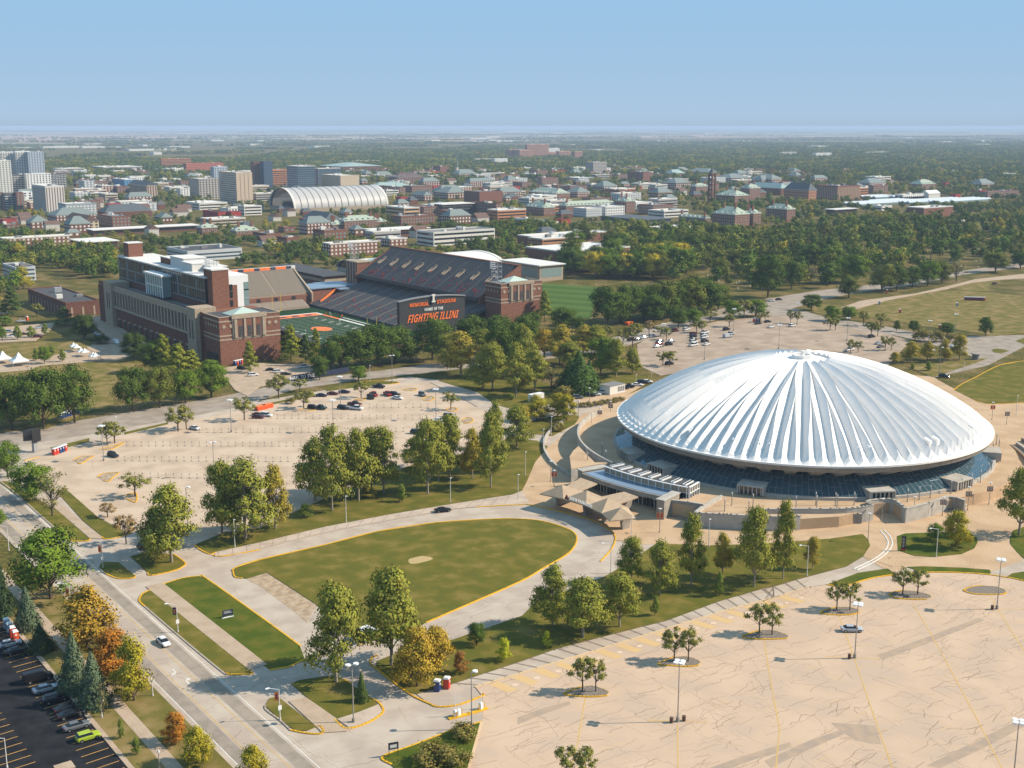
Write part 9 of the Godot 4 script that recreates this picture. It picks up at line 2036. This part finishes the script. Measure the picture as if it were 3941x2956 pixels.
	for q in TOILETS:
		for k in int(q[5]):
			var col: String = q[4][k % q[4].length()]
			var name_: String = {"r": "red", "b": "blue", "m": "maroon", "g": "grey", "o": "orange"}[col]
			var o := thing("portable_toilet", "%s portable toilet %s%s" % [name_, q[6], ("" if q[5] == 1 else ", %s in the row" % nth(k))], "toilet", Vector3(q[0] + (q[2] - q[0]) * k / maxf(1, q[5] - 1), 0.05, q[1] + (q[3] - q[1]) * k / maxf(1, q[5] - 1)), q[7], "portable toilets")
			part("cabin", meshes[0], M["plastic_" + name_], o)
			part("roof", meshes[1], M.white, o)
			part("door", meshes[2], M["plastic_" + name_], o)
			part("notice", meshes[3], M.white, o)
			n += 1
	# event tents
	for i in TENTS.size():
		var q: Array = TENTS[i]
		var o := thing("event_tent", "white peaked event tent on the lawn by the stadium, %s from left" % nth(i), "tent", Vector3(q[0], 0.1, q[1]), 0, "white event tents")
		var s: float = q[2] * 0.78
		var b := MB.new()
		var hh := 2.4; var c := [Vector3(-s, hh, s), Vector3(s, hh, s), Vector3(s, hh, -s), Vector3(-s, hh, -s)]
		for k in 4:
			var e: Vector3 = c[k]; var f: Vector3 = c[(k + 1) % 4]
			var m0 := Vector3(e.x * 0.45, hh + s * 0.32, e.z * 0.45); var m1 := Vector3(f.x * 0.45, hh + s * 0.32, f.z * 0.45)
			b.quad(e, f, m1, m0); b.tri(m0, m1, Vector3(0, hh + s * 1.05, 0))
			b.quad(e - Vector3(0, 0.35, 0), f - Vector3(0, 0.35, 0), f, e)
		part("canopy", b, M.tent, o)
		for k in 4:
			b = MB.new(); b.tube(Vector3(c[k].x, 0, c[k].z), c[k], 0.06, 0.06, 5)
			part("pole", b, M.pole_white, o)
	# roadside digital sign
	var o := thing("digital_sign", "large black two-sided message sign on a pillar by the crossing", "sign", Vector3(SIGNS[0], 0.05, SIGNS[1]), 0.45)
	var b := MB.new(); b.box(Vector3(-0.8, 0, -0.5), Vector3(0.8, 4.2, 0.5)); part("pillar", b, M.grey, o)
	b = MB.new(); b.hexa([Vector3(-1.7, 3.6, 0.9), Vector3(1.7, 3.6, 0.9), Vector3(1.7, 3.6, 1.2), Vector3(-1.7, 3.6, 1.2), Vector3(-1.7, 8.0, 0.9), Vector3(1.7, 8.0, 0.9), Vector3(1.7, 8.0, 1.2), Vector3(-1.7, 8.0, 1.2)]); part("panel", b, M.black, o)
	b = MB.new(); b.hexa([Vector3(-2.3, 3.8, -2.6), Vector3(1.6, 3.8, -2.6), Vector3(2.3, 3.8, 0.6), Vector3(1.9, 3.8, 0.7), Vector3(-2.3, 7.4, -2.6), Vector3(1.6, 7.4, -2.6), Vector3(2.3, 7.4, 0.6), Vector3(1.9, 7.4, 0.7)]); part("panel", b, M.dark, o)
	o = thing("lawn_sign", "low black sign board on two feet in the mown strip", "sign", Vector3(SIGNS[2], 0.14, SIGNS[3]), -0.1)
	b = MB.new(); b.box(Vector3(-1.2, 0.5, -0.08), Vector3(1.2, 1.7, 0.08)); part("board", b, M.navy, o)
	b = MB.new(); b.box(Vector3(-1.3, 0, -0.2), Vector3(1.3, 0.12, 0.2)); part("footing", b, M.white, o)
	for s in [-1.0, 1.0]:
		b = MB.new(); b.box(Vector3(s - 0.06, 0.1, -0.06), Vector3(s + 0.06, 0.5, 0.06)); part("leg", b, M.dark, o)
	b = MB.new()
	for k in 2: b.box(Vector3(-0.9, 1.05 + k * 0.3, 0.08), Vector3(0.9 - k * 0.3, 1.16 + k * 0.3, 0.095))
	part("lettering_lines", b, M.offwhite, o)
	o = thing("pylon_sign", "tall black sign pylon with red foot before the plaza", "sign", Vector3(SIGNS[4], 0.14, SIGNS[5]), -0.8)
	b = MB.new(); b.box(Vector3(-0.55, 0.5, -0.15), Vector3(0.55, 3.9, 0.15)); part("board", b, M.black, o)
	b = MB.new(); b.box(Vector3(-0.56, 0, -0.16), Vector3(0.56, 0.5, 0.16)); part("foot", b, M.red, o)
	b = MB.new()
	for k in 7: b.box(Vector3(-0.35, 1.0 + k * 0.38, 0.15), Vector3(0.1 + 0.2 * (k % 2), 1.12 + k * 0.38, 0.165))
	part("lettering_lines", b, M.offwhite, o)
	o = thing("entry_sign", "small dark notice board on two posts by the lot entrance", "sign", Vector3(SIGNS[6], 0.1, SIGNS[7]), -0.3)
	b = MB.new(); b.box(Vector3(-0.9, 1.3, -0.05), Vector3(0.9, 2.6, 0.05)); part("board", b, M.dark, o)
	b = MB.new(); b.box(Vector3(-0.6, 1.6, 0.05), Vector3(0.6, 2.2, 0.065)); part("print", b, M.offwhite, o)
	for s in [-0.8, 0.8]:
		b = MB.new(); b.box(Vector3(s - 0.05, 0, -0.05), Vector3(s + 0.05, 1.3, 0.05)); part("leg", b, M.dark, o)
	# attendant booth
	o = thing("attendant_booth", "white attendant booth under the trees by the gate", "booth", Vector3(SIGNS[8], 0.1, SIGNS[9]), 0.2)
	b = MB.new(); b.box(Vector3(-1.2, 0, -1.2), Vector3(1.2, 1.0, 1.2)); part("base", b, M.white, o)
	b = MB.new(); b.box(Vector3(-1.15, 1.0, -1.15), Vector3(1.15, 2.1, 1.15)); part("window", b, M.glass_dk, o)
	b = MB.new(); b.box(Vector3(-1.9, 2.1, -1.9), Vector3(1.9, 2.4, 1.9)); part("roof", b, M.white, o)
	o = thing("ticket_kiosk", "small grey ticket kiosk by the drive behind the dome", "booth", Vector3(SIGNS[10], 0.1, SIGNS[11]))
	b = MB.new(); b.tube(Vector3.ZERO, Vector3(0, 2.4, 0), 1.6, 1.6, 8); part("cabin", b, M.mid_grey, o)
	b = MB.new(); b.tube(Vector3(0, 2.4, 0), Vector3(0, 2.8, 0), 2.4, 2.2, 8); part("roof", b, M.concrete, o)
	o = thing("generator_shed", "grey metal equipment shed in the arena service yard", "shed", Vector3(SIGNS[12], 0.1, SIGNS[13]), 0.1)
	b = MB.new(); b.box(Vector3(-4.5, 0, -3), Vector3(4.5, 3.4, 3)); part("wall", b, M.offwhite, o)
	b = MB.new(); b.box(Vector3(-4.6, 3.4, -3.1), Vector3(4.6, 3.6, 3.1)); part("roof", b, M.roof_grey, o)
	for k in 3:
		b = MB.new(); b.box(Vector3(0.2 + k * 1.4, 0.8, 3.0), Vector3(1.3 + k * 1.4, 2.8, 3.05)); part("louvre", b, M.mid_grey, o)
	o = thing("container", "white storage container at the edge of the wood", "container", Vector3(SIGNS[14], 0.1, SIGNS[15]), 0.1)
	b = MB.new(); b.box(Vector3(-3.2, 0, -1.3), Vector3(3.2, 3.0, 1.3)); part("body", b, M.offwhite, o)
	b = MB.new(); b.box(Vector3(-3.25, 2.9, -1.35), Vector3(3.25, 3.1, 1.35)); part("roof", b, M.white, o)
	for i in 3:
		var q: Array = [[SIGNS[16], SIGNS[17]], [SIGNS[18], SIGNS[19]], [SIGNS[20], SIGNS[21]]][i]
		o = thing("orange_barrier", "orange container skip %s" % ["at the lot edge, near one of two", "at the lot edge, far one of two", "along the avenue below the oaks"][i], "skip", Vector3(q[0], 0.05, q[1]), 0.2)
		b = MB.new(); b.hexa([Vector3(-2.2, 0, -1.1), Vector3(2.2, 0, -1.1), Vector3(2.2, 0, 1.1), Vector3(-2.2, 0, 1.1), Vector3(-2.5, 1.5, -1.25), Vector3(2.5, 1.5, -1.25), Vector3(2.5, 1.5, 1.25), Vector3(-2.5, 1.5, 1.25)]); part("body", b, M.plastic_orange, o)
		b = MB.new(); b.box(Vector3(-2.3, 1.5, -1.1), Vector3(2.3, 1.56, 1.1)); part("cover", b, M.orange, o)
	# gate machines with yellow guard posts
	for i in GATES.size():
		var q: Array = GATES[i]
		o = thing("gate_machine", "white ticket machine with yellow guard posts on the gate kerb, %s from left" % nth(i), "gate machine", Vector3(q[0], 0.1, q[1]), 0.3, "gate machines")
		b = MB.new(); b.box(Vector3(-0.35, 0, -0.3), Vector3(0.35, 1.15, 0.3)); b.box(Vector3(-0.25, 1.15, -0.25), Vector3(0.25, 1.3, 0.2)); part("cabinet", b, M.white, o)
		for s in [-0.8, 0.8]:
			b = MB.new(); b.tube(Vector3(s, 0, 0.2), Vector3(s, 1.1, 0.2), 0.08, 0.08, 6); part("guard_post", b, M.yellow, o)
		b = MB.new(); b.tube(Vector3(0, 1.0, 0), Vector3(0.1, 4.2, 0.0), 0.05, 0.04, 5); part("barrier_arm", b, M.white, o)
	for i in GATEKERB.size():
		b = MB.new(); strip(b, pv(GATEKERB[i]), 0.9, 0.0, 0.2)
		struct("kerb", b, M.yellow)
	# hedge shrubs along the service yard
	# fence with lettering at the stadium lot
	o = thing("fence_banner", "dark fence screen with white lettering along the avenue", "fence", Vector3(FENCE[0], 0, FENCE[1]), -atan2(FENCE[3] - FENCE[1], FENCE[2] - FENCE[0]))
	var fl := Vector2(FENCE[0], FENCE[1]).distance_to(Vector2(FENCE[2], FENCE[3]))
	b = MB.new(); b.box(Vector3(0, 0.1, -0.06), Vector3(fl, 2.6, 0.06)); part("screen", b, M.navy, o)
	for k in 8:
		b = MB.new(); b.tube(Vector3(fl * k / 7.0, 0, -0.1), Vector3(fl * k / 7.0, 2.8, -0.1), 0.06, 0.06, 5); part("post", b, M.dark, o)
	text(o, "HAIL TO THE", Vector3(fl * 0.18, 1.35, 0.08), 1.5, 0.0, M.white, 12.0)
	# headstones
	var hs := MB.new(); hs.box(Vector3(-0.45, 0, -0.15), Vector3(0.45, 0.9, 0.15)); hs.hexa([Vector3(-0.45, 0.9, -0.15), Vector3(0.45, 0.9, -0.15), Vector3(0.45, 0.9, 0.15), Vector3(-0.45, 0.9, 0.15), Vector3(-0.25, 1.1, -0.15), Vector3(0.25, 1.1, -0.15), Vector3(0.25, 1.1, 0.15), Vector3(-0.25, 1.1, 0.15)]); hs.cbox(0, -0.05, 0, 1.2, 0.15, 0.5)
	var ob := MB.new(); ob.cbox(0, 0, 0, 1.3, 0.7, 1.3); ob.hexa([Vector3(-0.4, 0.7, -0.4), Vector3(0.4, 0.7, -0.4), Vector3(0.4, 0.7, 0.4), Vector3(-0.4, 0.7, 0.4), Vector3(-0.22, 4.0, -0.22), Vector3(0.22, 4.0, -0.22), Vector3(0.22, 4.0, 0.22), Vector3(-0.22, 4.0, 0.22)])
	var hm := hs.mesh(); var om := ob.mesh()
	var cem := pv(CEM)
	var sr := RandomNumberGenerator.new(); sr.seed = 21
	for i in 230:
		var q := Vector2(sr.randf_range(600, 1150), roundf(sr.randf_range(-760, -500) / 4) * 4)
		while not Geometry2D.is_point_in_polygon(q, cem): q = Vector2(sr.randf_range(600, 1150), roundf(sr.randf_range(-760, -500) / 4) * 4)
		if i % 14 == 0: solo("obelisk", om, M.headstone, "pale grey obelisk grave marker standing in the cemetery", "obelisk", Vector3(q[0], 0, q[1]), 0.1 * (i % 5), "obelisks in the cemetery")
		else: solo("headstone", hm, M.headstone, "weathered grey headstone standing in the cemetery grass", "headstone", Vector3(q[0], 0, q[1]), 0.1 * (i % 5), "headstones in the cemetery")
	# people on the field
	var pm2 := person_mesh()
	var pc := [M.orange, M.navy, M.white, M.navy]
	for i in PEOPLE.size():
		var q: Array = PEOPLE[i]
		var nm: String = ["orange", "navy", "white", "dark"][i % 4]
		var p := solo("person", pm2, pc[i % 4], "small standing person in %s kit on the football field, %s from left" % [nm, nth(i)], "person", Vector3(q[0], -5.14, q[1]), i * 1.3, "people on the football field")
		var hd := MB.new(); hd.tube(Vector3(0, 1.5, 0), Vector3(0, 1.66, 0), 0.07, 0.115, 8); hd.tube(Vector3(0, 1.66, 0), Vector3(0, 1.8, 0), 0.115, 0.05, 8)
		part("head", hd, plain(0.4, 0.26, 0.19), p)
func person_mesh() -> ArrayMesh:
	var b := MB.new()
	var ring := func(c: Vector3, rx: float, rz: float) -> Array:
		var o := []
		for i in 10: o.append(c + Vector3(cos(TAU * i / 10) * rx, 0, sin(TAU * i / 10) * rz))
		return o
	var skin := func(list: Array) -> void:
		for i in list.size() - 1:
			for j in 10:
				b.quad(list[i][(j + 1) % 10], list[i][j], list[i + 1][j], list[i + 1][(j + 1) % 10])
	skin.call([ring.call(Vector3(0, 0.8, 0), 0.17, 0.12), ring.call(Vector3(0, 1.0, 0), 0.16, 0.11), ring.call(Vector3(0, 1.3, 0), 0.22, 0.13), ring.call(Vector3(0, 1.45, 0), 0.19, 0.1), ring.call(Vector3(0, 1.52, 0), 0.07, 0.07)])
	for s in [-1, 1]:
		skin.call([ring.call(Vector3(s * 0.14, 0.0, 0.03), 0.05, 0.09), ring.call(Vector3(s * 0.12, 0.1, 0), 0.05, 0.05), ring.call(Vector3(s * 0.11, 0.45, 0), 0.065, 0.07), ring.call(Vector3(s * 0.09, 0.88, 0), 0.09, 0.1)])
		skin.call([ring.call(Vector3(s * 0.33, 0.72, 0.08), 0.035, 0.035), ring.call(Vector3(s * 0.30, 1.05, 0.0), 0.045, 0.045), ring.call(Vector3(s * 0.2, 1.42, 0), 0.06, 0.06)])
	return b.mesh()
func build_town_edges() -> void:
	# pale far structures on the horizon
	for i in FARWHITE.size():
		var q: Array = FARWHITE[i]
		var o := thing("warehouse", "far white %s on the horizon, %s from left" % [["warehouse", "shed", "grain store"][i % 3], nth(i)], "warehouse", Vector3(q[0], 0, q[1]), 0, "far white sheds")
		var b := MB.new(); b.box(Vector3(0, 0, -q[3]), Vector3(q[2], q[4], 0)); part("wall", b, M.offwhite, o)
		b = MB.new(); b.box(Vector3(-0.5, q[4], -q[3] - 0.5), Vector3(q[2] + 0.5, q[4] + 0.6, 0.5), true); part("roof", b, M.roof_white, o)

func _ready() -> void:
	rng.seed = 1
	var cam := Camera3D.new(); cam.name = "camera"
	cam.position = Vector3(0, 107, 0); cam.rotation_degrees = Vector3(-12.102, -36.54, 0)
	cam.fov = 35.394; cam.near = 1.0; cam.far = 150000.0
	add_child(cam); cam.current = true
	var env := Environment.new()
	var sky := Sky.new(); var sm := ProceduralSkyMaterial.new()
	sm.sky_top_color = Color(0.475, 0.626, 0.748); sm.sky_horizon_color = Color(0.563, 0.642, 0.717); sm.sky_curve = 0.045
	sm.ground_horizon_color = Color(0.563, 0.642, 0.717); sm.ground_bottom_color = Color(0.30, 0.28, 0.22)
	sm.sun_angle_max = 1.0; sm.sky_energy_multiplier = 1.0
	sky.sky_material = sm
	env.background_mode = Environment.BG_SKY; env.sky = sky; env.tonemap_mode = Environment.TONE_MAPPER_LINEAR; env.tonemap_exposure = 1.55
	env.fog_enabled = true; env.fog_density = 0.000075; env.fog_light_color = Color(0.80, 0.89, 1.0)
	env.sdfgi_enabled = true; env.ssao_enabled = true; env.ssil_enabled = true
	var we := WorldEnvironment.new(); we.name = "environment"; we.environment = env; add_child(we)
	var sun := DirectionalLight3D.new(); sun.name = "sun"
	sun.light_energy = 1.6; sun.light_angular_distance = 0.55; sun.light_color = Color(1.0, 0.945, 0.86); sun.shadow_enabled = true
	add_child(sun); sun.look_at_from_position(Vector3.ZERO, Vector3(-13.28, -12.0, -8.78))
	make_materials()
	build_ground()
	build_arena()
	build_stadium()
	build_town()
	build_landmarks()
	build_town_edges()
	plant_trees()
	woods()
	park_cars()
	build_lamps()
